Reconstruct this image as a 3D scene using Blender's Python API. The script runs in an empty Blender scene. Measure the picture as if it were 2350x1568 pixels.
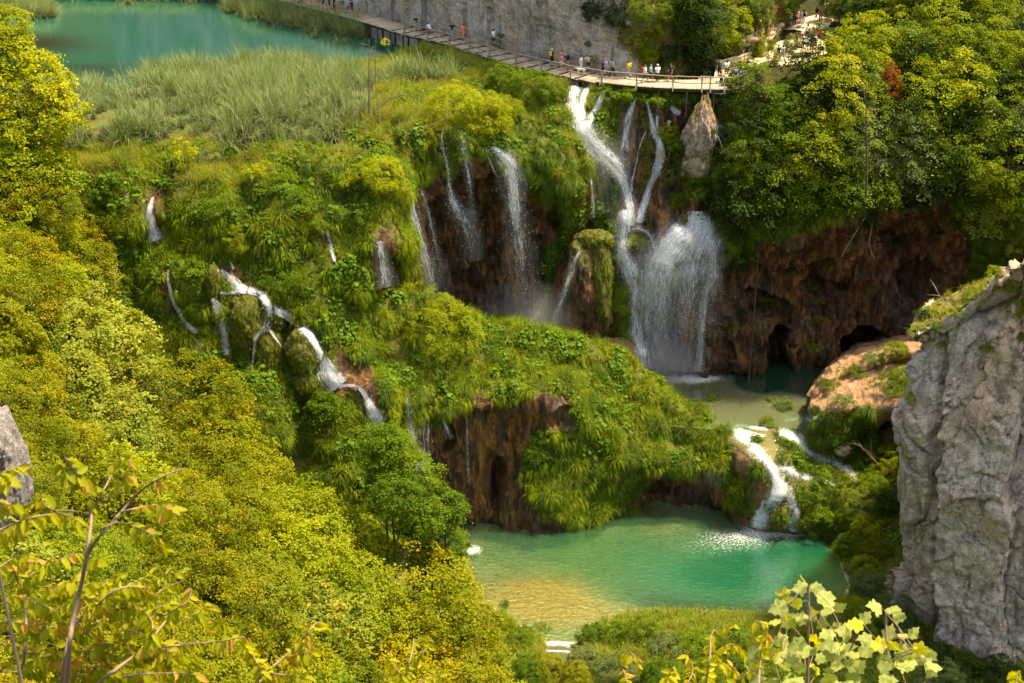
import bpy, math, random
import numpy as np
from mathutils import Vector, Matrix, Euler
from mathutils.bvhtree import BVHTree
random.seed(7)
RNG = np.random.default_rng(7)
R = math.radians
S = bpy.context.scene
COL = S.collection

# ------------------------------------------------------------ camera, light
PITCH, FPX, CAMZ = R(24), 3290.0, 70.0          # measured on a 2350 x 1568 copy of the view
CPI, SPI = math.cos(PITCH), math.sin(PITCH)
cam_d = bpy.data.cameras.new('camera'); cam = bpy.data.objects.new('camera', cam_d); COL.objects.link(cam)
cam.location = (0, 0, CAMZ); cam.rotation_euler = (R(90) - PITCH, 0, 0)
cam_d.sensor_width = 36; cam_d.lens = 36 * FPX / 2350; cam_d.clip_start = .5; cam_d.clip_end = 3000
S.camera = cam
cam_d.dof.use_dof = True; cam_d.dof.focus_distance = 120; cam_d.dof.aperture_fstop = 9

def W(px, py, Y=None, z=None):
    """world point seen at (px, py) on the surveyed view, at world distance Y or height z"""
    u = (px - 1175) / FPX; v = (py - 784) / FPX
    d = np.array([u, CPI - v * SPI, -SPI - v * CPI])
    t = Y / d[1] if Y is not None else (z - CAMZ) / d[2]
    return np.array([0, 0, CAMZ]) + d * t
def proj(P):
    P = np.asarray(P, float); x = P[..., 0]; y = P[..., 1]; z = P[..., 2] - CAMZ
    f = y * CPI - z * SPI; up = y * SPI + z * CPI
    return 1175 + FPX * x / f, 784 - FPX * up / f

SUN_EL, SUN_AZ = R(66), R(75)     # azimuth from +Y towards +X
w = bpy.data.worlds.new('World'); S.world = w; w.use_nodes = True
nt = w.node_tree; bg = nt.nodes['Background']
sky = nt.nodes.new('ShaderNodeTexSky'); sky.sky_type = 'NISHITA'; sky.sun_disc = False
sky.sun_elevation = SUN_EL; sky.sun_rotation = SUN_AZ; sky.air_density = 1.2; sky.dust_density = 2.5; sky.ozone_density = 1
nt.links.new(sky.outputs[0], bg.inputs[0]); bg.inputs[1].default_value = .15
sl = bpy.data.lights.new('sun', 'SUN'); sun = bpy.data.objects.new('sun', sl); COL.objects.link(sun)
sl.energy = 3.4; sl.angle = R(4); sl.color = (1, .93, .80)
sd = Vector((math.sin(SUN_AZ) * math.cos(SUN_EL), math.cos(SUN_AZ) * math.cos(SUN_EL), math.sin(SUN_EL)))
sun.rotation_euler = sd.to_track_quat('Z', 'Y').to_euler(); sun.location = (0, 100, 150)
S.view_settings.view_transform = 'Standard'; S.view_settings.look = 'None'
S.view_settings.exposure = 1.6; S.view_settings.gamma = 1
S.view_settings.use_white_balance = True; S.view_settings.white_balance_temperature = 8700; S.view_settings.white_balance_tint = 10
S.render.engine = 'CYCLES'
cy = S.cycles; cy.max_bounces = 6; cy.diffuse_bounces = 3; cy.glossy_bounces = 2; cy.transmission_bounces = 4
cy.transparent_max_bounces = 16; cy.caustics_reflective = False; cy.caustics_refractive = False
cy.sample_clamp_indirect = 4; cy.use_denoising = True; cy.use_adaptive_sampling = True; cy.volume_bounces = 0

# ------------------------------------------------------------ noise (numpy)
def _h(ix, iy, iz, s):
    n = (ix.astype(np.int64) * 73856093) ^ (iy.astype(np.int64) * 19349663) ^ (iz.astype(np.int64) * 83492791) ^ (s * 2654435)
    n = (n ^ (n >> 13)) * 1274126177; n &= 0x7fffffff; n = (n ^ (n >> 11)) * 668265263; n &= 0x7fffffff
    return ((n >> 7) & 0xffff) / 65535.0
def vnoise(p, s=0):
    f = np.floor(p); i = f.astype(np.int64); t = p - f; t = t * t * (3 - 2 * t); r = 0
    for a in (0, 1):
        for b in (0, 1):
            for c in (0, 1):
                wgt = (t[:, 0] if a else 1 - t[:, 0]) * (t[:, 1] if b else 1 - t[:, 1]) * (t[:, 2] if c else 1 - t[:, 2])
                r = r + wgt * _h(i[:, 0] + a, i[:, 1] + b, i[:, 2] + c, s)
    return r * 2 - 1
def fbm(p, o=4, s=0):
    r = 0; a = 1; n = 0
    for k in range(o):
        r = r + a * vnoise(p * 2 ** k, s + k * 17); n += a; a *= .5
    return r / n
def cells(p, s=0):
    """distance to the nearest and second feature points, and an id of the nearest"""
    i0 = np.floor(p).astype(np.int64); d1 = np.full(len(p), 9.); d2 = np.full(len(p), 9.); idn = np.zeros(len(p))
    for a in (-1, 0, 1):
        for b in (-1, 0, 1):
            for c in (-1, 0, 1):
                j = i0 + np.array([a, b, c])
                q = np.stack([_h(j[:, 0], j[:, 1], j[:, 2], s + k) for k in (1, 2, 3)], 1) + j
                d = np.sqrt(((p - q) ** 2).sum(1)); m = d < d1
                d2 = np.where(m, d1, np.minimum(d2, d)); idn = np.where(m, _h(j[:, 0], j[:, 1], j[:, 2], s + 9), idn); d1 = np.where(m, d, d1)
    return d1, d2, idn
def facets(p, s=0):
    """flat tilted planes, one per cell, and the distance to the joints between them"""
    i0 = np.floor(p).astype(np.int64); d1 = np.full(len(p), 9.); d2 = d1.copy(); off = np.zeros((len(p), 3)); idn = np.zeros((len(p), 3))
    for a in (-1, 0, 1):
        for b in (-1, 0, 1):
            for c in (-1, 0, 1):
                j = i0 + np.array([a, b, c])
                q = np.stack([_h(j[:, 0], j[:, 1], j[:, 2], s + k) for k in (1, 2, 3)], 1) + j
                r = np.stack([_h(j[:, 0], j[:, 1], j[:, 2], s + k) for k in (11, 12, 13)], 1)
                v = p - q; d = np.sqrt((v ** 2).sum(1)); m = d < d1
                d2 = np.where(m, d1, np.minimum(d2, d)); off = np.where(m[:, None], v, off); idn = np.where(m[:, None], r, idn); d1 = np.where(m, d, d1)
    n = idn * 2 - 1; return (off * n).sum(1) * 1.1 + (idn[:, 0] - .5) * .8, d2 - d1
def sm(x, a, b):
    t = np.clip((x - a) / (b - a), 0, 1); return t * t * (3 - 2 * t)
def inpoly(px, py, poly):
    poly = np.asarray(poly, float); r = np.zeros(px.shape, bool); j = len(poly) - 1
    for i in range(len(poly)):
        xi, yi = poly[i]; xj, yj = poly[j]
        c = ((yi > py) != (yj > py)) & (px < (xj - xi) * (py - yi) / (yj - yi + 1e-12) + xi); r ^= c; j = i
    return r

# ------------------------------------------------------------ mesh helpers
def mesh_np(name, V, F, mats, smooth=True, attrs=None, midx=None):
    """V (n,3); F (m,k) of one polygon size or list of such arrays"""
    me = bpy.data.meshes.new(name); Fs = F if isinstance(F, list) else [F]; Fs = [f for f in Fs if len(f)]
    me.vertices.add(len(V)); me.vertices.foreach_set('co', np.asarray(V, np.float32).ravel())
    nl = sum(f.size for f in Fs); nf = sum(len(f) for f in Fs)
    me.loops.add(nl); me.loops.foreach_set('vertex_index', np.concatenate([f.ravel() for f in Fs]).astype(np.int32))
    me.polygons.add(nf)
    tot = np.concatenate([np.full(len(f), f.shape[1]) for f in Fs]).astype(np.int32)
    me.polygons.foreach_set('loop_start', np.concatenate([[0], np.cumsum(tot)[:-1]]).astype(np.int32))
    me.polygons.foreach_set('loop_total', tot)
    if smooth: me.polygons.foreach_set('use_smooth', np.ones(nf, bool))
    if midx is not None: me.polygons.foreach_set('material_index', np.asarray(midx, np.int32))
    for m in (mats if isinstance(mats, (list, tuple)) else [mats]): me.materials.append(m)
    for k, a in (attrs or {}).items():
        a = np.asarray(a, np.float32)
        if a.ndim == 1: me.attributes.new(k, 'FLOAT', 'POINT').data.foreach_set('value', a)
        elif a.shape[1] == 2:
            pass
        else:
            if a.shape[1] == 3: a = np.concatenate([a, np.ones((len(a), 1))], 1).astype(np.float32)
            me.attributes.new(k, 'FLOAT_COLOR', 'POINT').data.foreach_set('color', a.ravel())
    me.update(); me.validate(clean_customdata=False)
    return me
def link(name, me, parent=None, loc=None, rot=None, scale=None):
    o = bpy.data.objects.new(name, me); COL.objects.link(o)
    if parent: o.parent = parent
    if loc is not None: o.location = loc
    if rot is not None: o.rotation_euler = rot
    if scale is not None: o.scale = scale if hasattr(scale, '__len__') else (scale,) * 3
    return o
def tag(o, label, cat, group=None):
    o['label'] = label; o['category'] = cat
    if group: o['group'] = group
    return o
def kind(o, k, label=None):
    o['kind'] = k
    if label: o['label'] = label
    return o
def empty(name, loc, rot=(0, 0, 0), scale=1):
    e = bpy.data.objects.new(name, None); COL.objects.link(e); e.location = loc; e.rotation_euler = rot
    e.scale = (scale,) * 3 if not hasattr(scale, '__len__') else scale; e.empty_display_size = .3
    return e
def gridfaces(nv, nu, off=0):
    a = np.arange(nv * nu).reshape(nv, nu) + off
    return np.stack([a[:-1, :-1], a[1:, :-1], a[1:, 1:], a[:-1, 1:]], -1).reshape(-1, 4)
def cr(P, t):
    """Catmull-Rom along axis 0"""
    n = len(P); t = np.clip(t, 0, n - 1 - 1e-9); i = np.floor(t).astype(int); f = (t - i)
    f = f.reshape((-1,) + (1,) * (P.ndim - 1))
    p0 = P[np.maximum(i - 1, 0)]; p1 = P[i]; p2 = P[i + 1]; p3 = P[np.minimum(i + 2, n - 1)]
    return .5 * ((2 * p1) + (-p0 + p2) * f + (2 * p0 - 5 * p1 + 4 * p2 - p3) * f ** 2 + (-p0 + 3 * p1 - 3 * p2 + p3) * f ** 3)
def normals(G):
    du = np.gradient(G, axis=1); dv = np.gradient(G, axis=0); n = np.cross(du, dv)
    return n / (np.linalg.norm(n, axis=-1, keepdims=True) + 1e-9)
def sheet(C, nv, nu):
    """C (rows, cols, 3) control net, first row far/top, columns left to right -> dense grid with normals towards the viewer"""
    C = np.asarray(C, float)
    # even spacing by arc length along the mean row / column
    def par(Q, n):
        L = np.r_[0, np.cumsum(np.linalg.norm(np.diff(Q, axis=0), axis=-1).mean(axis=1))]
        return np.interp(np.linspace(0, L[-1], n), L, np.arange(len(L)))
    G = cr(C, par(C, nv)); G = np.swapaxes(cr(np.swapaxes(G, 0, 1), par(np.swapaxes(C, 0, 1), nu)), 0, 1)
    N = normals(G)
    if (N * (np.array([0, 0, CAMZ]) - G)).sum(-1).mean() < 0: N = -N
    return G, N

BVH_V, BVH_F = [], []
def add_ground(V, F):
    off = sum(len(v) for v in BVH_V); BVH_V.append(np.asarray(V).reshape(-1, 3)); BVH_F.append(F + off)
class Ground: pass
def finish_bvh():
    V = np.concatenate(BVH_V); F = np.concatenate(BVH_F)
    Ground.t = BVHTree.FromPolygons(V.tolist(), F.tolist())
def hit(px, py, default=None):
    """first terrain point seen at (px, py)"""
    u = (px - 1175) / FPX; v = (py - 784) / FPX
    d = Vector((u, CPI - v * SPI, -SPI - v * CPI)).normalized()
    r = Ground.t.ray_cast(Vector((0, 0, CAMZ)), d)
    return r[0] if r[0] is not None else default
def drop(x, y, z0=90, default=None):
    r = Ground.t.ray_cast(Vector((x, y, z0)), Vector((0, 0, -1)))
    return r[0] if r[0] is not None else default
# ------------------------------------------------------------ materials
class NT:
    def __init__(s, name):
        s.m = bpy.data.materials.new(name); s.m.use_nodes = True; s.t = s.m.node_tree; s.t.nodes.clear()
        s.out = s.n('OutputMaterial')
    def n(s, k, **kw):
        x = s.t.nodes.new('ShaderNode' + k)
        for a, b in kw.items():
            if a.startswith('i_'): x.inputs[a[2:].replace('_', ' ')].default_value = b
            else: setattr(x, a, b)
        return x
    def l(s, a, b): s.t.links.new(a, b)
    def sock(s, x, v):
        if v is None: return
        if hasattr(v, 'is_output') or isinstance(v, bpy.types.NodeSocket): s.l(v, x)
        else: x.default_value = v
    def noise(s, scale, detail=4, vec=None, rough=.55, dist=0):
        x = s.n('TexNoise'); x.inputs['Scale'].default_value = scale; x.inputs['Detail'].default_value = detail
        x.inputs['Roughness'].default_value = rough; x.inputs['Distortion'].default_value = dist
        if vec is not None: s.l(vec, x.inputs['Vector'])
        return x.outputs['Fac']
    def ramp(s, f, stops, mode='LINEAR'):
        x = s.n('ValToRGB'); cr_ = x.color_ramp; cr_.interpolation = mode
        while len(cr_.elements) < len(stops): cr_.elements.new(.5)
        for e, (p, c) in zip(cr_.elements, stops):
            e.position = p; e.color = (c, c, c, 1) if not hasattr(c, '__len__') else (*c, 1)
        s.l(f, x.inputs[0]); return x.outputs[0]
    def mix(s, f, a, b, mode='MIX'):
        x = s.n('Mix', data_type='RGBA', blend_type=mode); s.sock(x.inputs[0], f)
        for k, v in ((6, a), (7, b)):
            if isinstance(v, tuple): x.inputs[k].default_value = (*v, 1) if len(v) == 3 else v
            else: s.l(v, x.inputs[k])
        return x.outputs[2]
    def math(s, op, a, b=None, c=None, clamp=False):
        x = s.n('Math', operation=op, use_clamp=clamp); s.sock(x.inputs[0], a)
        if b is not None: s.sock(x.inputs[1], b)
        if c is not None: s.sock(x.inputs[2], c)
        return x.outputs[0]
    def pos(s, scale=(1, 1, 1)):
        g = s.n('NewGeometry'); mp = s.n('Mapping'); mp.inputs['Scale'].default_value = scale
        s.l(g.outputs['Position'], mp.inputs[0]); return mp.outputs[0]
    def obj(s, scale=(1, 1, 1)):
        g = s.n('TexCoord'); mp = s.n('Mapping'); mp.inputs['Scale'].default_value = scale
        s.l(g.outputs['Object'], mp.inputs[0]); return mp.outputs[0]
    def attr(s, name, kind_='GEOMETRY', out='Fac'):
        x = s.n('Attribute', attribute_name=name, attribute_type=kind_); return x.outputs[out]
    def bump(s, h, strength=.5, dist=.1, normal=None):
        x = s.n('Bump'); x.inputs['Strength'].default_value = strength; x.inputs['Distance'].default_value = dist
        s.l(h, x.inputs['Height'])
        if normal is not None: s.l(normal, x.inputs['Normal'])
        return x.outputs[0]
    def pbsdf(s, col, rough=.8, normal=None, spec=.3, metal=0):
        x = s.n('BsdfPrincipled'); s.sock(x.inputs['Base Color'], (*col, 1) if isinstance(col, tuple) else col)
        s.sock(x.inputs['Roughness'], rough); x.inputs['Specular IOR Level'].default_value = spec; x.inputs['Metallic'].default_value = metal
        if normal is not None: s.l(normal, x.inputs['Normal'])
        return x.outputs[0]
    def done(s, sh):
        s.l(sh, s.out.inputs[0]); return s.m

def leafmat(name, a, b, c=None, cfrac=.0, transl=.4, gloss=.05, varsize=.5, inst=False, rough=.45):
    """leaves: a..b by clump (world noise + object random + per-leaf), odd leaves turned to c"""
    t = NT(name)
    oi = t.n('ObjectInfo').outputs['Random']
    leaf = t.attr('leaf'); n1 = t.noise(varsize, 2, t.pos())
    f = t.math('ADD', t.math('MULTIPLY', leaf, .45), t.math('MULTIPLY', n1, .7))
    f = t.math('ADD', f, t.math('MULTIPLY', t.math('SUBTRACT', oi, .5), .6), clamp=True)
    f = t.math('SUBTRACT', f, .08, clamp=True)
    col = t.mix(f, a, b)
    if c is not None:
        n2 = t.noise(varsize * .7, 2, t.pos((1.3, 1.3, 1.3)))
        thr = t.math('ADD', t.attr('leaf2'), t.math('MULTIPLY', n2, .9))
        k = t.math('MULTIPLY', t.math('SUBTRACT', thr, 1.45 - cfrac), 6, clamp=True)
        col = t.mix(k, col, c)
    p = t.pbsdf(col, rough + .12, spec=gloss * 2.4)
    tr = t.n('BsdfTranslucent'); tc = t.mix(1.0, col, (1.35, 1.25, .45), 'MULTIPLY'); t.l(tc, tr.inputs[0])
    mx = t.n('MixShader'); mx.inputs[0].default_value = transl; t.l(p, mx.inputs[1]); t.l(tr.outputs[0], mx.inputs[2])
    return t.done(mx.outputs[0])

def grassmat(name, root, tip, tip2, dry=None, transl=.35, scale=.22):
    t = NT(name); h = t.attr('h')
    n1 = t.noise(scale, 3, t.pos()); r = t.attr('tint', 'INSTANCER')
    f = t.math('ADD', t.math('MULTIPLY', n1, 1.6), t.math('MULTIPLY', r, .6)); f = t.math('SUBTRACT', f, .6, clamp=True)
    tipc = t.mix(f, tip, tip2)
    if dry is not None:
        k = t.math('MULTIPLY', t.math('SUBTRACT', t.attr('leaf'), .86), 8, clamp=True); tipc = t.mix(k, tipc, dry)
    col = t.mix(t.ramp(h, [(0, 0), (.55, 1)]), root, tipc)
    p = t.pbsdf(col, .6, spec=.10)
    tr = t.n('BsdfTranslucent'); t.l(t.mix(1.0, col, (1.25, 1.2, .5), 'MULTIPLY'), tr.inputs[0])
    mx = t.n('MixShader'); mx.inputs[0].default_value = transl; t.l(p, mx.inputs[1]); t.l(tr.outputs[0], mx.inputs[2])
    return t.done(mx.outputs[0])

def tufa_mat():
    """wet travertine: dark brown to orange draperies, moss where the 'moss' attribute says"""
    t = NT('travertine')
    st = t.noise(.9, 6, t.pos((1, 1, .22)), .65, .6); fine = t.noise(3.2, 6, t.pos((1, 1, .35)), .7, .3)
    big = t.noise(.22, 4, t.pos((1, 1, .6)))
    m = t.math('ADD', t.math('MULTIPLY', st, .6), t.math('MULTIPLY', fine, .4))
    c = t.ramp(m, [(.34, (.008, .005, .003)), (.44, (.040, .020, .009)), (.51, (.14, .062, .016)), (.59, (.34, .155, .040)), (.72, (.52, .30, .12))])
    c2 = t.mix(t.ramp(big, [(.42, 0), (.62, 1)]), c, t.mix(1, c, (.55, .50, .55), 'MULTIPLY'))
    grey = t.mix(t.ramp(fine, [(.3, 0), (.7, 1)]), (.07, .05, .045), (.34, .27, .22))
    c2 = t.mix(t.attr('pale'), c2, grey)
    orange = t.mix(fine, (.22, .09, .03), (.66, .42, .24)); c2 = t.mix(t.attr('sand'), c2, orange)
    mf = t.math('ADD', t.attr('moss'), t.math('MULTIPLY', t.math('SUBTRACT', fine, .5), 1.4)); mf = t.ramp(mf, [(.42, 0), (.58, 1)])
    mo = t.mix(t.ramp(t.noise(.8, 5, t.pos((1, 1, .5)), .65), [(.35, 0), (.62, 1)]), (.085, .070, .008), (.12, .17, .012))
    mo = t.mix(t.ramp(t.noise(2.5, 4, t.pos((1, 1, .3))), [(.5, 0), (.7, .8)]), mo, (.13, .075, .02))
    col = t.mix(mf, c2, mo)
    h = t.math('ADD', t.math('MULTIPLY', fine, .7), t.math('MULTIPLY', t.noise(9, 6, t.pos((1, 1, .6)), .7), .35))
    return t.done(t.pbsdf(col, t.ramp(st, [(.3, .35), (.7, .85)]), t.bump(h, 1, .55), .4))

def rock_mat(name, dark, mid, light, warm, sc=1.0, patch=.5):
    t = NT(name); P = t.pos()
    big = t.noise(.13 * sc, 5, t.pos((1, 1, .45)), .6, .8); med = t.noise(.9 * sc, 7, P, .7, .4); fine = t.noise(6 * sc, 6, P, .75)
    m = t.math('ADD', t.math('MULTIPLY', med, .5), t.math('MULTIPLY', fine, .5))
    c = t.ramp(m, [(.28, dark), (.45, mid), (.62, light)])
    wm = t.mix(t.ramp(m, [(.3, 0), (.65, 1)]), tuple(x * .55 for x in warm), warm)
    c = t.mix(t.ramp(big, [(patch, 0), (patch + .12, 1)]), c, wm)
    streak = t.noise(.55 * sc, 5, t.pos((1, 1, .08)), .6, 1.2)
    c = t.mix(t.ramp(streak, [(.52, 0), (.66, .65)]), c, tuple(x * .75 for x in dark))
    vo = t.n('TexVoronoi', feature='DISTANCE_TO_EDGE'); vo.inputs['Scale'].default_value = .7 * sc
    dn = t.n('TexNoise'); dn.inputs['Scale'].default_value = 1.6 * sc; t.l(P, dn.inputs[0])
    dv = t.n('VectorMath', operation='ADD'); mp = t.n('Mapping'); mp.inputs['Scale'].default_value = (1, 1, .4); t.l(dn.outputs['Color'], dv.inputs[0]); t.l(P, dv.inputs[1])
    t.l(dv.outputs[0], mp.inputs[0]); t.l(mp.outputs[0], vo.inputs['Vector'])
    crack = t.ramp(vo.outputs[0], [(0, 0), (.035, 1)])
    crack = t.math('MAXIMUM', crack, t.ramp(t.noise(.5, 2, P), [(.45, 0), (.6, 1)]))
    lich = t.ramp(t.noise(1.1 * sc, 6, t.pos((1.1, .9, 1)), .7), [(.56, 0), (.62, 1)])
    c = t.mix(t.math('MULTIPLY', lich, .35), c, (.10, .095, .10))
    mf = t.ramp(t.math('ADD', t.attr('moss'), t.math('MULTIPLY', t.math('SUBTRACT', fine, .5), 1.2)), [(.42, 0), (.56, 1)])
    c = t.mix(mf, c, t.mix(med, (.05, .055, .01), (.20, .17, .04)))
    rg = t.math('ABSOLUTE', t.math('SUBTRACT', t.noise(.8 * sc, 6, t.pos((1, 1, 1.3)), .65, .8), .5))
    h = t.math('ADD', t.math('MULTIPLY', fine, .4), t.math('ADD', t.math('MULTIPLY', med, 1.0), t.math('MULTIPLY', rg, -1.2)))
    c = t.mix(t.ramp(rg, [(0, .5), (.022, 0)]), c, (.06, .05, .045))
    h = t.math('ADD', h, t.math('MULTIPLY', crack, .5))
    return t.done(t.pbsdf(c, .9, t.bump(h, .8, .30 / sc), .2))

def soil_mat(name='soil', a=(.016, .018, .005), b=(.05, .048, .012)):
    t = NT(name); n = t.noise(1.1, 6, t.pos(), .65); n2 = t.noise(7, 5, t.pos(), .7)
    return t.done(t.pbsdf(t.mix(t.ramp(n, [(.3, 0), (.7, 1)]), a, b), .95, t.bump(n2, .8, .15), .1))

def water_mat(name, deep, shallow, wave=2.2, strength=.35, dist=.05, ior=1.33, rough=.04, foamc=(.84, .89, .93), refl=.8):
    """surface: lets the bed show by depth, turbid colour below, fresnel reflection; attributes 'depth' 0..1, 'foam' 0..1"""
    t = NT(name); P = t.pos()
    h = t.math('ADD', t.noise(wave, 4, t.pos((1, 1.7, 1)), .6, .5), t.math('MULTIPLY', t.noise(wave * 4, 3, t.pos((1, 1.4, 1)), .6), .35))
    bm = t.bump(h, strength, dist)
    turb = t.mix(t.attr('depth'), shallow, deep)
    df = t.n('BsdfDiffuse'); t.l(turb, df.inputs[0])
    tr = t.n('BsdfTransparent'); t.l(t.mix(t.attr('depth'), (.90, .98, .86), (.2, .75, .5)), tr.inputs[0])
    mx = t.n('MixShader'); t.l(t.ramp(t.attr('depth'), [(0, .06), (.35, .40), (.75, .94)]), mx.inputs[0]); t.l(tr.outputs[0], mx.inputs[1]); t.l(df.outputs[0], mx.inputs[2])
    gl = t.n('BsdfGlossy'); gl.inputs['Roughness'].default_value = rough; t.l(bm, gl.inputs['Normal'])
    fr_ = t.n('Fresnel'); fr_.inputs[0].default_value = ior; t.l(bm, fr_.inputs['Normal']); fr = t.n('Math', operation='MULTIPLY'); t.l(fr_.outputs[0], fr.inputs[0]); fr.inputs[1].default_value = refl
    m2 = t.n('MixShader'); t.l(fr.outputs[0], m2.inputs[0]); t.l(mx.outputs[0], m2.inputs[1]); t.l(gl.outputs[0], m2.inputs[2])
    fm = t.n('BsdfDiffuse'); fm.inputs[0].default_value = (*foamc, 1)
    fn = t.noise(5.5, 7, t.pos((1, 1, 1)), .75, .5)
    ff = t.ramp(t.math('ADD', t.attr('foam'), t.math('MULTIPLY', t.math('SUBTRACT', fn, .5), 1.7)), [(.38, 0), (.95, .95)])
    m3 = t.n('MixShader'); t.l(ff, m3.inputs[0]); t.l(m2.outputs[0], m3.inputs[1]); t.l(fm.outputs[0], m3.inputs[2])
    return t.done(m3.outputs[0])

def fall_mat(name='falling_water'):
    """white water: streaks along the ribbon, gaps let the rock show; attribute dens 0..1, fl = (across, along)"""
    t = NT(name); a = t.n('Attribute', attribute_name='fl'); mp = t.n('Mapping'); mp.inputs['Scale'].default_value = (1, 1, 1)
    t.l(a.outputs['Color'], mp.inputs[0])
    m1 = t.n('Mapping'); m1.inputs['Scale'].default_value = (6.5, .7, 1); t.l(mp.outputs[0], m1.inputs[0])
    m2 = t.n('Mapping'); m2.inputs['Scale'].default_value = (13, 3.4, 1); t.l(mp.outputs[0], m2.inputs[0])
    s1 = t.noise(1, 5, m1.outputs[0], .65, .5); s2 = t.noise(1, 4, m2.outputs[0], .7, .3)
    s = t.math('ADD', t.math('MULTIPLY', s1, .55), t.math('MULTIPLY', s2, .45))
    al = t.math('ADD', t.math('MULTIPLY', t.math('SUBTRACT', s, .5), 4.0), t.math('MULTIPLY', t.math('SUBTRACT', t.attr('dens'), .58), 1.5))
    al = t.math('MULTIPLY', al, 1.5, clamp=True)
    m3 = t.n('Mapping'); m3.inputs['Scale'].default_value = (3.2, .12, 1); t.l(mp.outputs[0], m3.inputs[0])
    veil = t.math('MULTIPLY', t.attr('veil'), t.ramp(t.noise(1, 4, m3.outputs[0], .6), [(.3, 0), (.7, 1)]))
    al = t.math('MAXIMUM', al, veil)
    al = t.math('MULTIPLY', al, .9)
    d = t.n('BsdfDiffuse'); t.l(t.mix(t.ramp(s, [(.3, 0), (.6, 1)]), (.56, .60, .64), (.88, .93, .98)), d.inputs[0])
    t.l(t.bump(s, .8, .25), d.inputs['Normal'])
    tl = t.n('BsdfTranslucent'); tl.inputs[0].default_value = (.84, .90, .96, 1)
    mm = t.n('MixShader'); mm.inputs[0].default_value = .4; t.l(d.outputs[0], mm.inputs[1]); t.l(tl.outputs[0], mm.inputs[2])
    tr = t.n('BsdfTransparent'); mx = t.n('MixShader'); t.l(al, mx.inputs[0]); t.l(tr.outputs[0], mx.inputs[1]); t.l(mm.outputs[0], mx.inputs[2])
    return t.done(mx.outputs[0])
def plain(name, c, rough=.7, spec=.3, var=.0, sc=5):
    t = NT(name)
    if var:
        n = t.noise(sc, 5, t.obj(), .65); c = t.mix(t.ramp(n, [(.3, 0), (.7, 1)]), tuple(x * (1 - var) for x in c), tuple(min(1, x * (1 + var)) for x in c))
    return t.done(t.pbsdf(c, rough, spec=spec))
def wood_mat(name, a, b):
    t = NT(name); n = t.noise(4, 6, t.obj((1, 1, .3)), .7, .4); r = t.attr('leaf')
    c = t.mix(t.ramp(n, [(.3, 0), (.7, 1)]), a, b); c = t.mix(t.math('MULTIPLY', r, .5), c, tuple(x * .5 for x in a))
    return t.done(t.pbsdf(c, .85, t.bump(n, .6, .02), .2))

M = {}
M['tufa'] = tufa_mat()
M['cliff'] = rock_mat('grey_limestone', (.13, .105, .09), (.38, .31, .25), (.70, .59, .47), (.66, .46, .30), 1.0, .46)
M['cliff2'] = rock_mat('weathered_limestone', (.13, .105, .09), (.40, .325, .26), (.72, .61, .49), (.66, .47, .32), 1.0, .46)
M['greyrock'] = rock_mat('grey_rock', (.07, .065, .063), (.19, .175, .165), (.34, .32, .30), (.24, .22, .20), 1.6, .6)
M['brownrock'] = rock_mat('brown_stained_rock', (.09, .065, .045), (.27, .20, .145), (.50, .41, .32), (.40, .24, .12), 1.4, .44)
M['soil'] = soil_mat()
M['fall'] = fall_mat()
M['wood'] = wood_mat('weathered_wood', (.20, .15, .11), (.42, .34, .27))
M['deck'] = wood_mat('deck_wood', (.34, .26, .19), (.58, .47, .36))
M['bark'] = wood_mat('bark', (.05, .04, .03), (.15, .12, .09))
M['deadwood'] = wood_mat('bleached_wood', (.12, .09, .07), (.30, .24, .19))
M['palewood'] = wood_mat('pale_twigs', (.25, .18, .13), (.50, .38, .28))
# ------------------------------------------------------------ terrain
def rows(*rs):
    """each row: list of (px, py, Y) ; ('z', ...) rows give z instead of Y"""
    out = []
    for r in rs:
        k = 'Y'
        if r[0] == 'z': k = 'z'; r = r[1:]
        out.append([W(a, b, **{k: c}) for a, b, c in r])
    return out
def polymask(px, py, polys, soft):
    m = np.zeros(px.shape)
    for pl in polys: m = np.maximum(m, inpoly(px, py, pl).astype(float))
    return m
BROWN = [[(893,560),(900,470),(950,455),(985,400),(1040,420),(1060,360),(1130,350),(1150,380),(1210,390),(1230,440),(1300,440),(1352,470),(1370,530),(1330,600),(1270,775),(1000,775),(985,640),(960,600),(905,580)],
         [(1632,600),(1700,560),(1860,520),(1980,480),(2060,450),(2170,440),(2250,560),(2130,780),(2100,860),(1620,880)],
         [(930,1200),(950,985),(1085,925),(1300,905),(1320,980),(1220,1000),(1190,1080),(1260,1180),(1330,1215),(1250,1260),(1080,1240)],
         [(1440,1160),(1480,1090),(1640,1070),(1700,1180)],
         [(1270,790),(1275,650),(1340,545),(1400,640),(1385,740),(1450,790),(1480,880)],
         [(1455,880),(1480,660),(1560,640),(1640,620),(1660,880)],
         [(780,880),(770,800),(845,845),(880,920),(850,960),(820,900)],
         [(850,640),(845,570),(895,560),(940,640),(900,680)]]
def warp(px, py, P, amp=26, sc=.35):
    q = np.asarray(P).reshape(-1, 3) * sc
    return px + amp * fbm(q, 3, 31).reshape(px.shape), py + amp * fbm(q, 3, 57).reshape(py.shape)

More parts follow.
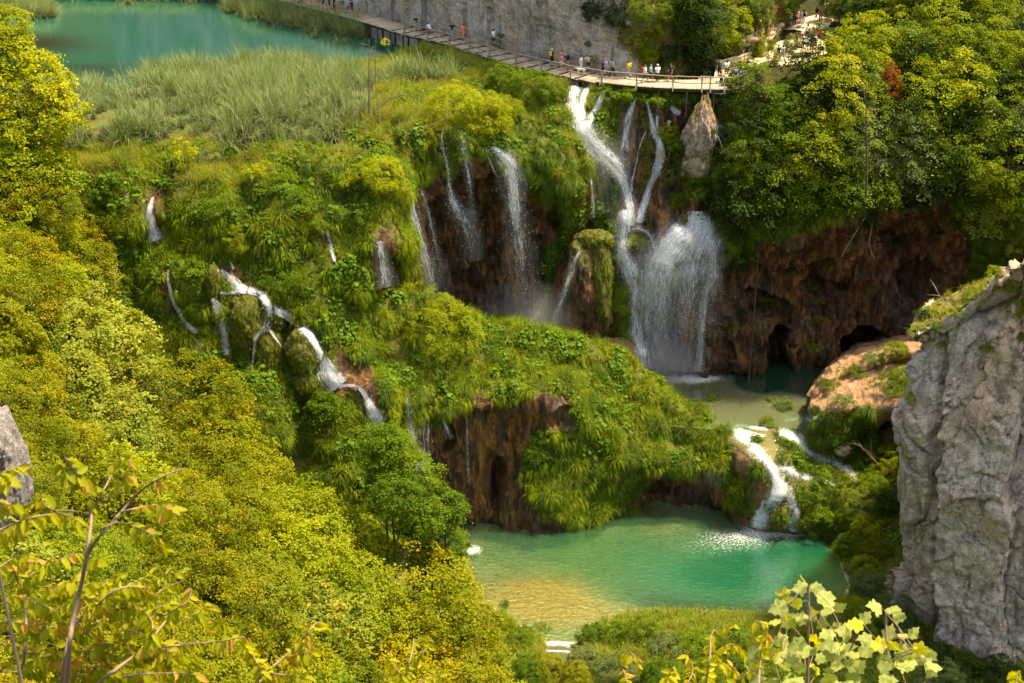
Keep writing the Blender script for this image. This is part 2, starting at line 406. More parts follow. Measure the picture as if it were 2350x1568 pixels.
def build_sheet(name, C, nv, nu, disp, mat, mossf, kind_='structure', ground=True, extra=None):
    G, N = sheet(C, nv, nu); P = G.reshape(-1, 3); n = N.reshape(-1, 3)
    d = disp(P, n, *proj(P))
    if d.ndim == 1: d = n * d[:, None]
    P2 = P + d
    at = {'moss': np.clip(mossf(P2, n, *proj(P2)), 0, 1)}
    px, py = proj(P2)
    at['pale'] = extra['pale'](P2, n, px, py) if extra and 'pale' in extra else np.zeros(len(P))
    at['sand'] = extra['sand'](P2, n, px, py) if extra and 'sand' in extra else np.zeros(len(P))
    F = gridfaces(nv, nu)
    me = mesh_np(name, P2, F, mat, attrs=at); o = link(name, me); o['kind'] = kind_
    if ground: add_ground(P2, F)
    N2 = normals(P2.reshape(nv, nu, 3)).reshape(-1, 3); N2 = N2 if (N2 * n).sum() > 0 else -N2
    return dict(o=o, P=P2, F=F, N=N2, moss=at['moss'], nv=nv, nu=nu)
def billow(P, sc, s=0, sy=1):
    d1, d2, i = cells(P * np.array([sc, sc, sc * sy]), s)
    return np.clip(1 - d1 * 1.15, 0, 1) ** .75, i

# ---- left: reed plateau and the grassy stepped slope under it
cx = [-120, 60, 200, 330, 460, 590, 720, 830]
def zrow(px, py, z): return ('z',) + tuple((a, b, z) for a, b in zip(px, py))
C_left = rows(
    zrow(cx + [900, 930], [205, 215, 212, 190, 165, 155, 168, 150, 142, 140], 34.6),
    zrow(cx + [900, 930], [230, 232, 228, 206, 182, 172, 185, 165, 158, 158], 36.1),
    zrow(cx + [900, 930], [300, 295, 290, 280, 265, 260, 255, 250, 235, 230], 36.6),
    [(-120,380,117),(60,380,117),(200,372,117.5),(330,365,118),(460,370,118),(590,368,118.5),(720,350,119.5),(830,330,121),(895,300,123.5),(925,320,125.5)],
    [(-120,480,113),(60,480,113.5),(190,470,114.5),(320,462,114.5),(450,452,115),(580,440,115.5),(710,430,116.5),(825,410,117.5),(898,400,118.5),(930,420,123)],
    [(-100,600,111.5),(70,600,112.5),(200,590,113),(330,580,113.2),(455,570,113.5),(590,560,114),(715,550,114.3),(815,540,115),(885,530,115.5),(925,540,121)],
    [(-40,720,110.5),(110,720,111),(240,710,111.4),(370,695,111.6),(500,685,111.8),(620,680,112.3),(720,670,112.6),(800,665,113),(850,655,113.5),(905,660,119)],
    [(40,860,109),(180,850,109.5),(310,840,109.8),(430,828,110),(545,825,110.2),(650,820,110.4),(740,820,110.8),(800,820,111.3),(845,815,112),(880,820,116)],
    [(150,1020,107.5),(270,1000,107.8),(390,980,108),(500,962,108),(610,955,108),(700,952,108.2),(780,955,108.5),(830,950,109),(868,935,110),(910,950,113)],
    [(240,1200,105),(360,1180,105.5),(480,1150,106),(590,1120,106.3),(690,1090,106.5),(770,1085,106.8),(825,1080,107.2),(860,1080,107.6),(890,1070,108.5),(935,1080,112)],
    [(340,1400,103),(450,1370,103),(560,1330,104),(670,1290,104.5),(760,1260,105),(830,1240,105.5),(880,1230,106),(920,1225,107),(950,1220,109),(980,1220,112)])
def disp_left(P, n, px, py):
    k = sm(py, 330, 420)
    b, _ = billow(P, .24, 3, .75); b2, _ = billow(P, .6, 5, .7)
    wv = fbm(P * .12, 3, 9)
    return (b * 3.0 - 1.4) * k + (b2 * .9 - .3) * (.35 + .65 * k) * k + wv * (.15 + 1.3 * k) + fbm(P * 1.2, 3, 2) * .15 * k
def linefoam(px, py, L):
    f = 0
    for pts, w_ in L:
        q = np.array(pts, float); d = np.full(px.shape, 1e9)
        for a, b in zip(q[:-1], q[1:]):
            ab = b - a; t_ = np.clip(((px - a[0]) * ab[0] + (py - a[1]) * ab[1]) / (ab @ ab), 0, 1); d = np.minimum(d, np.hypot(px - a[0] - t_ * ab[0], py - a[1] - t_ * ab[1]))
        f = np.maximum(f, np.exp(-(d / w_) ** 2))
    return f
CASC = [([(352,446),(344,480),(344,497),(350,520),(362,556)], 20), ([(270,449),(296,446)], 9), ([(386,612),(388,655),(403,700),(424,738),(455,766)], 11), ([(488,678),(499,710),(514,755),(520,820)], 16), ([(500,612),(526,636),(552,662),(596,674),(621,706),(660,724),(694,750),(722,782),(741,822),(757,862),(778,892)], 19),
        ([(523,588),(537,618)], 7), ([(500,673),(580,668)], 9), ([(618,708),(611,750),(588,776),(581,822),(578,850)], 13), ([(618,756),(648,800)], 8), ([(776,888),(818,887),(842,915),(854,943),(874,976)], 17), ([(751,526),(758,560),(770,604)], 11), ([(868,545),(878,600),(890,668)], 18)]
def moss_left(P, n, px, py):
    wx, wy = warp(px, py, P); m = 1 - polymask(wx, wy, BROWN[6:8], 1)
    return m * .95 * (1 - .8 * linefoam(wx, wy, CASC))
T_left = build_sheet('terraced_slope', C_left, 320, 420, disp_left, M['tufa'], moss_left)

# ---- back wall: plateau edge, shaded alcove, main fall face, cave wall
cols = [912, 985, 1065, 1150, 1240, 1305, 1360, 1430, 1510, 1590, 1655, 1750, 1860, 1970, 2080, 2200, 2380]
C_wall = [
    [W(p, q, z=z) for p, q, z in zip(cols, [132,112,130,160,182,192,199,203,204,205,207,240,270,300,320,330,340], [36.2]*10 + [36,35,33.5,32,31,31,31])],
    [W(p, q, z=z) for p, q, z in zip(cols, [165,160,170,190,205,212,212,214,214,216,222,300,340,360,370,380,390], [36.4]*10 + [35.4,33,31,30,29,29,29])],
    [W(p, q, Y) for p, q, Y in zip(cols, [290,290,300,310,300,290,262,262,262,262,300,420,430,420,410,410,430], [124,125.5,125.5,126,129,130.5,132.3,132.5,132.6,132.6,132.4,132,133,133.5,134,134,134])],
    [W(p, q, Y) for p, q, Y in zip(cols, [350,345,340,350,360,385,350,350,345,340,380,540,520,490,470,460,480], [121.5,123.4,123.6,124,125.6,127.8,131.6,132.2,132.3,132.1,131.5,130,130,130.5,131,131,131])],
    [W(p, q, Y) for p, q, Y in zip(cols, [430,420,400,410,425,440,430,430,430,420,470,600,580,560,540,530,540], [119.5,123.6,125.6,126.4,127,127.8,131,131.8,131.9,131.4,130.6,132.2,133.5,134.2,134.6,134.4,134])],
    [W(p, q, Y) for p, q, Y in zip(cols, [540,520,500,500,505,510,505,505,500,490,560,670,660,640,620,610,620], [119.5,125.3,129,130,130.4,130.6,130.4,130.6,130.4,129.4,130,133,134.4,135.2,136,135.6,135])],
    [W(p, q, Y) for p, q, Y in zip(cols, [640,640,620,620,625,630,620,615,605,590,650,730,720,710,700,690,700], [120.5,127,130,130.6,130.8,130.6,130,129.8,129.4,128.6,130.2,133,134.2,135.4,136.2,136,136])],
    [W(p, q, Y) for p, q, Y in zip(cols, [760,750,750,750,755,760,760,750,745,740,760,790,780,770,765,760,760], [120.5,127,129,129.3,129.4,129.3,129.2,129.2,130.6,130.6,130.6,133,133.6,135,136,136.5,137])],
    [W(p, q, z=z) for p, q, z in zip(cols, [900,905,900,890,885,882,875,866,862,862,855,845,832,818,805,795,790], [8.2]*17)],
    [W(p, q, z=z) for p, q, z in zip(cols, [960,965,960,950,945,942,935,925,912,910,905,895,882,868,855,845,840], [2.5]*17)]]
CAVES = [(1778, 800, 30, 54, 4.2), (1990, 795, 66, 50, 5.0), (1750, 700, 60, 38, 1.6), (1880, 655, 60, 24, 1.4), (1672, 800, 10, 22, 1.2), (1280, 488, 22, 26, 1.6), (2100, 640, 60, 50, 2.0), (2080, 520, 90, 30, 1.5), (1350, 560, 26, 70, 1.0)]
def disp_wall(P, n, px, py):
    top = sm(py, 225, 300); Pz = P * np.array([1, 1, .30])
    rid = np.abs(fbm(Pz * .38, 4, 11)); rid = (1 - rid * 2.2)
    d = rid * 1.15 + (.2 - np.abs(fbm(Pz * 1.1, 3, 24))) * 1.1 + fbm(Pz * 1.6, 4, 21) * .5 + fbm(P * .16, 3, 5) * 1.2
    b, _ = billow(P, .45, 13, .35); veg = moss_wall(P, n, px, py)
    d = d * (1 - .45 * veg) + b * 1.1 * veg - .3
    d = d * np.maximum(top, .12)
    # scalloped travertine
    b3, _ = billow(P, 1.1, 23, .5); b4, _ = billow(P, 2.6, 26, .6); d = d + ((b3 - .4) * .42 + (b4 - .4) * .16) * top
    out = n * d[:, None]
    for cxx, cyy, rx, ry, dep in CAVES:
        wx, wy = warp(px, py, P, 20, .5)
        r = np.sqrt(((wx - cxx) / rx) ** 2 + ((wy - cyy) / ry) ** 2)
        out[:, 1] += dep * (1 - sm(r, .72, 1.05))
    return out
def moss_wall(P, n, px, py):
    wx, wy = warp(px, py, P, 16)
    m = 1 - polymask(wx, wy, BROWN[:2] + BROWN[4:6], 1)
    strip = vnoise(np.stack([P[:, 0] * .55, P[:, 2] * .04, P[:, 0] * 0], 1), 77)
    zone = ((wx > 1290) & (wx < 1640) & (py > 240) & (py < 620)).astype(float)
    m = m * (1 - zone) + zone * np.clip(.62 + strip * .9, 0, 1)
    m = np.where((px > 1250) & (px < 1450) & (py > 560) & (py < 770), np.clip(sm(np.abs(wx - 1345), 40, 62), 0, 1) * .7, m)
    m = np.maximum(m, .42 * sm(fbm(P * .3, 3, 71), .05, .5))
    return m * .95
def pale_wall(P, n, px, py):
    return .55 * np.exp(-(((px - 1400) / 70) ** 2 + ((py - 800) / 45) ** 2)) + .3 * sm(fbm(P * .4, 3, 83), .1, .6)
T_wall = build_sheet('tufa_wall', C_wall, 420, 760, disp_wall, M['tufa'], moss_wall, extra={'pale': pale_wall})

# ---- the grassy mound between the two lower pools
mc = [800, 850, 930, 1020, 1110, 1210, 1310, 1400, 1480, 1550, 1618, 1680, 1728, 1752]
C_mound = [
    [W(p, q, z=z) for p, q, z in zip(mc, [760,765,790,800,810,830,850,880,905,935,960,1000,1050,1090], [13,13,10,8,7,7,7,7,6.5,6.5,6.5,6.5,6,5])],
    [W(p, q, Y) for p, q, Y in zip(mc, [720,712,690,705,742,762,780,812,862,930,985,1030,1075,1105], [115.5,116,118,120,121.5,122.4,123,123,122.4,121.6,120.4,119,117.8,117.2])],
    [W(p, q, Y) for p, q, Y in zip(mc, [780,775,760,775,800,815,835,870,920,975,1015,1050,1090,1120], [113.2,114,115.6,117.4,118.8,119.6,120.2,120.6,120.5,120.2,119.4,118.2,117.1,116.6])],
    [W(p, q, Y) for p, q, Y in zip(mc, [850,845,840,845,860,870,895,935,985,1015,1040,1075,1110,1135], [111.6,112.4,113.8,115.2,116.6,117.4,118.2,119,119.5,119.6,118.9,117.7,116.7,116.2])],
    [W(p, q, Y) for p, q, Y in zip(mc, [930,920,915,920,915,915,950,1010,1045,1060,1075,1100,1130,1150], [110.4,110.8,112,113.6,115,115.8,116.5,117,117.8,118.2,118,117,116.2,115.9])],
    [W(p, q, Y) for p, q, Y in zip(mc, [990,985,975,970,950,965,1040,1080,1085,1085,1100,1125,1145,1165], [111,111.4,112.8,115,116.4,116.4,116.2,117,118.8,119.4,119,117,115.9,115.6])],
    [W(p, q, Y) for p, q, Y in zip(mc, [1080,1080,1080,1075,1075,1090,1110,1120,1120,1125,1130,1145,1165,1180], [111,111.6,113,115,116,115.2,115.6,117,119.2,119.8,119.4,117,115.6,115.3])],
    [W(p, q, z=0) for p, q in zip(mc, [1230,1225,1215,1200,1190,1212,1205,1180,1150,1146,1148,1165,1185,1200])],
    [W(p, q, z=-3.2) for p, q in zip(mc, [1280,1275,1265,1250,1240,1262,1255,1230,1200,1196,1198,1215,1235,1250])]]
def disp_mound(P, n, px, py):
    veg = moss_mound(P, n, px, py); b, _ = billow(P, .5, 43, .8); b2, _ = billow(P, 1.2, 44, .6)
    Pz = P * np.array([1, 1, .35]); rid = 1 - np.abs(fbm(Pz * .45, 4, 12)) * 2.2
    rock = rid * .85 + (.2 - np.abs(fbm(Pz * 1.2, 3, 25))) * .9 + fbm(Pz * 1.8, 4, 22) * .45
    out = n * (veg * (b * .75 + b2 * .3 - .25 + fbm(P * .2, 3, 6) * .6) + (1 - veg) * rock)[:, None]
    for cxx, cyy, rx, ry, dep in [(1145, 1110, 22, 70, 2.5), (1010, 1000, 30, 60, 1.5), (1500, 1120, 40, 22, 1.5), (1290, 960, 30, 30, 1.2)]:
        r = np.sqrt(((px - cxx) / rx) ** 2 + ((py - cyy) / ry) ** 2); out[:, 1] += dep * (1 - sm(r, .5, 1.1))
    return out
def moss_mound(P, n, px, py):
    wx, wy = warp(px, py, P, 16); m = 1 - polymask(wx, wy, BROWN[2:4], 1)
    return m * .95
def pale_mound(P, n, px, py):
    return .9 * np.exp(-(((px - 1640) / 45) ** 2 + ((py - 1100) / 26) ** 2)) + .7 * np.exp(-(((px - 1310) / 30) ** 2 + ((py - 950) / 40) ** 2))
T_mound = build_sheet('grassy_mound', C_mound, 300, 480, disp_mound, M['tufa'], moss_mound, extra={'pale': pale_mound})

# ---- middle pool bed and the stepped outflow on the right
sc_ = [1380, 1460, 1540, 1620, 1700, 1780, 1860, 1940, 2020, 2110]
C_step = [
    [W(p, q, z=z) for p, q, z in zip(sc_, [800,800,800,790,780,770,760,750,745,740], [4.5]*10)],
    [W(p, q, z=z) for p, q, z in zip(sc_, [880,880,885,885,880,875,865,855,850,850], [7.2,7.2,7.2,7.0,6.0,5.0,4.5,4.5,5,6])],
    [W(p, q, z=z) for p, q, z in zip(sc_, [920,920,925,925,925,925,920,915,920,920], [7.4,7.4,7.5,7.6,7.5,7.3,7.0,6.5,7,8])],
    [W(p, q, z=z) for p, q, z in zip(sc_, [960,960,962,968,968,965,965,965,970,970], [7.4,7.4,7.6,7.7,7.8,7.75,7.7,7.6,8,9])],
    [W(p, q, z=z) for p, q, z in zip(sc_, [1010,1010,1010,1010,1008,1005,1008,1015,1020,1020], [3,3,3.5,6.6,7.3,7.4,6.9,6.4,6.6,7])],
    [W(p, q, z=z) for p, q, z in zip(sc_, [1060,1060,1060,1060,1058,1050,1055,1065,1075,1085], [-3,-3,-2,2,6.4,6.9,5.9,5.2,5,5.5])],
    [W(p, q, z=z) for p, q, z in zip(sc_, [1120,1120,1120,1120,1115,1105,1100,1110,1120,1130], [-5,-5,-5,-2,3.6,5.2,4.6,4.4,4.4,5])],
    [W(p, q, z=z) for p, q, z in zip(sc_, [1170,1170,1170,1172,1172,1165,1150,1150,1165,1180], [-6,-6,-6,-4,1.0,2.6,2.9,3.2,3.2,3.8])],
    [W(p, q, z=z) for p, q, z in zip(sc_, [1225,1225,1222,1220,1215,1214,1212,1215,1230,1250], [-7,-7,-7,-5,-.7,.3,.6,1.2,1.6,2.2])],
    [W(p, q, z=z) for p, q, z in zip(sc_, [1280,1280,1275,1262,1252,1246,1244,1255,1290,1320], [-8,-8,-8,-7,-4,-2,-1.5,-.6,.6,1.2])]]
def disp_step(P, n, px, py):
    b, _ = billow(P, .7, 63, 1)
    k = sm(py, 985, 1060)
    k2 = sm(py, 1100, 1150); return fbm(P * .5, 3, 8) * (.10 + .15 * k + .2 * k2) + b * (.12 * k + .35 * k2)
def moss_step(P, n, px, py):
    return np.clip(.34 + .7 * fbm(P * .5, 3, 88) + .5 * sm(px, 1780, 1900) * sm(py, 1000, 1060), 0, .9)
def sand_step(P, n, px, py): return np.clip(.3 + .5 * fbm(P * .6, 3, 90), 0, 1)
T_step = build_sheet('stepped_outflow', C_step, 240, 300, disp_step, M['tufa'], moss_step, extra={'sand': sand_step})

# ---- orange travertine knoll beside the grey cliff
oc = [1862, 1885, 1920, 1960, 2000, 2045, 2090, 2150, 2220]
C_knoll = [
    [W(p, q, z=z) for p, q, z in zip(oc, [905,850,820,795,780,770,760,755,755], [7]*9)],
    [W(p, q, Y) for p, q, Y in zip(oc, [915,880,850,832,818,806,796,790,790], [122,123,123.5,124,124,124,123.5,123,122])],
    [W(p, q, Y) for p, q, Y in zip(oc, [930,905,878,862,850,838,830,825,825], [120.5,121,121.6,122,122,122,121.5,121,120])],
    [W(p, q, Y) for p, q, Y in zip(oc, [950,930,905,893,885,880,878,875,875], [119.4,119.3,119.6,119.8,119.8,119.6,119,118,117])],
    [W(p, q, Y) for p, q, Y in zip(oc, [968,955,940,935,935,935,935,935,935], [118.8,118.3,118,117.8,117.6,117.2,116.6,116,115])],
    [W(p, q, Y) for p, q, Y in zip(oc, [985,985,980,980,985,990,995,1000,1000], [119,118.2,117.8,118,118.6,118.6,117,116,115])],
    [W(p, q, Y) for p, q, Y in zip(oc, [1005,1020,1030,1045,1055,1065,1075,1085,1085], [119.2,118.2,117.8,117.8,118.2,118,116.6,115.6,114.6])],
    [W(p, q, z=z) for p, q, z in zip(oc, [1030,1050,1070,1085,1100,1115,1130,1150,1150], [4.5,4.2,4,3.6,3.4,3,2.6,2.2,2.2])]]
def disp_knoll(P, n, px, py):
    b, _ = billow(P, .6, 53, .7)
    out = n * (fbm(P * .6, 4, 18) * .5 + b * .5 + (1 - np.abs(fbm(P * np.array([.9, .9, .4]), 3, 19)) * 2) * .3 - .2)[:, None]
    for cxx, cyy, rx, ry, dep in [(2045, 1000, 36, 34, 3.2), (1968, 1010, 18, 28, 1.4)]:
        r = np.sqrt(((px - cxx) / rx) ** 2 + ((py - cyy) / ry) ** 2); out[:, 1] += dep * (1 - sm(r, .5, 1.1))
    return out
def moss_knoll(P, n, px, py):
    face = sm(py, 925, 960) * (1 - sm(px, 1990, 2040)); return np.clip(.2 + face * .7 + .5 * fbm(P * .5, 3, 28), 0, .85)
def sand_knoll(P, n, px, py): return np.clip((1 - sm(py, 935, 1000)) * 1.0 + .25, 0, 1)
T_knoll = build_sheet('orange_knoll', C_knoll, 150, 220, disp_knoll, M['tufa'], moss_knoll, extra={'sand': sand_knoll})

# ---- lower pool bed and its near bank
xs = np.linspace(-45, 75, 300); ys = np.linspace(121, 60, 260)
X, Y_ = np.meshgrid(xs, ys); P0 = np.stack([X, Y_, np.zeros_like(X)], -1).reshape(-1, 3); bx, by = proj(P0)
POOL = [(980,1170),(1080,1190),(1200,1210),(1310,1200),(1480,1145),(1640,1150),(1720,1190),(1760,1222),(1900,1225),(1925,1290),(1945,1340),(1930,1390),(1860,1412),(1760,1418),(1640,1408),(1520,1405),(1440,1412),(1350,1445),(1340,1475),(1260,1475),(1200,1440),(1140,1400),(1080,1375),(1040,1340),(940,1300)]
def edge_dist(px, py, poly):
    d = np.full(px.shape, 1e9); q = np.array(poly, float)
    for a, b in zip(q, np.roll(q, -1, 0)):
        ab = b - a; t = np.clip(((px - a[0]) * ab[0] + (py - a[1]) * ab[1]) / (ab @ ab), 0, 1)
        d = np.minimum(d, np.hypot(px - a[0] - t * ab[0], (py - a[1] - t * ab[1]) * 1.6))
    return np.where(inpoly(px, py, poly), d, -d)
ed = edge_dist(bx, by, POOL)
def pool_depth(px, py, P, ed):
    """metres of water: deep emerald basin right of centre, a shallow ochre shoal at the front left"""
    n = fbm(P * .35, 4, 91)
    g = lambda cx_, cy_, rx, ry: np.exp(-(((px - cx_) / rx) ** 2 + ((py - cy_) / ry) ** 2))
    d = .62 + 1.2 * g(1260, 1235, 190, 45) * .65 + 3.2 * g(1740, 1300, 250, 62) + 2.0 * g(1880, 1310, 150, 70) + .9 * g(1580, 1345, 190, 45)
    d -= .9 * g(1240, 1375, 150, 55) + .25 * g(1550, 1200, 120, 30) + .3 * g(1400, 1400, 160, 30)
    d += n * .28
    return np.clip(d, .10, 4) * sm(ed, 0, 22) 
dep = pool_depth(bx, by, P0, ed)
bank = np.where(ed < 0, np.minimum(-ed * .012, 1.6) + fbm(P0 * .5, 3, 14) * .12 + .05, 0)
far_side = (by < 1260) & (ed < 0)
zb = np.where(ed > 0, -dep - .02, bank); zb = np.where(far_side, -3.0, zb)
P0[:, 2] = zb + fbm(P0 * 2.2, 3, 15) * .05
t = NT('pool_bed'); n1 = t.noise(.55, 6, t.pos(), .65); n2 = t.noise(2.6, 6, t.pos(), .75, .8); sh = t.attr('shoal')
c = t.mix(t.ramp(n1, [(.35, 0), (.65, 1)]), (.50, .50, .24), (.72, .68, .42))
c = t.mix(sh, c, t.mix(n2, (.70, .38, .07), (.95, .68, .28)))
c = t.mix(t.ramp(n2, [(.52, 0), (.64, .85)]), c, (.16, .13, .05))
c = t.mix(t.attr('land'), c, (.07, .075, .02))
M['bed'] = t.done(t.pbsdf(c, .9, t.bump(n2, .6, .1)))
shoal = np.clip(np.exp(-(((bx - 1250) / 130) ** 2 + ((by - 1365) / 62) ** 2)) * 1.3 + .5 * np.exp(-(((bx - 1400) / 160) ** 2 + ((by - 1425) / 35) ** 2)), 0, 1)
Fb = gridfaces(260, 300)
bed = link('pool_bed', mesh_np('pool_bed', P0, Fb, M['bed'], attrs={'shoal': shoal, 'land': sm(-ed, 0, 18)})); bed['kind'] = 'structure'
add_ground(P0, Fb)

def water_sheet(name, x0, x1, y0, y1, z, nx, ny, mat, depf, foamf, keep=None):
    X, Y = np.meshgrid(np.linspace(x0, x1, nx), np.linspace(y1, y0, ny)); P = np.stack([X, Y, np.full_like(X, z)], -1).reshape(-1, 3)
    px, py = proj(P); F = gridfaces(ny, nx)[:, ::-1]
    if keep is not None:
        k = keep(P, px, py); F = F[k[F].all(1)]
    me = mesh_np(name, P, F, mat, attrs={'depth': np.clip(depf(P, px, py), 0, 1), 'foam': np.clip(foamf(P, px, py), 0, 1)})
    o = link(name, me); o['kind'] = 'structure'; return o
M['pool'] = water_mat('emerald_water', (.002, .27, .125), (.17, .50, .22), wave=1.6, strength=.55, dist=.09)
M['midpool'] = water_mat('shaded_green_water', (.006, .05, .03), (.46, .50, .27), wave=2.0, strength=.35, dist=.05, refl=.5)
M['lake'] = water_mat('lake_water', (.002, .15, .105), (.01, .36, .26), wave=.9, strength=.10, dist=.05, rough=.08)
def spot(px, py, cx_, cy_, rx, ry, a=1.): return a * np.exp(-(((px - cx_) / rx) ** 2 + ((py - cy_) / ry) ** 2))
def pdep(P, px, py):
    d = pool_depth(px, py, P, edge_dist(px, py, POOL)); return d / 3.4
def pfoam(P, px, py):
    return spot(px, py, 1742, 1196, 34, 15, 1.1) + spot(px, py, 1820, 1222, 40, 8, .6) + spot(px, py, 1085, 1262, 26, 14, .7) + spot(px, py, 1700, 1240, 130, 34, .30) + spot(px, py, 1780, 1224, 120, 14, .32) + spot(px, py, 1560, 1270, 260, 60, .20) + spot(px, py, 1090, 1210, 30, 12, .3)
water_sheet('lower_pool_water', -30, 44, 84, 121, 0, 300, 200, M['pool'], pdep, pfoam)
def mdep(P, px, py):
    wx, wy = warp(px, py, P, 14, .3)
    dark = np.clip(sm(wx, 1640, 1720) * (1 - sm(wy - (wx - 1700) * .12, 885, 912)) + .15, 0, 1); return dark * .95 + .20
def mfoam(P, px, py):
    return spot(px, py, 1570, 868, 85, 14, 1.2) + spot(px, py, 1490, 858, 30, 14, .9) + spot(px, py, 1850, 990, 40, 10, .6) + spot(px, py, 1740, 985, 50, 8, .5)
def mkeep(P, px, py): return (py < 985 + 12 * vnoise(P * .3, 3)) & (px > 1380) & (px < 2140)
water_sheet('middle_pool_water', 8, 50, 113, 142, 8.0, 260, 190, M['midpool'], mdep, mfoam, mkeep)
def ldep(P, px, py): return .75 + .3 * fbm(P * .05, 3, 4) - .9 * spot(px, py, 60, 100, 140, 26) - .5 * spot(px, py, 250, 160, 170, 16) - .4 * spot(px, py, 520, 150, 60, 8)
water_sheet('upper_lake_water', -160, 12, 120, 300, 35.9, 220, 240, M['lake'], ldep, lambda P, a, b: a * 0, lambda P, a, b: (b < 245) & ((a < 905) | (b < 165)))

M['stream'] = water_mat('stream_water', (.20, .24, .06), (.42, .42, .16), wave=3.5, strength=.7, dist=.10)
def linefoam(px, py, L):
    f = 0
    for pts, w_ in L:
        q = np.array(pts, float); d = np.full(px.shape, 1e9)
        for a, b in zip(q[:-1], q[1:]):
            ab = b - a; t_ = np.clip(((px - a[0]) * ab[0] + (py - a[1]) * ab[1]) / (ab @ ab), 0, 1); d = np.minimum(d, np.hypot(px - a[0] - t_ * ab[0], py - a[1] - t_ * ab[1]))
        f = np.maximum(f, np.exp(-(d / w_) ** 2))
    return f
RAP = [([(1690,985),(1737,1031),(1767,1068),(1787,1095),(1793,1124),(1779,1149),(1755,1177),(1740,1202)], 15), ([(1767,1068),(1810,1080),(1840,1092),(1900,1105)], 9), ([(1800,995),(1841,1019),(1872,1043),(1916,1062),(1960,1090)], 17), ([(1805,964),(1840,960),(1880,959)], 8), ([(1700,990),(1750,1000)], 5), ([(1815,1145),(1823,1180),(1820,1220)], 9), ([(1770,1150),(1800,1175)], 8), ([(1690,975),(1760,985)], 5)]
STR = [(1590,975),(1680,958),(1790,955),(1890,950),(1900,990),(1915,1035),(1975,1085),(1970,1115),(1890,1112),(1850,1118),(1835,1150),(1840,1225),(1790,1225),(1790,1190),(1770,1225),(1700,1222),(1720,1190),(1750,1150),(1760,1110),(1735,1065),(1690,1025)]
_P = T_step['P'] + np.array([0, -.02, .07]); _a, _b = proj(_P); _wx, _wy = warp(_a, _b, _P, 10, .6); _k = inpoly(_wx, _wy, STR); _F = T_step['F'][_k[T_step['F']].all(1)]
_o = link('stream_water', mesh_np('stream_water', _P, _F, M['stream'], attrs={'depth': np.full(len(_P), .16), 'foam': np.clip(.12 + .45 * fbm(_P * .7, 3, 97) + .25 * (1 - T_step['N'][:, 2]) + .56 * linefoam(_a, _b, RAP), 0, 1)})); _o['kind'] = 'structure'
# ---- grey cliff behind the boardwalk (rises out of the picture)
def cliff_sheet(name, plan, zs, nv, nu, disp, mat, moss, lean=0, ground=True):
    C = [[np.array([x + lx * (z - zs[0]), y + ly * (z - zs[0]), z]) for x, y, lx, ly in plan] for z in zs[::-1]]
    return build_sheet(name, C, nv, nu, disp, mat, moss, ground=ground)
def dk(px, py, out_):
    a = W(px, py, z=37.3); b = W(px + 30, py + 7.5 * (1 if px < 1200 else .5), z=37.3); t_ = (b - a)[:2]; t_ /= np.linalg.norm(t_); return (a[0] - t_[1] * out_, a[1] + t_[0] * out_)
plan_b = [(-75, 262, 0, .2), (-52, 225, 0, .2)] + [dk(a, b, o) + (0, .2) for a, b, o in ((560, -32, 5.2), (640, 1, 5.0), (720, 21, 4.8), (800, 42, 4.8), (870, 62, 4.8), (925, 78, 4.8), (1000, 95, 4.7), (1080, 119, 4.6), (1215, 157, 4.5), (1340, 184, 4.4), (1440, 197, 4.6))] + [(19.5, 138.6, .10, .35), (23.5, 141, .30, .55), (28, 150, .3, .6), (32, 165, .3, .6)]
def disp_cl(P, n, px, py):
    Pz = P * np.array([1, 1, .5])
    q = P + np.stack([fbm(P * .5, 3, 171), fbm(P * .5, 3, 172), fbm(P * .5, 3, 173)], 1) * .7
    f1, e1 = facets(q * np.array([.16, .16, .08]), 161); f2, e2 = facets(q * np.array([.45, .45, .25]), 162)
    d = fbm(P * .09, 3, 41) * 2.5 + fbm(Pz * .35, 4, 42) * .8 + fbm(P * 1.2, 4, 43) * .3 + f1 * 1.6 + f2 * .5 - .25 * (1 - sm(e2, 0, .07))
    c1, c2, i = cells(Pz * .28, 45); d += -.35 * (1 - sm(c2 - c1, .0, .16)) * sm(fbm(P * .2, 2, 47), -.1, .3) + (i - .5) * .35
    return d * (.22 + .78 * sm(P[:, 2], 37.5, 43)) - .3
def moss_cl(P, n, px, py): return np.clip(.22 + .55 * fbm(P * .25, 4, 46) + .55 * sm(px - py * .25, 1400, 1480) + .3 * np.clip(n[:, 2], 0, 1), 0, 1)
T_cl = cliff_sheet('grey_cliff', plan_b, [35.0, 37.5, 41, 45, 52, 62, 74], 300, 560, disp_cl, M['cliff'], moss_cl)

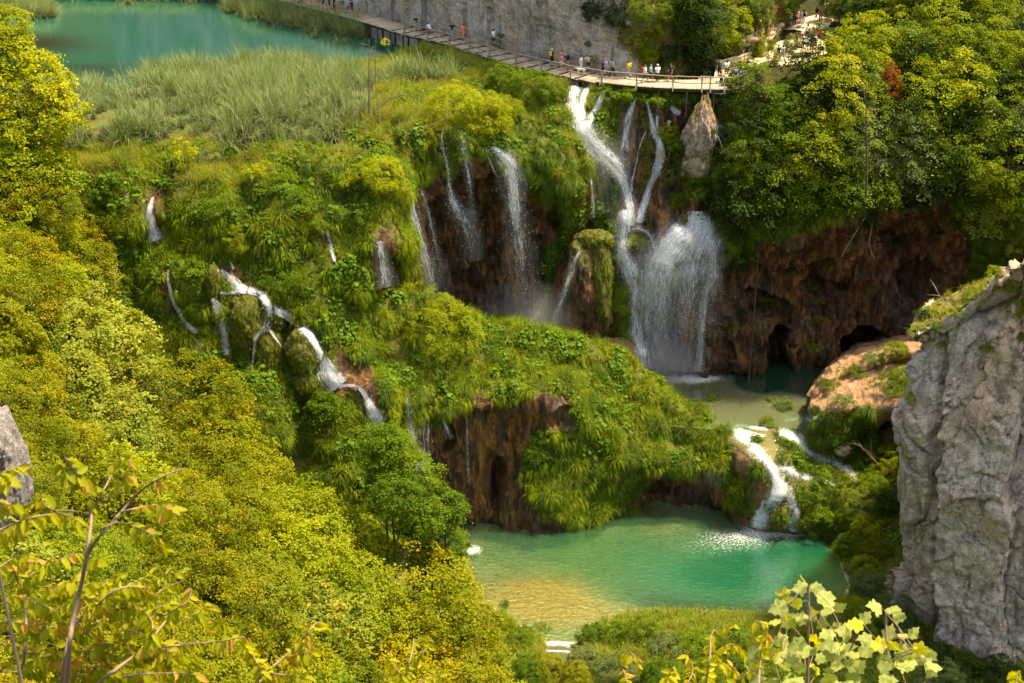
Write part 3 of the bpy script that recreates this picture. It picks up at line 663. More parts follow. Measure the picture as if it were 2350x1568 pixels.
# ---- tall pale cliff at the right edge
plan_r = [(57, 128, 0, 0), (46, 119, -.05, 0), (39.5, 111, -.06, 0), (35.0, 104.5, -.06, .0), (31.2, 100.2, .01, 0), (31.0, 97.2, .03, .02), (34.0, 94.4, .015, .05), (37.0, 92.6, .0, .05), (41.5, 91, 0, .05), (50, 89, 0, .05), (64, 84, 0, .05)]
tops = [20, 21, 24, 27, 26.6, 28, 31.5, 35, 38, 42, 46]
C_r = []
for k, f in enumerate([1, 1, .96, .8, .6, .4, .2, .08, 0]):
    row = []
    for (x, y, lx, ly), tp in zip(plan_r, tops):
        z = -1 + (tp + 1) * f
        p = np.array([x + lx * z, y + ly * z, z])
        if k == 0: c0 = np.array([62, 118]); p[:2] = p[:2] * .45 + c0 * .55; p[2] += 3
        row.append(p)
    C_r.append(row)
def disp_r(P, n, px, py):
    Pz = P * np.array([1, 1, .35]); d = fbm(P * .10, 3, 61) * 1.6 + fbm(Pz * .33, 4, 62) * .7 + fbm(P * 1.3, 4, 63) * .22
    # long vertical cleft
    cl = np.abs(px - (2205 - (py - 560) * .085) - 22 * fbm(P * .22, 3, 68)); d += -.7 * (1 - sm(cl, 2, 12)) * sm(py, 600, 680) * sm(fbm(P * .3, 2, 69), -.5, .1)
    q = P + np.stack([fbm(P * .5, 3, 171), fbm(P * .5, 3, 172), fbm(P * .5, 3, 173)], 1) * .7
    f1, e1 = facets(q * np.array([.19, .19, .08]), 151); f2, e2 = facets(q * np.array([.5, .5, .24]), 152); f3, e3 = facets(q * np.array([1.3, 1.3, .9]), 153)
    rw_ = (np.arange(len(P)) // 520) / 420.; up_ = (1 - .8 * sm(n[:, 2], .1, .5)) * (.18 + .82 * sm(rw_, .33, .42)); d = d * up_; f1 = f1 * up_; f2 = f2 * up_
    d += f1 * 1.7 + f2 * .55 + f3 * .13 - .22 * (1 - sm(e2, 0, .05)) - .35 * (1 - sm(e1, 0, .04))
    return d
def moss_r(P, n, px, py): return np.clip(.12 + .35 * fbm(P * .3, 4, 66) + .75 * np.clip(n[:, 2] - .15, 0, 1) + .3 * (1 - sm(P[:, 2], -1, 3)), 0, 1)
T_r = build_sheet('pale_cliff', C_r, 420, 520, disp_r, M['cliff2'], moss_r)

# ---- wooded bank, plateau with the path, and the far valley sides
fx = [1640, 1720, 1820, 1940, 2080, 2240, 2420, 2700]
C_wood = [
    [W(p, -420, Y=560) for p in fx],
    [W(p, -260, Y=330) for p in fx],
    [W(p, q, Y) for p, q, Y in zip(fx, [-120]*8, [215]*8)],
    [W(p, q, Y) for p, q, Y in zip(fx, [20,15,12,10,0,-10,-10,-10], [166,166,166,166,168,170,172,172])],
    [W(p, q, z) for p, q, z in zip(fx, [110,105,100,100,110,110,110,110], [149,148,147.5,147.5,150,152,152,152])],
    [W(p, q, z) for p, q, z in zip(fx, [190,186,176,180,215,220,220,220], [135.5,136,138.5,139,140,141,141,141])],
    [W(p, q, z) for p, q, z in zip(fx, [215,225,290,320,330,330,340,340], [132.8,133.2,134.5,134.5,135,135,134,132])],
    [W(p, q, z) for p, q, z in zip(fx, [300,420,460,450,440,430,430,430], [132.6,132.2,131.6,131.8,132,132,131,130])]]
T_wood = build_sheet('wooded_bank', C_wood, 160, 160, lambda P, n, a, b: fbm(P * .15, 3, 71) * .5 * sm(b, 205, 260), M['soil'], lambda P, n, a, b: a * 0 + 1)

# ---- near hillside under the bushes, left and below
C_hill = [
    [W(-260,150,150), W(-120,240,125), W(60,480,113), W(230,720,109), W(420,900,107), W(640,1120,105.5), W(830,1260,104), W(1000,1400,101), W(1180,1500,97), W(1300,1530,94)],
    [W(-300,260,112), W(-180,420,102), W(20,640,98), W(180,860,95), W(380,1060,93), W(600,1230,92), W(780,1380,92), W(950,1500,91), W(1120,1580,90), W(1280,1620,88)],
    [W(-360,420,85), W(-200,600,82), W(0,800,79), W(160,980,77), W(340,1160,77), W(540,1340,78), W(720,1480,79), W(900,1620,79), W(1080,1700,79), W(1240,1740,79)],
    [W(-420,760,62), W(-260,900,60), W(-60,1060,59), W(120,1240,59), W(300,1420,60), W(480,1580,62), W(680,1720,64), W(860,1820,66), W(1040,1900,67), W(1240,1960,68)],
    [W(-500,1200,44), W(-300,1320,43), W(-80,1460,43), W(120,1620,44), W(300,1780,46), W(480,1920,48), W(680,2060,50), W(880,2200,52), W(1080,2320,53), W(1300,2400,54)],
    [W(-600,2000,26), W(-360,2100,26), W(-100,2250,26), W(140,2400,27), W(360,2550,28), W(600,2700,29), W(820,2900,30), W(1100,3100,31), W(1300,3300,32), W(1600,3400,33)],
    [np.array([-30, 2, 66.]), np.array([-22, 2, 66.]), np.array([-16, 2, 66.]), np.array([-10, 2, 66.]), np.array([-5, 2, 66.]), np.array([0, 2, 66.]), np.array([5, 2, 65.]), np.array([10, 3, 63.]), np.array([16, 4, 60.]), np.array([24, 5, 56.])]]
C_hill = [[p + np.array([0, 0, -2.6 if k < 5 else 0]) for p in r] for k, r in enumerate(C_hill)]
T_hill = build_sheet('near_hillside', C_hill, 160, 160, lambda P, n, a, b: fbm(P * .12, 3, 81) * .8, M['soil'], lambda P, n, a, b: a * 0 + 1)

# ---- one ground sheet to the horizon, hills around
gx = np.linspace(-1500, 1500, 180); gy = np.linspace(-300, 2600, 180); X, Y = np.meshgrid(gx, gy)
rr = np.hypot(X / 1.0, (Y - 150)); Z = -6 + 40 * sm(Y, 230, 260) * 1 + sm(rr, 220, 900) * 260 + 30 * fbm(np.stack([X, Y, X * 0], -1).reshape(-1, 3) * .004, 4, 5).reshape(X.shape) * sm(rr, 200, 400)
Z = np.where(rr < 200, -6, Z)
gP = np.stack([X, Y, Z], -1).reshape(-1, 3)
grd = link('ground', mesh_np('ground', gP, gridfaces(180, 180)[:, ::-1], M['soil'])); grd['kind'] = 'structure'
# wooded valley side beyond the lake, mirrored in the water
plan_f = [(-230, 150, 0, .1), (-190, 210, 0, .5), (-140, 262, 0, .8), (-100, 285, 0, .8), (-70, 290, 0, .8), (-40, 300, 0, .8), (20, 300, 0, .8), (120, 300, 0, .8), (240, 300, 0, .8)]
T_far = cliff_sheet('far_hillside', plan_f, [34, 40, 55, 80, 120], 120, 200, lambda P, n, a, b: fbm(P * .05, 3, 81) * 6 + fbm(P * .25, 3, 82) * 2, M['soil'], lambda P, n, a, b: a * 0 + 1)
finish_bvh()
# ------------------------------------------------------------ vegetation meshes
def strips(base, dirs, width, segs, bend, length, attr_leaf, side=None, hmin=0):
    """n ribbons: base (n,3), start directions, gravity bend; returns V,F,h,leaf"""
    n = len(base); V = []; H = []; L = []
    p = base.copy(); d = dirs / np.linalg.norm(dirs, axis=1, keepdims=True)
    s = np.cross(d, [0, 0, 1]); s /= np.linalg.norm(s, axis=1, keepdims=True) + 1e-6
    if side is not None: s = side
    step = (length / segs)[:, None]
    for k in range(segs + 1):
        wd = (width * (1 - (k / segs) ** 1.8 * .92))[:, None] * .5
        V.append(np.stack([p - s * wd, p + s * wd], 1)); H.append(np.full((n, 2), k / segs)); L.append(np.repeat(attr_leaf[:, None], 2, 1))
        d = d + np.array([0, 0, -1]) * (bend / segs)[:, None]; d /= np.linalg.norm(d, axis=1, keepdims=True); p = p + d * step
    V = np.stack(V, 1).reshape(n, (segs + 1) * 2, 3); H = np.stack(H, 1).reshape(n, -1); L = np.stack(L, 1).reshape(n, -1)
    f = np.array([[2 * k, 2 * k + 1, 2 * k + 3, 2 * k + 2] for k in range(segs)])
    F = (np.arange(n)[:, None, None] * (segs + 1) * 2 + f[None]).reshape(-1, 4)
    return V.reshape(-1, 3), F, H.ravel(), L.ravel()
def tuft_mesh(name, n, h, spread, width, bend, mat, seed, r0=.15, segs=3, fan=None):
    g = np.random.default_rng(seed)
    az = g.uniform(0, 2 * np.pi, n) if fan is None else g.normal(np.pi / 2, fan, n)
    el = np.abs(g.normal(0, spread, n)); rad = np.sqrt(g.random(n)) * r0
    a2 = g.uniform(0, 2 * np.pi, n)
    base = np.stack([np.cos(a2) * rad, np.sin(a2) * rad, g.uniform(-.1, .02, n)], 1)
    d = np.stack([np.cos(az) * np.sin(el), np.sin(az) * np.sin(el), np.cos(el)], 1)
    V, F, H, L = strips(base, d, width * g.uniform(.6, 1.3, n), segs, bend * g.uniform(.5, 1.5, n), h * g.uniform(.55, 1.15, n), g.random(n))
    return mesh_np(name, V, F, mat, attrs={'h': H, 'leaf': L})
def leaf_quads(C, N, size, g, aspect=.6):
    """diamond leaves folded a little; C centres, N normals"""
    n = len(C); N = N / (np.linalg.norm(N, axis=1, keepdims=True) + 1e-9)
    r = g.normal(size=(n, 3)); u = np.cross(N, r); u /= np.linalg.norm(u, axis=1, keepdims=True) + 1e-9; v = np.cross(N, u)
    s = (size if hasattr(size, '__len__') else np.full(n, size)) * g.uniform(.65, 1.3, n); s = s[:, None]
    V = np.stack([C - u * s * .5, C - v * s * .5 * aspect - N * s * .06, C + u * s * .5 - N * s * .12, C + v * s * .5 * aspect - N * s * .06], 1).reshape(-1, 3)
    F = np.arange(4 * n).reshape(n, 4); return V, F
def crown_mesh(name, seed, rx, rz, ncl, per, leaf, mat, shape='round', clr=.55, flat=.35, hang=0, core=.35, ground=False):
    """foliage: leaf sprays gathered into flattened clumps through an uneven volume, origin at the crown's foot"""
    g = np.random.default_rng(seed)
    # lobes make the outline uneven
    nl = 7; ld = g.normal(size=(nl, 3)); ld /= np.linalg.norm(ld, axis=1, keepdims=True); la = g.uniform(-.34, .55, nl)
    c = g.normal(size=(ncl, 3)); c /= np.linalg.norm(c, axis=1, keepdims=True)
    r = core + (1 - core) * g.random(ncl) ** .45; r *= 1 + (la * np.exp((c @ ld.T - 1) * 3.5)).sum(1)
    out = c.copy(); c = c * r[:, None]
    if ground: c[:, 2] = np.abs(c[:, 2]) * .95
    if shape == 'cone':
        zz = (c[:, 2] + 1) / 2; c[:, :2] *= np.clip(1.25 - zz * 1.15, .08, 1.3)[:, None]
    if shape == 'tall': c[:, :2] *= (1 - .25 * c[:, 2:3])
    c *= np.array([rx, rx, rz]); zc = rz * (.1 if ground else 1.0)
    cn = out * .55 + np.array([0, 0, .8]) + g.normal(size=(ncl, 3)) * .3
    cn /= np.linalg.norm(cn, axis=1, keepdims=True)
    cs = clr * g.uniform(.6, 1.35, ncl)
    k = np.repeat(np.arange(ncl), per); m = len(k)
    q = g.normal(size=(m, 3)) * .5; nrm = cn[k]
    q = q - nrm * (q * nrm).sum(1, keepdims=True) * (1 - flat)
    droop = (q ** 2).sum(1, keepdims=True)
    P = c[k] + (q - np.array([0, 0, 1]) * droop * (.25 + hang)) * cs[k][:, None]
    P[:, 2] += zc
    N = nrm + g.normal(size=(m, 3)) * .45
    V, F = leaf_quads(P, N, leaf, g)
    l1 = np.repeat(np.clip(g.random(ncl)[k] * .6 + g.random(m) * .4, 0, 1), 4); l2 = np.repeat(g.random(m), 4)
    return mesh_np(name, V, F, mat, smooth=False, attrs={'leaf': l1, 'leaf2': l2})
def tube_mesh(name, paths, mat, nside=6):
    """paths: list of (points (k,3), radii (k,)) -> one mesh of tapered limbs"""
    V = []; F = []; L = []; off = 0
    for pts, rad in paths:
        pts = np.asarray(pts, float); k = len(pts)
        tg = np.gradient(pts, axis=0); tg /= np.linalg.norm(tg, axis=1, keepdims=True) + 1e-9
        ref = np.array([0, 0, 1.]) if abs(tg[0, 2]) < .8 else np.array([1., 0, 0])
        a = np.cross(tg, ref); a /= np.linalg.norm(a, axis=1, keepdims=True) + 1e-9; b = np.cross(tg, a)
        th = np.linspace(0, 2 * np.pi, nside, endpoint=False)
        ring = pts[:, None] + (a[:, None] * np.cos(th)[None, :, None] + b[:, None] * np.sin(th)[None, :, None]) * np.asarray(rad)[:, None, None]
        V.append(ring.reshape(-1, 3)); L.append(np.full(k * nside, random.random()))
        for i in range(k - 1):
            for j in range(nside):
                F.append((off + i * nside + j, off + i * nside + (j + 1) % nside, off + (i + 1) * nside + (j + 1) % nside, off + (i + 1) * nside + j))
        off += k * nside
    V = np.concatenate(V)
    return mesh_np(name, V, np.array(F), mat, attrs={'leaf': np.concatenate(L)})
def limb(p0, d, length, r0, r1, g, wig=.25, grav=0, n=6):
    p = np.array(p0, float); d = np.array(d, float); d /= np.linalg.norm(d); pts = [p.copy()]
    for k in range(n - 1):
        d = d + g.normal(size=3) * wig / n * 2 + np.array([0, 0, grav]) / n; d /= np.linalg.norm(d); p = p + d * length / (n - 1); pts.append(p.copy())
    return np.array(pts), np.linspace(r0, r1, n)
def trunk_mesh(name, seed, h, r, top, spread, mat, nl=9, twigs=2, first=.35):
    g = np.random.default_rng(seed); P = []
    tp, tr = limb((0, 0, -.6), (g.normal() * .05, g.normal() * .05, 1), h + .6, r, r * .25, g, .12, 0, 8); P.append((tp, tr))
    for k in range(nl):
        f = first + (1 - first) * k / nl; i = min(6, int(f * 7)); b = tp[i] + (tp[i + 1] - tp[i]) * (f * 7 - i)
        az = k * 2.4 + g.random(); ln = spread * (1.05 - .5 * f) * g.uniform(.7, 1.1)
        lp, lr = limb(b, (math.cos(az), math.sin(az), .7), ln, r * .42 * (1.1 - f * .6), r * .08, g, .4, .1); P.append((lp, lr))
        for q in range(twigs):
            b2 = lp[2 + q]; az2 = az + g.uniform(-1, 1)
            P.append(limb(b2, (math.cos(az2), math.sin(az2), .5), ln * .5, r * .12, r * .04, g, .4, 0, 4))
    return tube_mesh(name, P, mat, 5)

# ---- scattered ground cover (uncountable: one object per kind)
LIB = {}
def library(name, meshes):
    c = bpy.data.collections.new(name)
    for i, me in enumerate(meshes):
        o = bpy.data.objects.new(name + '_piece', me); c.objects.link(o)
    LIB[name] = c; return c
def gn_group(coll):
    ng = bpy.data.node_groups.new('scatter_' + coll.name, 'GeometryNodeTree')
    ng.interface.new_socket('Geometry', in_out='INPUT', socket_type='NodeSocketGeometry')
    ng.interface.new_socket('Geometry', in_out='OUTPUT', socket_type='NodeSocketGeometry')
    n = ng.nodes; gi = n.new('NodeGroupInput'); go = n.new('NodeGroupOutput')
    ci = n.new('GeometryNodeCollectionInfo'); ci.inputs[0].default_value = coll; ci.inputs[1].default_value = True; ci.inputs[2].default_value = True
    m2p = n.new('GeometryNodeMeshToPoints'); iop = n.new('GeometryNodeInstanceOnPoints'); iop.inputs['Pick Instance'].default_value = True
    def na(nm, ty):
        x = n.new('GeometryNodeInputNamedAttribute'); x.data_type = ty; x.inputs[0].default_value = nm; return x.outputs[0]
    e2r = n.new('FunctionNodeEulerToRotation')
    L = ng.links.new
    L(gi.outputs[0], m2p.inputs[0]); L(m2p.outputs[0], iop.inputs['Points']); L(ci.outputs[0], iop.inputs['Instance'])
    L(na('rot', 'FLOAT_VECTOR'), e2r.inputs[0]); L(e2r.outputs[0], iop.inputs['Rotation'])
    L(na('scl', 'FLOAT'), iop.inputs['Scale']); L(na('idx', 'INT'), iop.inputs['Instance Index'])
    L(iop.outputs[0], go.inputs[0]); return ng
def scatter(name, P, rot, scl, coll, label=None, tint=None):
    n = len(P); me = bpy.data.meshes.new(name); me.vertices.add(n); me.vertices.foreach_set('co', np.asarray(P, np.float32).ravel())
    g = np.random.default_rng(n)
    me.attributes.new('rot', 'FLOAT_VECTOR', 'POINT').data.foreach_set('vector', np.asarray(rot, np.float32).ravel())
    me.attributes.new('scl', 'FLOAT', 'POINT').data.foreach_set('value', np.asarray(scl, np.float32))
    me.attributes.new('idx', 'INT', 'POINT').data.foreach_set('value', g.integers(0, len(coll.objects), n).astype(np.int32))
    me.attributes.new('tint', 'FLOAT', 'POINT').data.foreach_set('value', np.asarray(tint if tint is not None else g.random(n), np.float32))
    o = link(name, me); md = o.modifiers.new('scatter', 'NODES'); md.node_group = gn_group(coll)
    o['kind'] = 'stuff'
    if label: o['label'] = label
    print('scatter', name, n); return o
FALLZ = [([(1319,192),(1317,228),(1319,254),(1327,276)], 19), ([(1351,192),(1341,218),(1335,276)], 10), ([(1388,196),(1375,234),(1349,292)], 11), ([(1325,276),(1353,328),(1409,380),(1433,424),(1447,488),(1436,525)], 16), ([(1293,236),(1327,276)], 9), ([(1373,360),(1385,430),(1395,490)], 20), ([(1461,214),(1445,254),(1437,288),(1430,340),(1433,408),(1442,450)], 11), ([(1480,216),(1491,254),(1499,296),(1509,312),(1514,350),(1497,412),(1471,488),(1469,510)], 12), ([(1516,222),(1507,300)], 7), ([(1600,480),(1620,500),(1635,620)], 16), ([(1600,485),(1560,545),(1500,600)], 26), ([(1567,214),(1580,238)], 8), ([(1538,238),(1562,262)], 8), ([(1682,236),(1699,290)], 9), ([(1649,284),(1675,332)], 11)]
def sample(T, dens, maskf, seed=0):
    """random points on a terrain sheet: dens per square metre times maskf(P, N, px, py, moss) in 0..1"""
    g = np.random.default_rng(seed); P, F, N, ms = T['P'], T['F'], T['N'], T['moss']
    a, b, c, d = (P[F[:, k]] for k in range(4)); area = .5 * np.linalg.norm(np.cross(c - a, d - b), axis=1)
    cen = (a + c) / 2; px, py = proj(cen); m = np.clip(maskf(cen, N[F[:, 0]], px, py, ms[F].mean(1)), 0, 1)
    if T is T_step: m = m * (linefoam(px, py, [(q_, w_ * .8) for q_, w_ in RAP]) < .3)
    if T is T_left: m = m * (linefoam(px, py, [(q_, w_ * 1.05) for q_, w_ in CASC]) < .34)
    if T is T_wall: m = m * (linefoam(px, py, FALLZ) < .4)
    lam = area * dens * m; cnt = g.poisson(lam); idx = np.repeat(np.arange(len(F)), cnt)
    u = g.random((len(idx), 1)); v = g.random((len(idx), 1))
    Q = (a[idx] * (1 - u) + b[idx] * u) * (1 - v) + (d[idx] * (1 - u) + c[idx] * u) * v
    return Q, N[F[idx, 0]]
def align(N, g, upw=.8, nw=.6, jit=.12):
    z = N * nw + np.array([0, 0, upw]) + g.normal(size=N.shape) * jit; z /= np.linalg.norm(z, axis=1, keepdims=True)
    # euler XYZ with free spin first: R = Rz(c) Ry(b) Rx(a); use spin about local z by composing through matrices
    sp_ = g.uniform(0, 2 * np.pi, len(N)); out = np.zeros((len(N), 3))
    x = np.stack([np.cos(sp_), np.sin(sp_), sp_ * 0], 1); x = x - z * (x * z).sum(1, keepdims=True); x /= np.linalg.norm(x, axis=1, keepdims=True); y = np.cross(z, x)
    out[:, 1] = np.arcsin(np.clip(-x[:, 2], -1, 1)); out[:, 0] = np.arctan2(y[:, 2], z[:, 2]); out[:, 2] = np.arctan2(x[:, 1], x[:, 0]); return out
def face_out(N, g, jit=.35):
    """turn about the vertical so local +y looks out of the wall"""
    az = np.arctan2(N[:, 1], N[:, 0]) - np.pi / 2 + g.normal(size=len(N)) * jit
    return np.stack([az * 0, az * 0, az], 1)

# ground-cover materials
GR = dict(
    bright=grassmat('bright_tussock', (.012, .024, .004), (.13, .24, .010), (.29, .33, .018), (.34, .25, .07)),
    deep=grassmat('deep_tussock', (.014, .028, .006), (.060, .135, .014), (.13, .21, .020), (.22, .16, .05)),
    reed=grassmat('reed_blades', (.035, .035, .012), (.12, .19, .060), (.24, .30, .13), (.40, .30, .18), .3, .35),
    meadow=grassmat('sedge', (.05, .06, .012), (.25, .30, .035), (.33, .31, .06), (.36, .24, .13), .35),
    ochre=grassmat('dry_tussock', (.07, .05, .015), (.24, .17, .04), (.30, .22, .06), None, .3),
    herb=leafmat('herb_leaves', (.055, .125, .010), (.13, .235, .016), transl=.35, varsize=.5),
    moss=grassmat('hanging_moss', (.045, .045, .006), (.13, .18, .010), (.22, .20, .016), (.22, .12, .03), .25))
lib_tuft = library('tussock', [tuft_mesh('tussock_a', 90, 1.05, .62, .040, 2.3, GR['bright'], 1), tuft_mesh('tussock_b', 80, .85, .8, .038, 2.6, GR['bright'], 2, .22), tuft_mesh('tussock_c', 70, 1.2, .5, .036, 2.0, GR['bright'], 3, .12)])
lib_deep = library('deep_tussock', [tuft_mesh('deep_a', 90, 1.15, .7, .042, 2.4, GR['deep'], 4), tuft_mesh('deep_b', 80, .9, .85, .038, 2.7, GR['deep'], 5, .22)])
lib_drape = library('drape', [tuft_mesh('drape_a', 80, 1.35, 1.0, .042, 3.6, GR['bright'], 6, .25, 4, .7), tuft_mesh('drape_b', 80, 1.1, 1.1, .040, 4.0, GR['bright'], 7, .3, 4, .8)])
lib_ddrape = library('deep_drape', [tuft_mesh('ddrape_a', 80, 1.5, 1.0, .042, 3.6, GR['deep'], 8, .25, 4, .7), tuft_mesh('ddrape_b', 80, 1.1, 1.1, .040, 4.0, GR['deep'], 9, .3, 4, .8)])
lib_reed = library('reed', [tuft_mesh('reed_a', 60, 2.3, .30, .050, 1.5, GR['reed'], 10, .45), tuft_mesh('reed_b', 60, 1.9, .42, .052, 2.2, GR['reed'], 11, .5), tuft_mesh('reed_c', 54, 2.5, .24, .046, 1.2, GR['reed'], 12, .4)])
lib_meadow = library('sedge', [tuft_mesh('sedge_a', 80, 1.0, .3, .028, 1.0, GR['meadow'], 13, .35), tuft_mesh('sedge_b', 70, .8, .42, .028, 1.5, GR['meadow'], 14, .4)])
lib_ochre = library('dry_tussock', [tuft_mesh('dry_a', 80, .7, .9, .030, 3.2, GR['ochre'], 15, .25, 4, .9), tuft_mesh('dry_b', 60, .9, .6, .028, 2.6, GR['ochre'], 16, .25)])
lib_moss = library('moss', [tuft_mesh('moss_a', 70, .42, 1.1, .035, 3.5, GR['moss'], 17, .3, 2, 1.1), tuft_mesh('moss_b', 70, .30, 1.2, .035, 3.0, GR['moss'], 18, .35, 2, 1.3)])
def herb_mesh(name, seed, n=46, size=.30, rx=.55):
    g = np.random.default_rng(seed); P = g.normal(size=(n, 3)) * [rx * .6, rx * .6, .2] + [0, 0, .42]; P[:, 2] -= (P[:, 0] ** 2 + P[:, 1] ** 2) * .5
    N = P * [.8, .8, 0] + [0, 0, .7] + g.normal(size=(n, 3)) * .3; N /= np.linalg.norm(N, axis=1, keepdims=True)
    V = []; F = []
    for i in range(n):
        u = np.cross(N[i], g.normal(size=3)); u /= np.linalg.norm(u); v = np.cross(N[i], u); s = size * g.uniform(.5, 1.2) * .5
        th = np.linspace(0, 2 * np.pi, 6, endpoint=False); V.append(P[i] + s * (np.cos(th)[:, None] * u + np.sin(th)[:, None] * v) + N[i] * (np.cos(2 * th) * s * .25)[:, None]); F.append(np.arange(6) + 6 * i)
    lf = np.repeat(g.random(n), 6); return mesh_np(name, np.concatenate(V), np.array(F), GR['herb'], attrs={'leaf': lf, 'leaf2': lf})
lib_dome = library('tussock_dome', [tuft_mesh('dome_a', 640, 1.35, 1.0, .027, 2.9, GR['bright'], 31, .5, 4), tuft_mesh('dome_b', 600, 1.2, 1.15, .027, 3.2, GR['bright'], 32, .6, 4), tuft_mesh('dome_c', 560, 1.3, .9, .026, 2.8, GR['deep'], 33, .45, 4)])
lib_herb = library('herb', [herb_mesh('herb_a', 1), herb_mesh('herb_b', 2, 60, .24, .7), herb_mesh('herb_c', 3, 36, .36, .5)])

def patch(P, sc, s, lo=-.1, hi=.25): return sm(fbm(P * sc, 3, s), lo, hi)
REEDS = [(-130,195),(200,190),(340,165),(480,150),(600,150),(740,165),(860,166),(1000,164),(1068,180),(1010,190),(930,190),(860,215),(850,250),(800,300),(760,345),(640,330),(560,350),(430,330),(300,340),(180,345),(60,380),(-130,400)]
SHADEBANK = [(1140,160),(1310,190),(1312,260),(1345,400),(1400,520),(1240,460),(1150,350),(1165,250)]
def all_ground(T, tag_):
    gap = (lambda P: sm(billow(P, .24, 3, .75)[0] + .25 * fbm(P * .8, 2, 7), .10, .34)) if tag_ == 'slope' else (lambda P: 1)
    g = np.random.default_rng(hash(tag_) % 1000 if False else len(tag_) * 7)
    out = {}
    def reed(P, N, px, py, m): wx, wy = warp(px, py, P, 14, .2); return (inpoly(wx, wy, REEDS) * (N[:, 2] > .3)) * (.12 + .88 * patch(P, .28, 101, -.30, .0))
    Q, N = sample(T, 1.7, reed, 3); rs = .62 + .55 * patch(Q, .22, 141, -.25, .25) if len(Q) else 1; out['reed'] = (Q, align(N, g, 1, .1, .16), g.uniform(.8, 1.12, len(Q)) * rs, lib_reed)
    def meadow(P, N, px, py, m): wx, wy = warp(px, py, P, 30, .3); z = ~inpoly(wx, wy, REEDS) & (N[:, 2] > .55) & (m > .5) & (py < 430); return z * patch(P, .35, 103, -.3, 0) * 1.0
    Q, N = sample(T, 5, meadow, 4); out['sedge'] = (Q, align(N, g, 1, .4, .2), g.uniform(.7, 1.3, len(Q)), lib_meadow)
    nr = lambda px, py, P: ~inpoly(px, py, REEDS)
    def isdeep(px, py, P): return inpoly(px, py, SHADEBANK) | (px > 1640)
    def tuft(P, N, px, py, m): return nr(px, py, P) * (N[:, 2] > .28) * (m > .5) * ~isdeep(px, py, P) * (.25 + .75 * patch(P, .6, 105, -.35, .05)) * gap(P)
    Q, N = sample(T, 3.2, tuft, 5); out['tussock_grass'] = (Q, align(N, g, .7, .75, .15), g.uniform(.55, 1.15, len(Q)), lib_tuft)
    def dome(P, N, px, py, m): return nr(px, py, P) * (N[:, 2] > .05) * (m > .5) * (py > 350) * (.3 + .7 * patch(P, .3, 115, -.2, .2)) * gap(P)
    Q, N = sample(T, .60, dome, 15); out['tussock_domes'] = (Q + N * .15, align(N, g, .8, .45, .1), g.uniform(.5, 1.3, len(Q)), lib_dome)
    def drape(P, N, px, py, m): return nr(px, py, P) * (N[:, 2] <= .4) * (N[:, 2] > -.5) * (m > .62) * ~isdeep(px, py, P) * patch(P, .5, 107, -.45, .0) * gap(P) * ((px < 1290) | (px > 1640) | (py > 640))
    Q, N = sample(T, 3.2, drape, 6); out['hanging_grass'] = (Q, face_out(N, g), g.uniform(.5, 1.1, len(Q)), lib_drape)
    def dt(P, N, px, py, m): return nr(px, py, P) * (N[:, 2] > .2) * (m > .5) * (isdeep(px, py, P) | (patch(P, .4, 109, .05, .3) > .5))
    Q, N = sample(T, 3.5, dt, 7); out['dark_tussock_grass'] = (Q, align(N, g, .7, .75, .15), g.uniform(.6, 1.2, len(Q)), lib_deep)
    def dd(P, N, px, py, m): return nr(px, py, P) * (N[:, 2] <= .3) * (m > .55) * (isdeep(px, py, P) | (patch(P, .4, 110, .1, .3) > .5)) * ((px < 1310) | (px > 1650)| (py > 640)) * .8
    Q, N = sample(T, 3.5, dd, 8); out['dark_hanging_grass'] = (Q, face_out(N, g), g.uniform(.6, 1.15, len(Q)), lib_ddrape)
    def hb(P, N, px, py, m): return nr(px, py, P) * (m > .55) * (N[:, 2] > -.1) * patch(P, .42, 111, -.08, .14)
    Q, N = sample(T, 3.0, hb, 9); out['leafy_herbs'] = (Q, align(N, g, .7, .7, .2), g.uniform(.5, 1.1, len(Q)), lib_herb)
    def mo(P, N, px, py, m): return (m > .42) * (N[:, 2] < .75) * (.25 + .75 * ((px > 1290) & (px < 1660) & (py > 200)))
    Q, N = sample(T, 9, mo, 10); out['hanging_moss'] = (Q, face_out(N, g, .5), g.uniform(.5, 1.1, len(Q)), lib_moss)
    return out
LBL = dict(tussock_domes='rounded tussock domes of arching grass on the tufa steps', reed='grey-green reeds covering the plateau beside the upper lake', sedge='yellow-green sedge meadow at the plateau rim', tussock_grass='bright green tussock grass on the tufa', hanging_grass='long grass hanging over the tufa edges',
           dark_tussock_grass='darker green tussock grass in the shaded spots', dark_hanging_grass='dark green grass hanging on the shaded bank', leafy_herbs='round-leaved herbs growing among the tussocks', hanging_moss='short moss hanging on the wet tufa')
acc = {}
for T, tg in ((T_left, 'slope'), (T_wall, 'wall'), (T_mound, 'mound'), (T_step, 'outflow'), (T_knoll, 'knoll')):
    for k, v in all_ground(T, tg).items(): acc.setdefault(k, []).append(v)
for k, L in acc.items():
    scatter(k, np.concatenate([l[0] for l in L]), np.concatenate([l[1] for l in L]), np.concatenate([l[2] for l in L]), L[0][3], LBL[k])
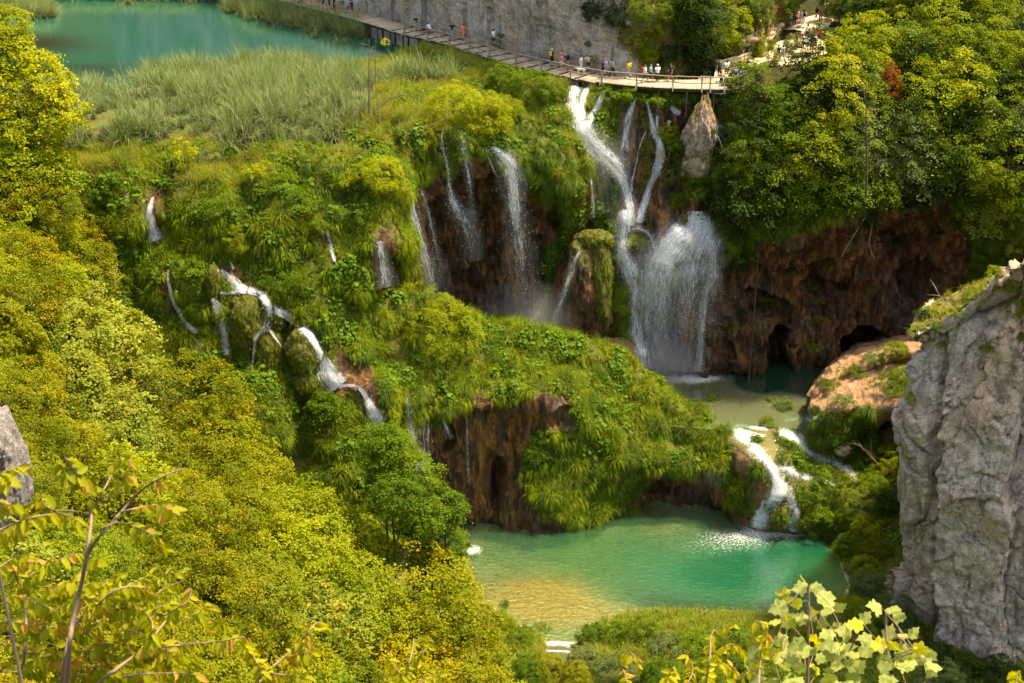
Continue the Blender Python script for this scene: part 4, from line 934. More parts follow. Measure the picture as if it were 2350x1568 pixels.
# grass on the near bank of the pool, the far reed fringe and the cliffs' ledges
Tb = dict(P=P0, F=Fb, N=normals(P0.reshape(260, 300, 3)).reshape(-1, 3), moss=np.ones(len(P0))); Tb['N'] *= np.sign(Tb['N'][:, 2:3])
g0 = np.random.default_rng(5)
def bankm(P, N, px, py, m): e = edge_dist(px, py, POOL); return (e < -6) * (py > 1260) * (px > 950) * ((px < 1240) | (px > 1330) | (py < 1440)) * (.3 + .7 * patch(P, .6, 121, -.3, .1))
Q, N = sample(Tb, 5, bankm, 11); scatter('bank_grass', Q, align(N, g0, 1, .2, .15), g0.uniform(.5, 1.1, len(Q)), lib_tuft, 'green grass on the near bank of the emerald pool')
Q, N = sample(Tb, 3.5, bankm, 12); scatter('bank_sedge', Q, align(N, g0, 1, .2, .2), g0.uniform(.6, 1.3, len(Q)), lib_meadow, 'pale sedge on the near bank of the emerald pool')
Q, N = sample(Tb, 2.0, bankm, 13); scatter('bank_herbs', Q, align(N, g0, 1, .2, .2), g0.uniform(.5, .9, len(Q)), lib_herb, 'leafy herbs on the near bank of the emerald pool')
for T, nm, sd_ in ((T_cl, 'ledge_grass', 21), (T_r, 'cliff_top_grass', 22)):
    hi = 1 if nm == 'ledge_grass' else 0
    def cm(P, N, px, py, m): return (m > .5) * (N[:, 2] > (-.1 if hi else .05)) * ((px > 1330) | (N[:, 2] > .4) if hi else 1) * (patch(P, .4, 131, -.1, .2))
    Q, N = sample(T, 3.0, cm, sd_); scatter(nm, Q, face_out(N, g0), g0.uniform(.4, 1.0, len(Q)), lib_ochre, 'dry ochre grass on the ledges of the grey cliff' if hi else 'dry and green grass on top of the pale cliff')
    Q, N = sample(T, 2.5, cm, sd_ + 2); scatter(nm + '_green', Q, align(N, g0, .8, .6), g0.uniform(.35, .8, len(Q)), lib_tuft if not hi else lib_deep, 'green grass on the ledges of the grey cliff' if hi else 'green grass tufts on top of the pale cliff')
# reeds standing in the lake: far shore strip, corner at top left, strip before the boardwalk
rp = []
for (x0, y0, x1, y1, n, wd) in [(40, -22, 560, -14, 800, 10), (590, 16, 835, 62, 420, 20), (-60, 5, 120, 22, 420, 14), (520, 10, 640, 30, 160, 12)]:
    tt = g0.random(n); px = x0 + (x1 - x0) * tt + g0.normal(size=n) * 8; py = y0 + (y1 - y0) * tt + g0.normal(size=n) * wd * .5 + 14
    rp += [W(a, b, z=35.7) for a, b in zip(px, py)]
rp = np.array(rp); scatter('lake_reeds', rp, np.stack([rp[:, 0] * 0, rp[:, 0] * 0, g0.uniform(0, 6, len(rp))], 1), g0.uniform(.75, 1.1, len(rp)), lib_reed, 'brown-green reeds standing in the water of the upper lake')
# ------------------------------------------------------------ trees and bushes
LM = {
 'yg': leafmat('yellow_green_leaves', (.10, .17, .008), (.30, .34, .018), (.36, .24, .02), .12, varsize=.35),
 'mid': leafmat('mid_green_leaves', (.050, .105, .008), (.16, .225, .014), (.25, .22, .02), .05, varsize=.35),
 'deep': leafmat('dark_green_leaves', (.014, .036, .007), (.050, .095, .012), varsize=.35),
 'grey': leafmat('grey_green_leaves', (.07, .11, .030), (.20, .25, .080), varsize=.35),
 'olive': leafmat('olive_leaves', (.080, .120, .005), (.25, .265, .012), (.42, .26, .013), .12, varsize=.22),
 'gold': leafmat('golden_leaves', (.11, .145, .006), (.33, .315, .014), (.48, .27, .014), .16, varsize=.22),
 'lime': leafmat('lime_leaves', (.13, .20, .008), (.38, .40, .018), (.45, .20, .02), .06, varsize=.4),
 'pale': leafmat('pale_leaves', (.12, .17, .015), (.33, .36, .05), (.42, .28, .03), .1, varsize=.3),
 'green': leafmat('fresh_green_leaves', (.055, .125, .008), (.17, .25, .014), varsize=.3),
 'rust': leafmat('rust_leaves', (.16, .045, .012), (.40, .13, .025), (.12, .14, .02), .1, varsize=.5),
 'brown': leafmat('dead_needles', (.08, .045, .030), (.22, .13, .085), varsize=.5, transl=.15),
 'conifer': leafmat('conifer_needles', (.010, .026, .006), (.035, .065, .012), varsize=.5, transl=.15),
 'yellow': leafmat('yellow_leaves', (.42, .42, .01), (.62, .55, .015), varsize=.5)}
CM = {'forest': [crown_mesh('crown', 100 + i, 3, 3.2, 190, 78, .19, LM['mid'], clr=.62, flat=.22, core=.3) for i in range(4)],
      'tall': [crown_mesh('crown', 120 + i, 2.4, 4.0, 180, 76, .185, LM['mid'], 'tall', clr=.58, flat=.22, core=.25) for i in range(3)],
      'cone': [crown_mesh('crown', 130 + i, 2.2, 4.6, 170, 40, .20, LM['mid'], 'cone', clr=.5, flat=.22, core=.15) for i in range(2)],
      'bush': [crown_mesh('crown', 140 + i, 2.8, 2.3, 190, 85, .155, LM['olive'], clr=.52, flat=.3, core=.45, hang=.1) for i in range(5)],
      'bushbig': [crown_mesh('crown', 150 + i, 2.8, 2.5, 120, 60, .24, LM['green'], clr=.6, flat=.35, core=.4) for i in range(3)],
      'shrub': [crown_mesh('crown', 160 + i, 1.2, .95, 60, 60, .10, LM['mid'], clr=.3, flat=.4, core=.4, ground=True) for i in range(4)],
      'sparse': [crown_mesh('crown', 170 + i, 1.3, 1.3, 46, 34, .13, LM['mid'], clr=.34, flat=.3, core=.3) for i in range(3)]}
STEM = tube_mesh('stem', [(np.array([[0, 0, -.1], [.03, .02, .5], [0, 0, 1.]]), np.array([.13, .115, .10]))], M['bark'], 7)
BARE = [trunk_mesh('bare_branches', 240 + i, 3.4, .07, 0, 3.6, M['deadwood'], 9, 2, .1) for i in range(2)]
TM = {'forest': [trunk_mesh('trunk', 200 + i, 6.5, .16, 0, 2.6, M['bark']) for i in range(3)],
      'bush': [trunk_mesh('trunk', 210 + i, 3.2, .10, 0, 2.5, M['bark'], 10, 2, .1) for i in range(3)],
      'shrub': [trunk_mesh('trunk', 220 + i, 1.1, .035, 0, 1.0, M['bark'], 7, 1, .1) for i in range(2)]}
TM['tall'] = TM['cone'] = TM['forest']; TM['bushbig'] = TM['bush']; TM['sparse'] = TM['shrub']
CH = dict(forest=(3, 3.2), tall=(2.4, 4.0), cone=(2.2, 4.6), bush=(2.8, 2.3), bushbig=(2.8, 2.5), shrub=(1.2, .95), sparse=(1.3, 1.3))
WORD = dict(yg='yellow-green', mid='mid-green', deep='dark green', grey='grey-green', olive='olive-green', gold='golden-leaved', lime='bright lime-green', pale='pale-leaved', green='fresh green', rust='rust-red', brown='dead brown', conifer='blackish green', yellow='yellow')
LAND = [('the curved wooden platform', 1680, 185), ('the boulder path with walkers', 1820, 90), ('the main white waterfall', 1540, 650), ('the cave wall', 1880, 680), ('the left cave mouth', 1780, 790), ('the pale rock pinnacle', 1612, 295),
        ('the rust-red tree', 2045, 190), ('the pale cliff', 2240, 800), ('the orange knoll', 1990, 900), ('the emerald pool', 1520, 1300), ('the ochre shoal', 1250, 1380), ('the grey boulder', 25, 1060), ('the mossy twin boulders', 660, 800),
        ('the long white cascade', 740, 800), ('the teal upper lake', 300, 90), ('the reed plateau', 400, 250), ('the thin falls over the lower wall', 960, 1020), ('the grassy mound', 1250, 830), ('the maple sprig', 1850, 1420), ('the drooping hornbeam sprays', 250, 1350),
        ('the stepped outflow', 1800, 1080), ('the dead brown spruce', 1735, 240), ('the grey cliff', 1300, 80), ('the upper left cascade', 355, 520), ('the bare dead tree', 1985, 330)]
USED = {}
def place_label(noun, px, py, size=None):
    L = sorted(LAND, key=lambda l: math.hypot(px - l[1], py - l[2]))
    def ph(l):
        dx, dy = px - l[1], py - l[2]
        if abs(dx) > 1.6 * abs(dy): return ('right of ' if dx > 0 else 'left of ') + l[0]
        if abs(dy) > 1.6 * abs(dx): return ('below ' if dy > 0 else 'above ') + l[0]
        return ('lower ' if dy > 0 else 'upper ') + ('right of ' if dx > 0 else 'left of ') + l[0]
    base = noun + ' ' + ph(L[0])
    for l in L[1:5]:
        t = base + ', ' + ph(l)
        if len(t.split()) <= 16 and t not in USED: USED[t] = 1; return t
    return base
GT = np.random.default_rng(99)
def put_plant(kind_, px, py, rpx, sp, noun=None, name=None, Y=None, group=None, label=None, up=1.5, cat='tree', sink=0, trunk=True, rot=None, flat=1):
    """crown centre seen near (px, py) with radius rpx; foot on the ground under it"""
    if Y is None:
        h = hit(px, py + rpx * up)
        if h is None: return None
        Y = h.y
    c = W(px, py, Y=Y); depth = (c[1] * CPI + (CAMZ - c[2]) * SPI); r = rpx / FPX * depth
    g = drop(c[0], c[1], c[2] + .2)
    hx, hz = CH[kind_]; s = r / hx
    if g is None: gz = c[2] - hz * s
    else: gz = g.z
    if kind_ == 'shrub': gz_c = c[2] - hz * s * .45
    else: gz_c = c[2] - hz * s
    base = (c[0], c[1], min(gz, gz_c + .3))
    i = GT.integers(0, 100); rz = GT.uniform(0, 6.28)
    e = empty(name or ('tree' if cat == 'tree' else 'bush'), base, (0, 0, rz if rot is None else rot))
    cm = CM[kind_][i % len(CM[kind_])]
    o = link('crown', cm, e, (0, 0, gz_c - base[2]), None, (s, s, s * flat)); o.material_slots[0].link = 'OBJECT'; o.material_slots[0].material = LM[sp]
    if trunk:
        tm = TM[kind_][i % len(TM[kind_])]; th = {'forest': 6.5, 'bush': 3.2, 'shrub': 1.1}[('forest' if kind_ in ('forest', 'tall', 'cone') else 'bush' if kind_.startswith('bush') else 'shrub')]
        ht = gz_c - base[2] + hz * s * (1.2 if kind_ != 'shrub' else .7)
        if ht > th * s * 1.6:   # long bare stem below the branching part
            hb_ = ht - th * s * 1.2; link('trunk', STEM, e, None, None, (s, s, hb_ + .5)); link('limbs', tm, e, (0, 0, hb_), None, (s, s, s * 1.2))
        else: link('trunk', tm, e, None, None, (s, s, max(ht / th, .2)))
    tag(e, label or place_label(WORD[sp] + ' ' + (noun or cat), px, py), cat, group); return e
TREES = [  # crown centre, radius (surveyed view), leaf kind, crown type
 (1590,35,80,'deep','forest'),(1605,115,62,'conifer','cone'),(1660,62,66,'yg','forest'),(1722,18,42,'mid','forest'),(1742,112,18,'yg','tall'),(1790,-8,42,'mid','forest'),(1775,128,16,'mid','tall'),(1815,100,20,'grey','forest'),(1800,48,16,'grey','forest'),
 (1560,5,60,'mid','forest'),(1930,0,44,'mid','forest'),(1990,45,62,'deep','forest'),(2035,20,80,'mid','forest'),(2110,60,85,'yg','tall'),(2190,25,80,'deep','forest'),(2270,60,85,'mid','tall'),(2335,20,80,'yg','forest'),
 (1935,170,46,'yg','forest'),(1990,120,85,'lime','forest'),(2075,130,80,'mid','forest'),(2165,160,75,'yg','tall'),(2240,150,90,'mid','forest'),(2330,160,90,'yg','forest'),
 (1830,222,42,'mid','forest'),(1785,240,42,'green','forest'),(1862,200,34,'grey','forest'),(1900,255,78,'yg','tall'),(1960,225,65,'mid','tall'),(2055,30,40,'deep','tall'),(2110,260,80,'yg','tall'),(2195,270,85,'yg','tall'),(2280,270,85,'mid','forest'),(2345,290,70,'yg','forest'),
 (1770,300,70,'green','forest'),(1850,335,88,'yg','forest'),(1935,340,80,'mid','forest'),(2020,300,60,'mid','tall'),(2080,350,75,'yg','forest'),(2160,370,85,'mid','forest'),(2250,370,80,'yg','forest'),(2330,400,80,'lime','forest'),
 (1710,365,58,'yg','forest'),(1700,450,88,'deep','bushbig'),(1775,420,80,'mid','bushbig'),(1860,430,70,'mid','bushbig'),(1945,435,66,'green','bushbig'),(2030,420,66,'mid','bushbig'),(2110,430,60,'deep','bushbig'),(2185,460,66,'mid','bushbig'),(2260,470,66,'pale','bushbig'),(2330,500,60,'pale','bushbig'),
 (1690,560,46,'deep','bushbig'),(1640,470,34,'deep','bushbig'),(1745,520,40,'mid','bushbig'),(1650,385,36,'green','bushbig'),(1725,575,26,'lime','bushbig'),(1985,498,30,'deep','bushbig'),
 (1620,170,20,'deep','bushbig')]
for px, py, r, sp, k in TREES:
    put_plant(k, px, py, r, sp, 'tree', {'conifer': 'conifer', }.get(sp, 'tree'), group='trees on the wooded bank', up=1.25 if k != 'bushbig' else .8)
for q_, lb in (((2042, 185, 24), 'rust-red tree among green ones in the upper right wood'), ((2054, 238, 18), 'small rust-red tree just below the bigger rust-red one')):
    put_plant('tall', *q_, 'rust', label=lb, Y=134.5, group='trees on the wooded bank')
# dark filling trees further back in the wood
for py in (-60, -10, 60, 140, 215, 290, 360):
    for px in np.arange(1720 if py > 150 else 2010, 2420, 125):
        x, y = px + GT.uniform(-35, 35), py + GT.uniform(-20, 20)
        put_plant(['forest', 'tall'][GT.integers(2)], x, y, GT.uniform(58, 80), ['deep', 'mid', 'deep', 'grey', 'yg'][GT.integers(5)], 'tree', 'tree', group='trees on the wooded bank', up=1.0)
put_plant('cone', 1738, 238, 40, 'brown', name='dead_spruce', label='dead brown spruce hanging over the fall beside the wooden platform', Y=131.2)
# bare dead tree in the wood
def dead_tree(px, py, hpx, label, seed, Y=None, lean=0, n=8, spread=1.6, mat='deadwood', r=.10, cat='dead tree', name='dead_tree', first=.3):
    h = hit(px, py) if Y is None else Vector(W(px, py, Y=Y))
    d = h.y * CPI + (CAMZ - h.z) * SPI; H = hpx / FPX * d / CPI
    e = empty(name, h, (0, lean, GT.uniform(0, 6)))
    link('trunk', trunk_mesh('trunk', seed, H, r, 0, spread, M[mat], n, 2, first), e); tag(e, label, cat); return e
dead_tree(1988, 440, 250, 'bare grey dead tree standing in the middle of the wood', 301, spread=3.0, r=.12, Y=hit(1988, 440).y - 4.5, n=14, first=.2, mat='bark')
dead_tree(850, 275, 170, 'leafless dead tree standing at the edge of the reeds, left of the yellow-tipped one', 302, spread=1.6, r=.09)
e = dead_tree(872, 290, 190, 'bare sapling with a tuft of yellow leaves at its tip', 303, spread=1.2, r=.07, n=4)
hh = W(885, 97, Y=e.location.y); o = link('crown', CM['sparse'][0], e, Vector(hh) - e.location - Vector((0, 0, .4)), None, .32)
o.rotation_euler = (0, 0, 0); e.rotation_euler = (0, 0, 0); o.material_slots[0].link = 'OBJECT'; o.material_slots[0].material = LM['yellow']
dead_tree(568, 345, 70, 'small leafless shrub rising from the middle of the reeds', 304, spread=1.3, r=.05)
dead_tree(535, 300, 62, 'short bare stem standing in the reeds, left of the leafless shrub', 305, spread=.5, r=.05, n=3)
dead_tree(753, 285, 48, 'broken grey stump standing in the dense reeds', 306, spread=.3, r=.10, n=2)
dead_tree(800, 250, 40, 'low bare twigs at the reed edge left of the dead tree', 307, spread=.8, r=.04)
e = put_plant('sparse', 422, 350, 32, 'lime', 'sapling', 'sapling', label='thin sapling with yellow leaves on the grassy slope below the reeds', up=1.6)
# shrubs on the tufa
SHR = [(535,550,42,'yg','bush'),(875,395,48,'lime','bush'),(905,430,34,'yg','bush'),(828,385,30,'yg','shrub'),(1000,738,66,'yg','bush'),(1110,270,62,'lime','bush'),(1040,245,52,'lime','bush'),(1150,250,40,'yg','bush'),(985,300,40,'yg','bush'),(930,215,30,'lime','shrub'),(1220,200,55,'mid','bush'),(1160,180,46,'mid','bush'),(1270,215,36,'mid','bush'),
 (1148,95,24,'green','sparse'),(1145,120,26,'green','sparse'),(1395,215,26,'green','shrub'),(1440,215,32,'green','shrub'),(1478,222,28,'mid','shrub'),(1520,218,34,'green','shrub'),(1560,222,26,'mid','shrub'),(1595,228,22,'green','shrub'),(1660,222,36,'grey','shrub'),(1530,300,26,'yg','bush'),(1555,330,34,'green','bush'),(1585,390,30,'mid','bush'),(1574,372,26,'green','bush'),(1632,384,26,'yg','bush'),(1604,398,28,'green','bush'),(1540,400,26,'grey','bush'),(1600,440,26,'mid','bush'),(1560,455,22,'green','bush'),
 (500,470,44,'green','shrub'),(640,420,40,'green','shrub'),(690,455,46,'green','shrub'),(820,500,46,'green','shrub'),(590,395,30,'lime','shrub'),(240,440,34,'green','shrub'),(440,600,46,'green','shrub'),(780,410,36,'lime','shrub'),(630,635,44,'green','shrub'),(740,520,26,'green','shrub'),(290,520,34,'green','shrub'),(470,355,26,'grey','shrub'),
 (750,940,50,'green','bushbig'),(860,790,30,'mid','shrub'),(900,1010,44,'green','bushbig'),
 (1940,920,26,'grey','shrub'),(1905,880,20,'green','shrub'),(2045,880,34,'green','shrub'),(2010,820,26,'grey','shrub'),(2075,855,30,'green','shrub'),(1960,850,24,'green','shrub'),(2060,800,26,'yg','bush'),(2090,910,20,'yg','shrub'),
 (1738,915,13,'grey','shrub'),(1770,920,18,'grey','shrub'),(1800,930,20,'grey','shrub'),(1762,962,18,'green','shrub'),(1600,940,30,'mid','shrub'),(1655,985,16,'green','shrub'),(1840,1070,22,'green','shrub'),(1800,1045,18,'green','shrub'),(1885,1090,20,'green','shrub'),(1850,1130,44,'green','shrub'),(1795,1170,26,'green','shrub'),(1885,1170,38,'green','shrub'),(1830,1195,20,'green','shrub'),
 (2050,1060,40,'yg','bush'),(2010,1110,34,'green','bush'),(1970,1140,36,'pale','bush'),(2040,1150,34,'deep','bushbig'),(1990,1210,40,'yg','bush'),(1950,1250,34,'green','bush'),(2020,1260,36,'olive','bush'),(1985,1300,34,'yg','bush'),(1940,1180,26,'green','bush'),(2000,1340,36,'grey','bush'),(2050,1400,48,'grey','bush'),(1955,1390,36,'lime','bush'),(1990,1430,50,'green','bush'),(2080,1470,40,'grey','bush'),(2140,1500,44,'deep','bushbig'),(2210,1530,44,'deep','bushbig'),(2290,1545,50,'deep','bushbig'),(2160,1560,50,'grey','bush'),(1880,1470,40,'green','bush'),
 (1245,1440,16,'green','shrub'),(1160,1385,12,'green','shrub'),(1360,1460,34,'green','bush'),(1340,1510,34,'grey','bush'),(1420,1450,38,'green','shrub'),(1480,1440,40,'mid','shrub'),(1530,1470,44,'grey','shrub'),(1600,1470,44,'green','shrub'),(1690,1480,44,'mid','shrub'),(1430,1530,50,'grey','bush'),(1520,1550,50,'green','bush'),(1620,1550,50,'mid','bush'),(1740,1540,50,'green','bush'),(1195,1465,34,'green','bush'),(1255,1530,40,'olive','bush'),(1145,1430,30,'olive','bush'),(1215,1540,40,'green','bush'),(1320,1550,36,'olive','bush')]
for px, py, r, sp, k in SHR:
    put_plant(k, px, py, r, sp, 'shrub', 'shrub', cat='shrub', group='shrubs on the travertine and banks', up=.6, trunk=r > 24)
for px, py, r, sp in [(1865,655,16,'green'),(1885,640,14,'deep'),(1880,690,12,'green'),(1868,735,14,'green'),(1738,700,20,'deep'),(1755,685,14,'green'),(1815,705,12,'deep'),(1690,750,12,'green'),(1705,720,12,'deep'),(1868,795,14,'lime'),(1905,600,16,'deep'),(1820,620,16,'deep'),(2000,660,10,'green'),(2120,720,20,'deep'),(1700,615,22,'deep'),(1660,575,20,'deep'),(2060,560,18,'deep'),(1690,590,18,'lime')]:
    put_plant('shrub', px, py, r, sp, 'fern clump', 'fern_clump', Y=hit(px, py).y - .35, cat='plant', group='fern clumps on the cave wall', trunk=False)
# shrubs on top of and in front of the pale cliff, placed at the cliff itself
for px, py, r, sp, Y in [(2240,668,22,'lime',None),(2195,712,18,'yg',None),(2320,650,24,'yg',None),(2335,705,24,'olive',None),(2150,745,16,'green',None),(2290,622,20,'lime',None),(2215,690,16,'green',None),(2270,800,18,'olive',None),(2320,520,52,'pale',None),(2265,545,44,'green',None),(2160,790,12,'olive',None),(2340,770,18,'green',None)]:
    put_plant('bush' if r > 22 else 'shrub', px, py, r, sp, 'shrub', 'shrub', Y=Y, cat='shrub', group='shrubs on the pale cliff', up=.6)
# dark shrubs and ochre growth on the grey cliff
for px, py, r, sp in [(1360,20,28,'deep'),(1395,5,30,'conifer'),(1420,35,32,'conifer'),(1470,20,30,'mid'),(1500,60,30,'olive'),(1465,90,24,'pale'),(1490,120,26,'olive'),(1350,100,8,'green'),(1530,120,28,'deep'),(1520,20,34,'mid')]:
    put_plant('bush', px, py, r, sp, 'shrub', 'shrub', cat='shrub', group='shrubs on the grey cliff', up=.3)

# ---- the bush-covered hillside at left and below
HB = [(-200,20),(20,60),(60,110),(150,150),(150,230),(150,300),(110,340),(140,430),(190,500),(250,570),(320,650),(390,745),(500,800),(590,870),(670,950),(740,1030),(830,1075),(930,1100),(1010,1190),(1060,1240),(1070,1330),(1120,1410),(1240,1460),(1330,1530),(1330,1900),(-400,1900),(-400,20)]
nb = 0
HBn = np.array(HB, float)
def hb_ok(px, py, r):
    a = np.linspace(0, 2 * np.pi, 14); return inpoly(px + np.cos(a) * r * .85, py + np.sin(a) * r * .85, HB).all()
y = 120.0; row = 0
pal = ['olive', 'olive', 'gold', 'olive', 'yg', 'pale', 'olive', 'green', 'gold']
while y < 1760:
    t = np.clip((y - 100) / 1500, 0, 1); dx = 92 + 85 * t
    for px in np.arange(-80 + (row % 2) * dx * .5, 1420, dx):
        x, yy = px + GT.uniform(-.25, .25) * dx, y + GT.uniform(-.2, .2) * dx
        r = dx * GT.uniform(.62, .88); h = hit(x, yy + r * .7)
        if h is None or not hb_ok(x, yy, r): continue
        d0 = Vector(T_hill['P'][np.argmin(((T_hill['P'] - np.array(h)) ** 2).sum(1))]) - h
        if d0.length > 1.5: continue
        v = vnoise(np.array([[x / 330., yy / 330., 3.]]), 8)[0] + GT.uniform(-.25, .25)
        sp = 'gold' if v > .58 else 'pale' if (abs(x - 280) < 200 and abs(yy - 720) < 110) or v < -.55 else 'yg' if v < -.38 else 'olive'
        if x > 800 and yy < 1400 and x > 760 + (yy - 1050) * .6: sp = 'green'
        if GT.random() < .03: sp = 'green'
        put_plant('bushbig' if sp in ('pale', 'green') or GT.random() < .15 else 'bush', x, yy, r, sp, 'bush', 'bush', Y=h.y, cat='bush', group='bushes covering the near hillside', trunk=True)
        nb += 1
        if nb % 6 == 0:
            p_ = W(x, yy + r * .2, Y=h.y - .6); o_ = link('dead_bush', BARE[nb % 2], None, p_ - np.array([0, 0, 2.2]), (GT.uniform(-.3, .3), GT.uniform(-.3, .3), GT.uniform(0, 6)), GT.uniform(.8, 1.15)); tag(o_, place_label('leafless twigs among bushes', x, yy), 'dead bush', 'leafless twigs among the hillside bushes')
    y += dx * .56; row += 1
print('hill bushes', nb)
for px, py, r, sp, Y, k in [(70,190,95,'lime',110,'bushbig'),(20,120,80,'lime',111,'bushbig'),(115,260,70,'lime',109,'bushbig'),(40,290,95,'yg',108.5,'bushbig'),(95,350,70,'lime',108,'bushbig'),(10,60,60,'yg',112,'bushbig'),(30,380,90,'yg',107,'bushbig'),(100,410,75,'yg',106.5,'bushbig'),(20,450,90,'olive',105,'bush'),(120,470,65,'olive',105.5,'bush'),(60,500,80,'yg',104.5,'bushbig'),(60,385,80,'yg',None,'bushbig'),(112,425,62,'lime',None,'bushbig'),(15,460,90,'olive',None,'bush'),(140,490,55,'olive',None,'bush'),(80,520,85,'yg',None,'bush'),(165,560,60,'olive',None,'bush'),(30,590,90,'olive',None,'bush'),(120,630,80,'yg',None,'bush'),(200,640,60,'pale',None,'bushbig'),(60,690,90,'olive',None,'bush'),
                            (880,1020,60,'green',99,'bushbig'),(940,1090,62,'green',99,'bushbig'),(1020,1160,62,'green',99,'bushbig'),(960,1180,66,'green',97,'bushbig'),(1030,1250,50,'green',100,'bushbig'),(1045,1320,42,'green',100,'bushbig'),(900,1140,60,'green',96,'bushbig'),(990,1290,60,'green',98,'bushbig')]:
    put_plant(k, px, py, r, sp, 'tree', 'tree', Y=Y, group='leafy trees at the edge of the hillside')
# ------------------------------------------------------------ waterfalls, boulders
M['drop'] = plain('water_drops', (.85, .86, .84), .5)
def spline(P, n):
    P = np.asarray(P, float); L = np.r_[0, np.cumsum(np.hypot(*np.diff(P[:, :2], axis=0).T))]
    return cr(P, np.interp(np.linspace(0, L[-1], n), L, np.arange(len(P))))
GW = np.random.default_rng(31)
def ribbon(pts, dens, off=.25, spread=1.0, seed=0, Ymax=None, free=True, hug=False):
    """(px,py,width px) down the stream -> sheet of falling water hugging or leaping off the rock"""
    P = np.asarray(pts, float); L = np.hypot(*np.diff(P[:, :2], axis=0).T).sum(); n = max(6, int(L / 5)); S_ = spline(P, n)
    Y = []; last = None
    for a, b, w_ in S_:
        h = hit(a, b); y = h.y if h is not None else (last or 125)
        if last is None: y = min(y, hit(a, b + 3).y if hit(a, b + 3) is not None else y)
        if last is not None and free: y = min(y, last + .02)
        if last is not None: y = max(y, last - 1.4)
        Y.append(y); last = y
    Y = np.array(Y); k = np.ones(5) / 5; Y = np.convolve(np.pad(Y, 2, 'edge'), k, 'valid') - off
    C = np.array([W(a, b, Y=y) for (a, b, _), y in zip(S_, Y)]); dist = C[:, 1] * CPI + (CAMZ - C[:, 2]) * SPI
    wd = S_[:, 2] / FPX * dist * spread; T = np.gradient(C, axis=0); T /= np.linalg.norm(T, axis=1, keepdims=True) + 1e-9
    tc = np.array([0, 0, CAMZ]) - C; tc /= np.linalg.norm(tc, axis=1, keepdims=True); A = np.cross(T, tc); A /= np.linalg.norm(A, axis=1, keepdims=True) + 1e-9
    m = 9; u = np.linspace(-1, 1, m); along = np.r_[0, np.cumsum(np.linalg.norm(np.diff(C, axis=0), axis=1))]
    jig = 1 + .22 * vnoise(np.stack([along * .8, along * 0 + seed, along * 0], 1), seed)
    V = C[:, None] + A[:, None] * (u[None, :, None] * (wd * jig)[:, None, None] * .5) + tc[:, None] * ((1 - u ** 2)[None, :, None] * np.minimum(wd * .22, .5)[:, None, None])
    if hug:
        HY = np.zeros((n, m)); gx_, gy_ = proj(V)
        for i in range(n):
            for j in range(m):
                h = hit(gx_[i, j], gy_[i, j]); HY[i, j] = np.clip(h.y if h is not None else Y[i], Y[i] - 1.3 + off, Y[i] + 1.4 + off)
        HY = (np.pad(HY, ((1, 1), (0, 0)), 'edge')[:-2] + HY * 2 + np.pad(HY, ((1, 1), (0, 0)), 'edge')[2:]) / 4
        V = np.array([[W(gx_[i, j], gy_[i, j], Y=HY[i, j] - off * .6) for j in range(m)] for i in range(n)])
    V = V.reshape(-1, 3); V = V + (.05 if hug else .12) * np.stack([fbm(V * .9, 2, 5 + seed), fbm(V * .9, 2, 6 + seed), V[:, 0] * 0], 1)
    f = np.linspace(0, 1, n)
    d = np.interp(f, np.linspace(0, 1, len(dens)), dens)
    D = d[:, None] + (.12 if hug else 0) - (.62 if hug else .46) * np.abs(u[None]) ** (1.4 if hug else 1.7); D[0] -= .25; D[-1] -= .15
    fl = np.stack([(u[None] * wd[:, None] * .5 + seed * 13.7), np.repeat(along[:, None], m, 1) + seed * 5.1, np.zeros((n, m))], -1).reshape(-1, 3)
    return V, gridfaces(n, m), D.ravel(), fl, (C, A, wd, d, tc)
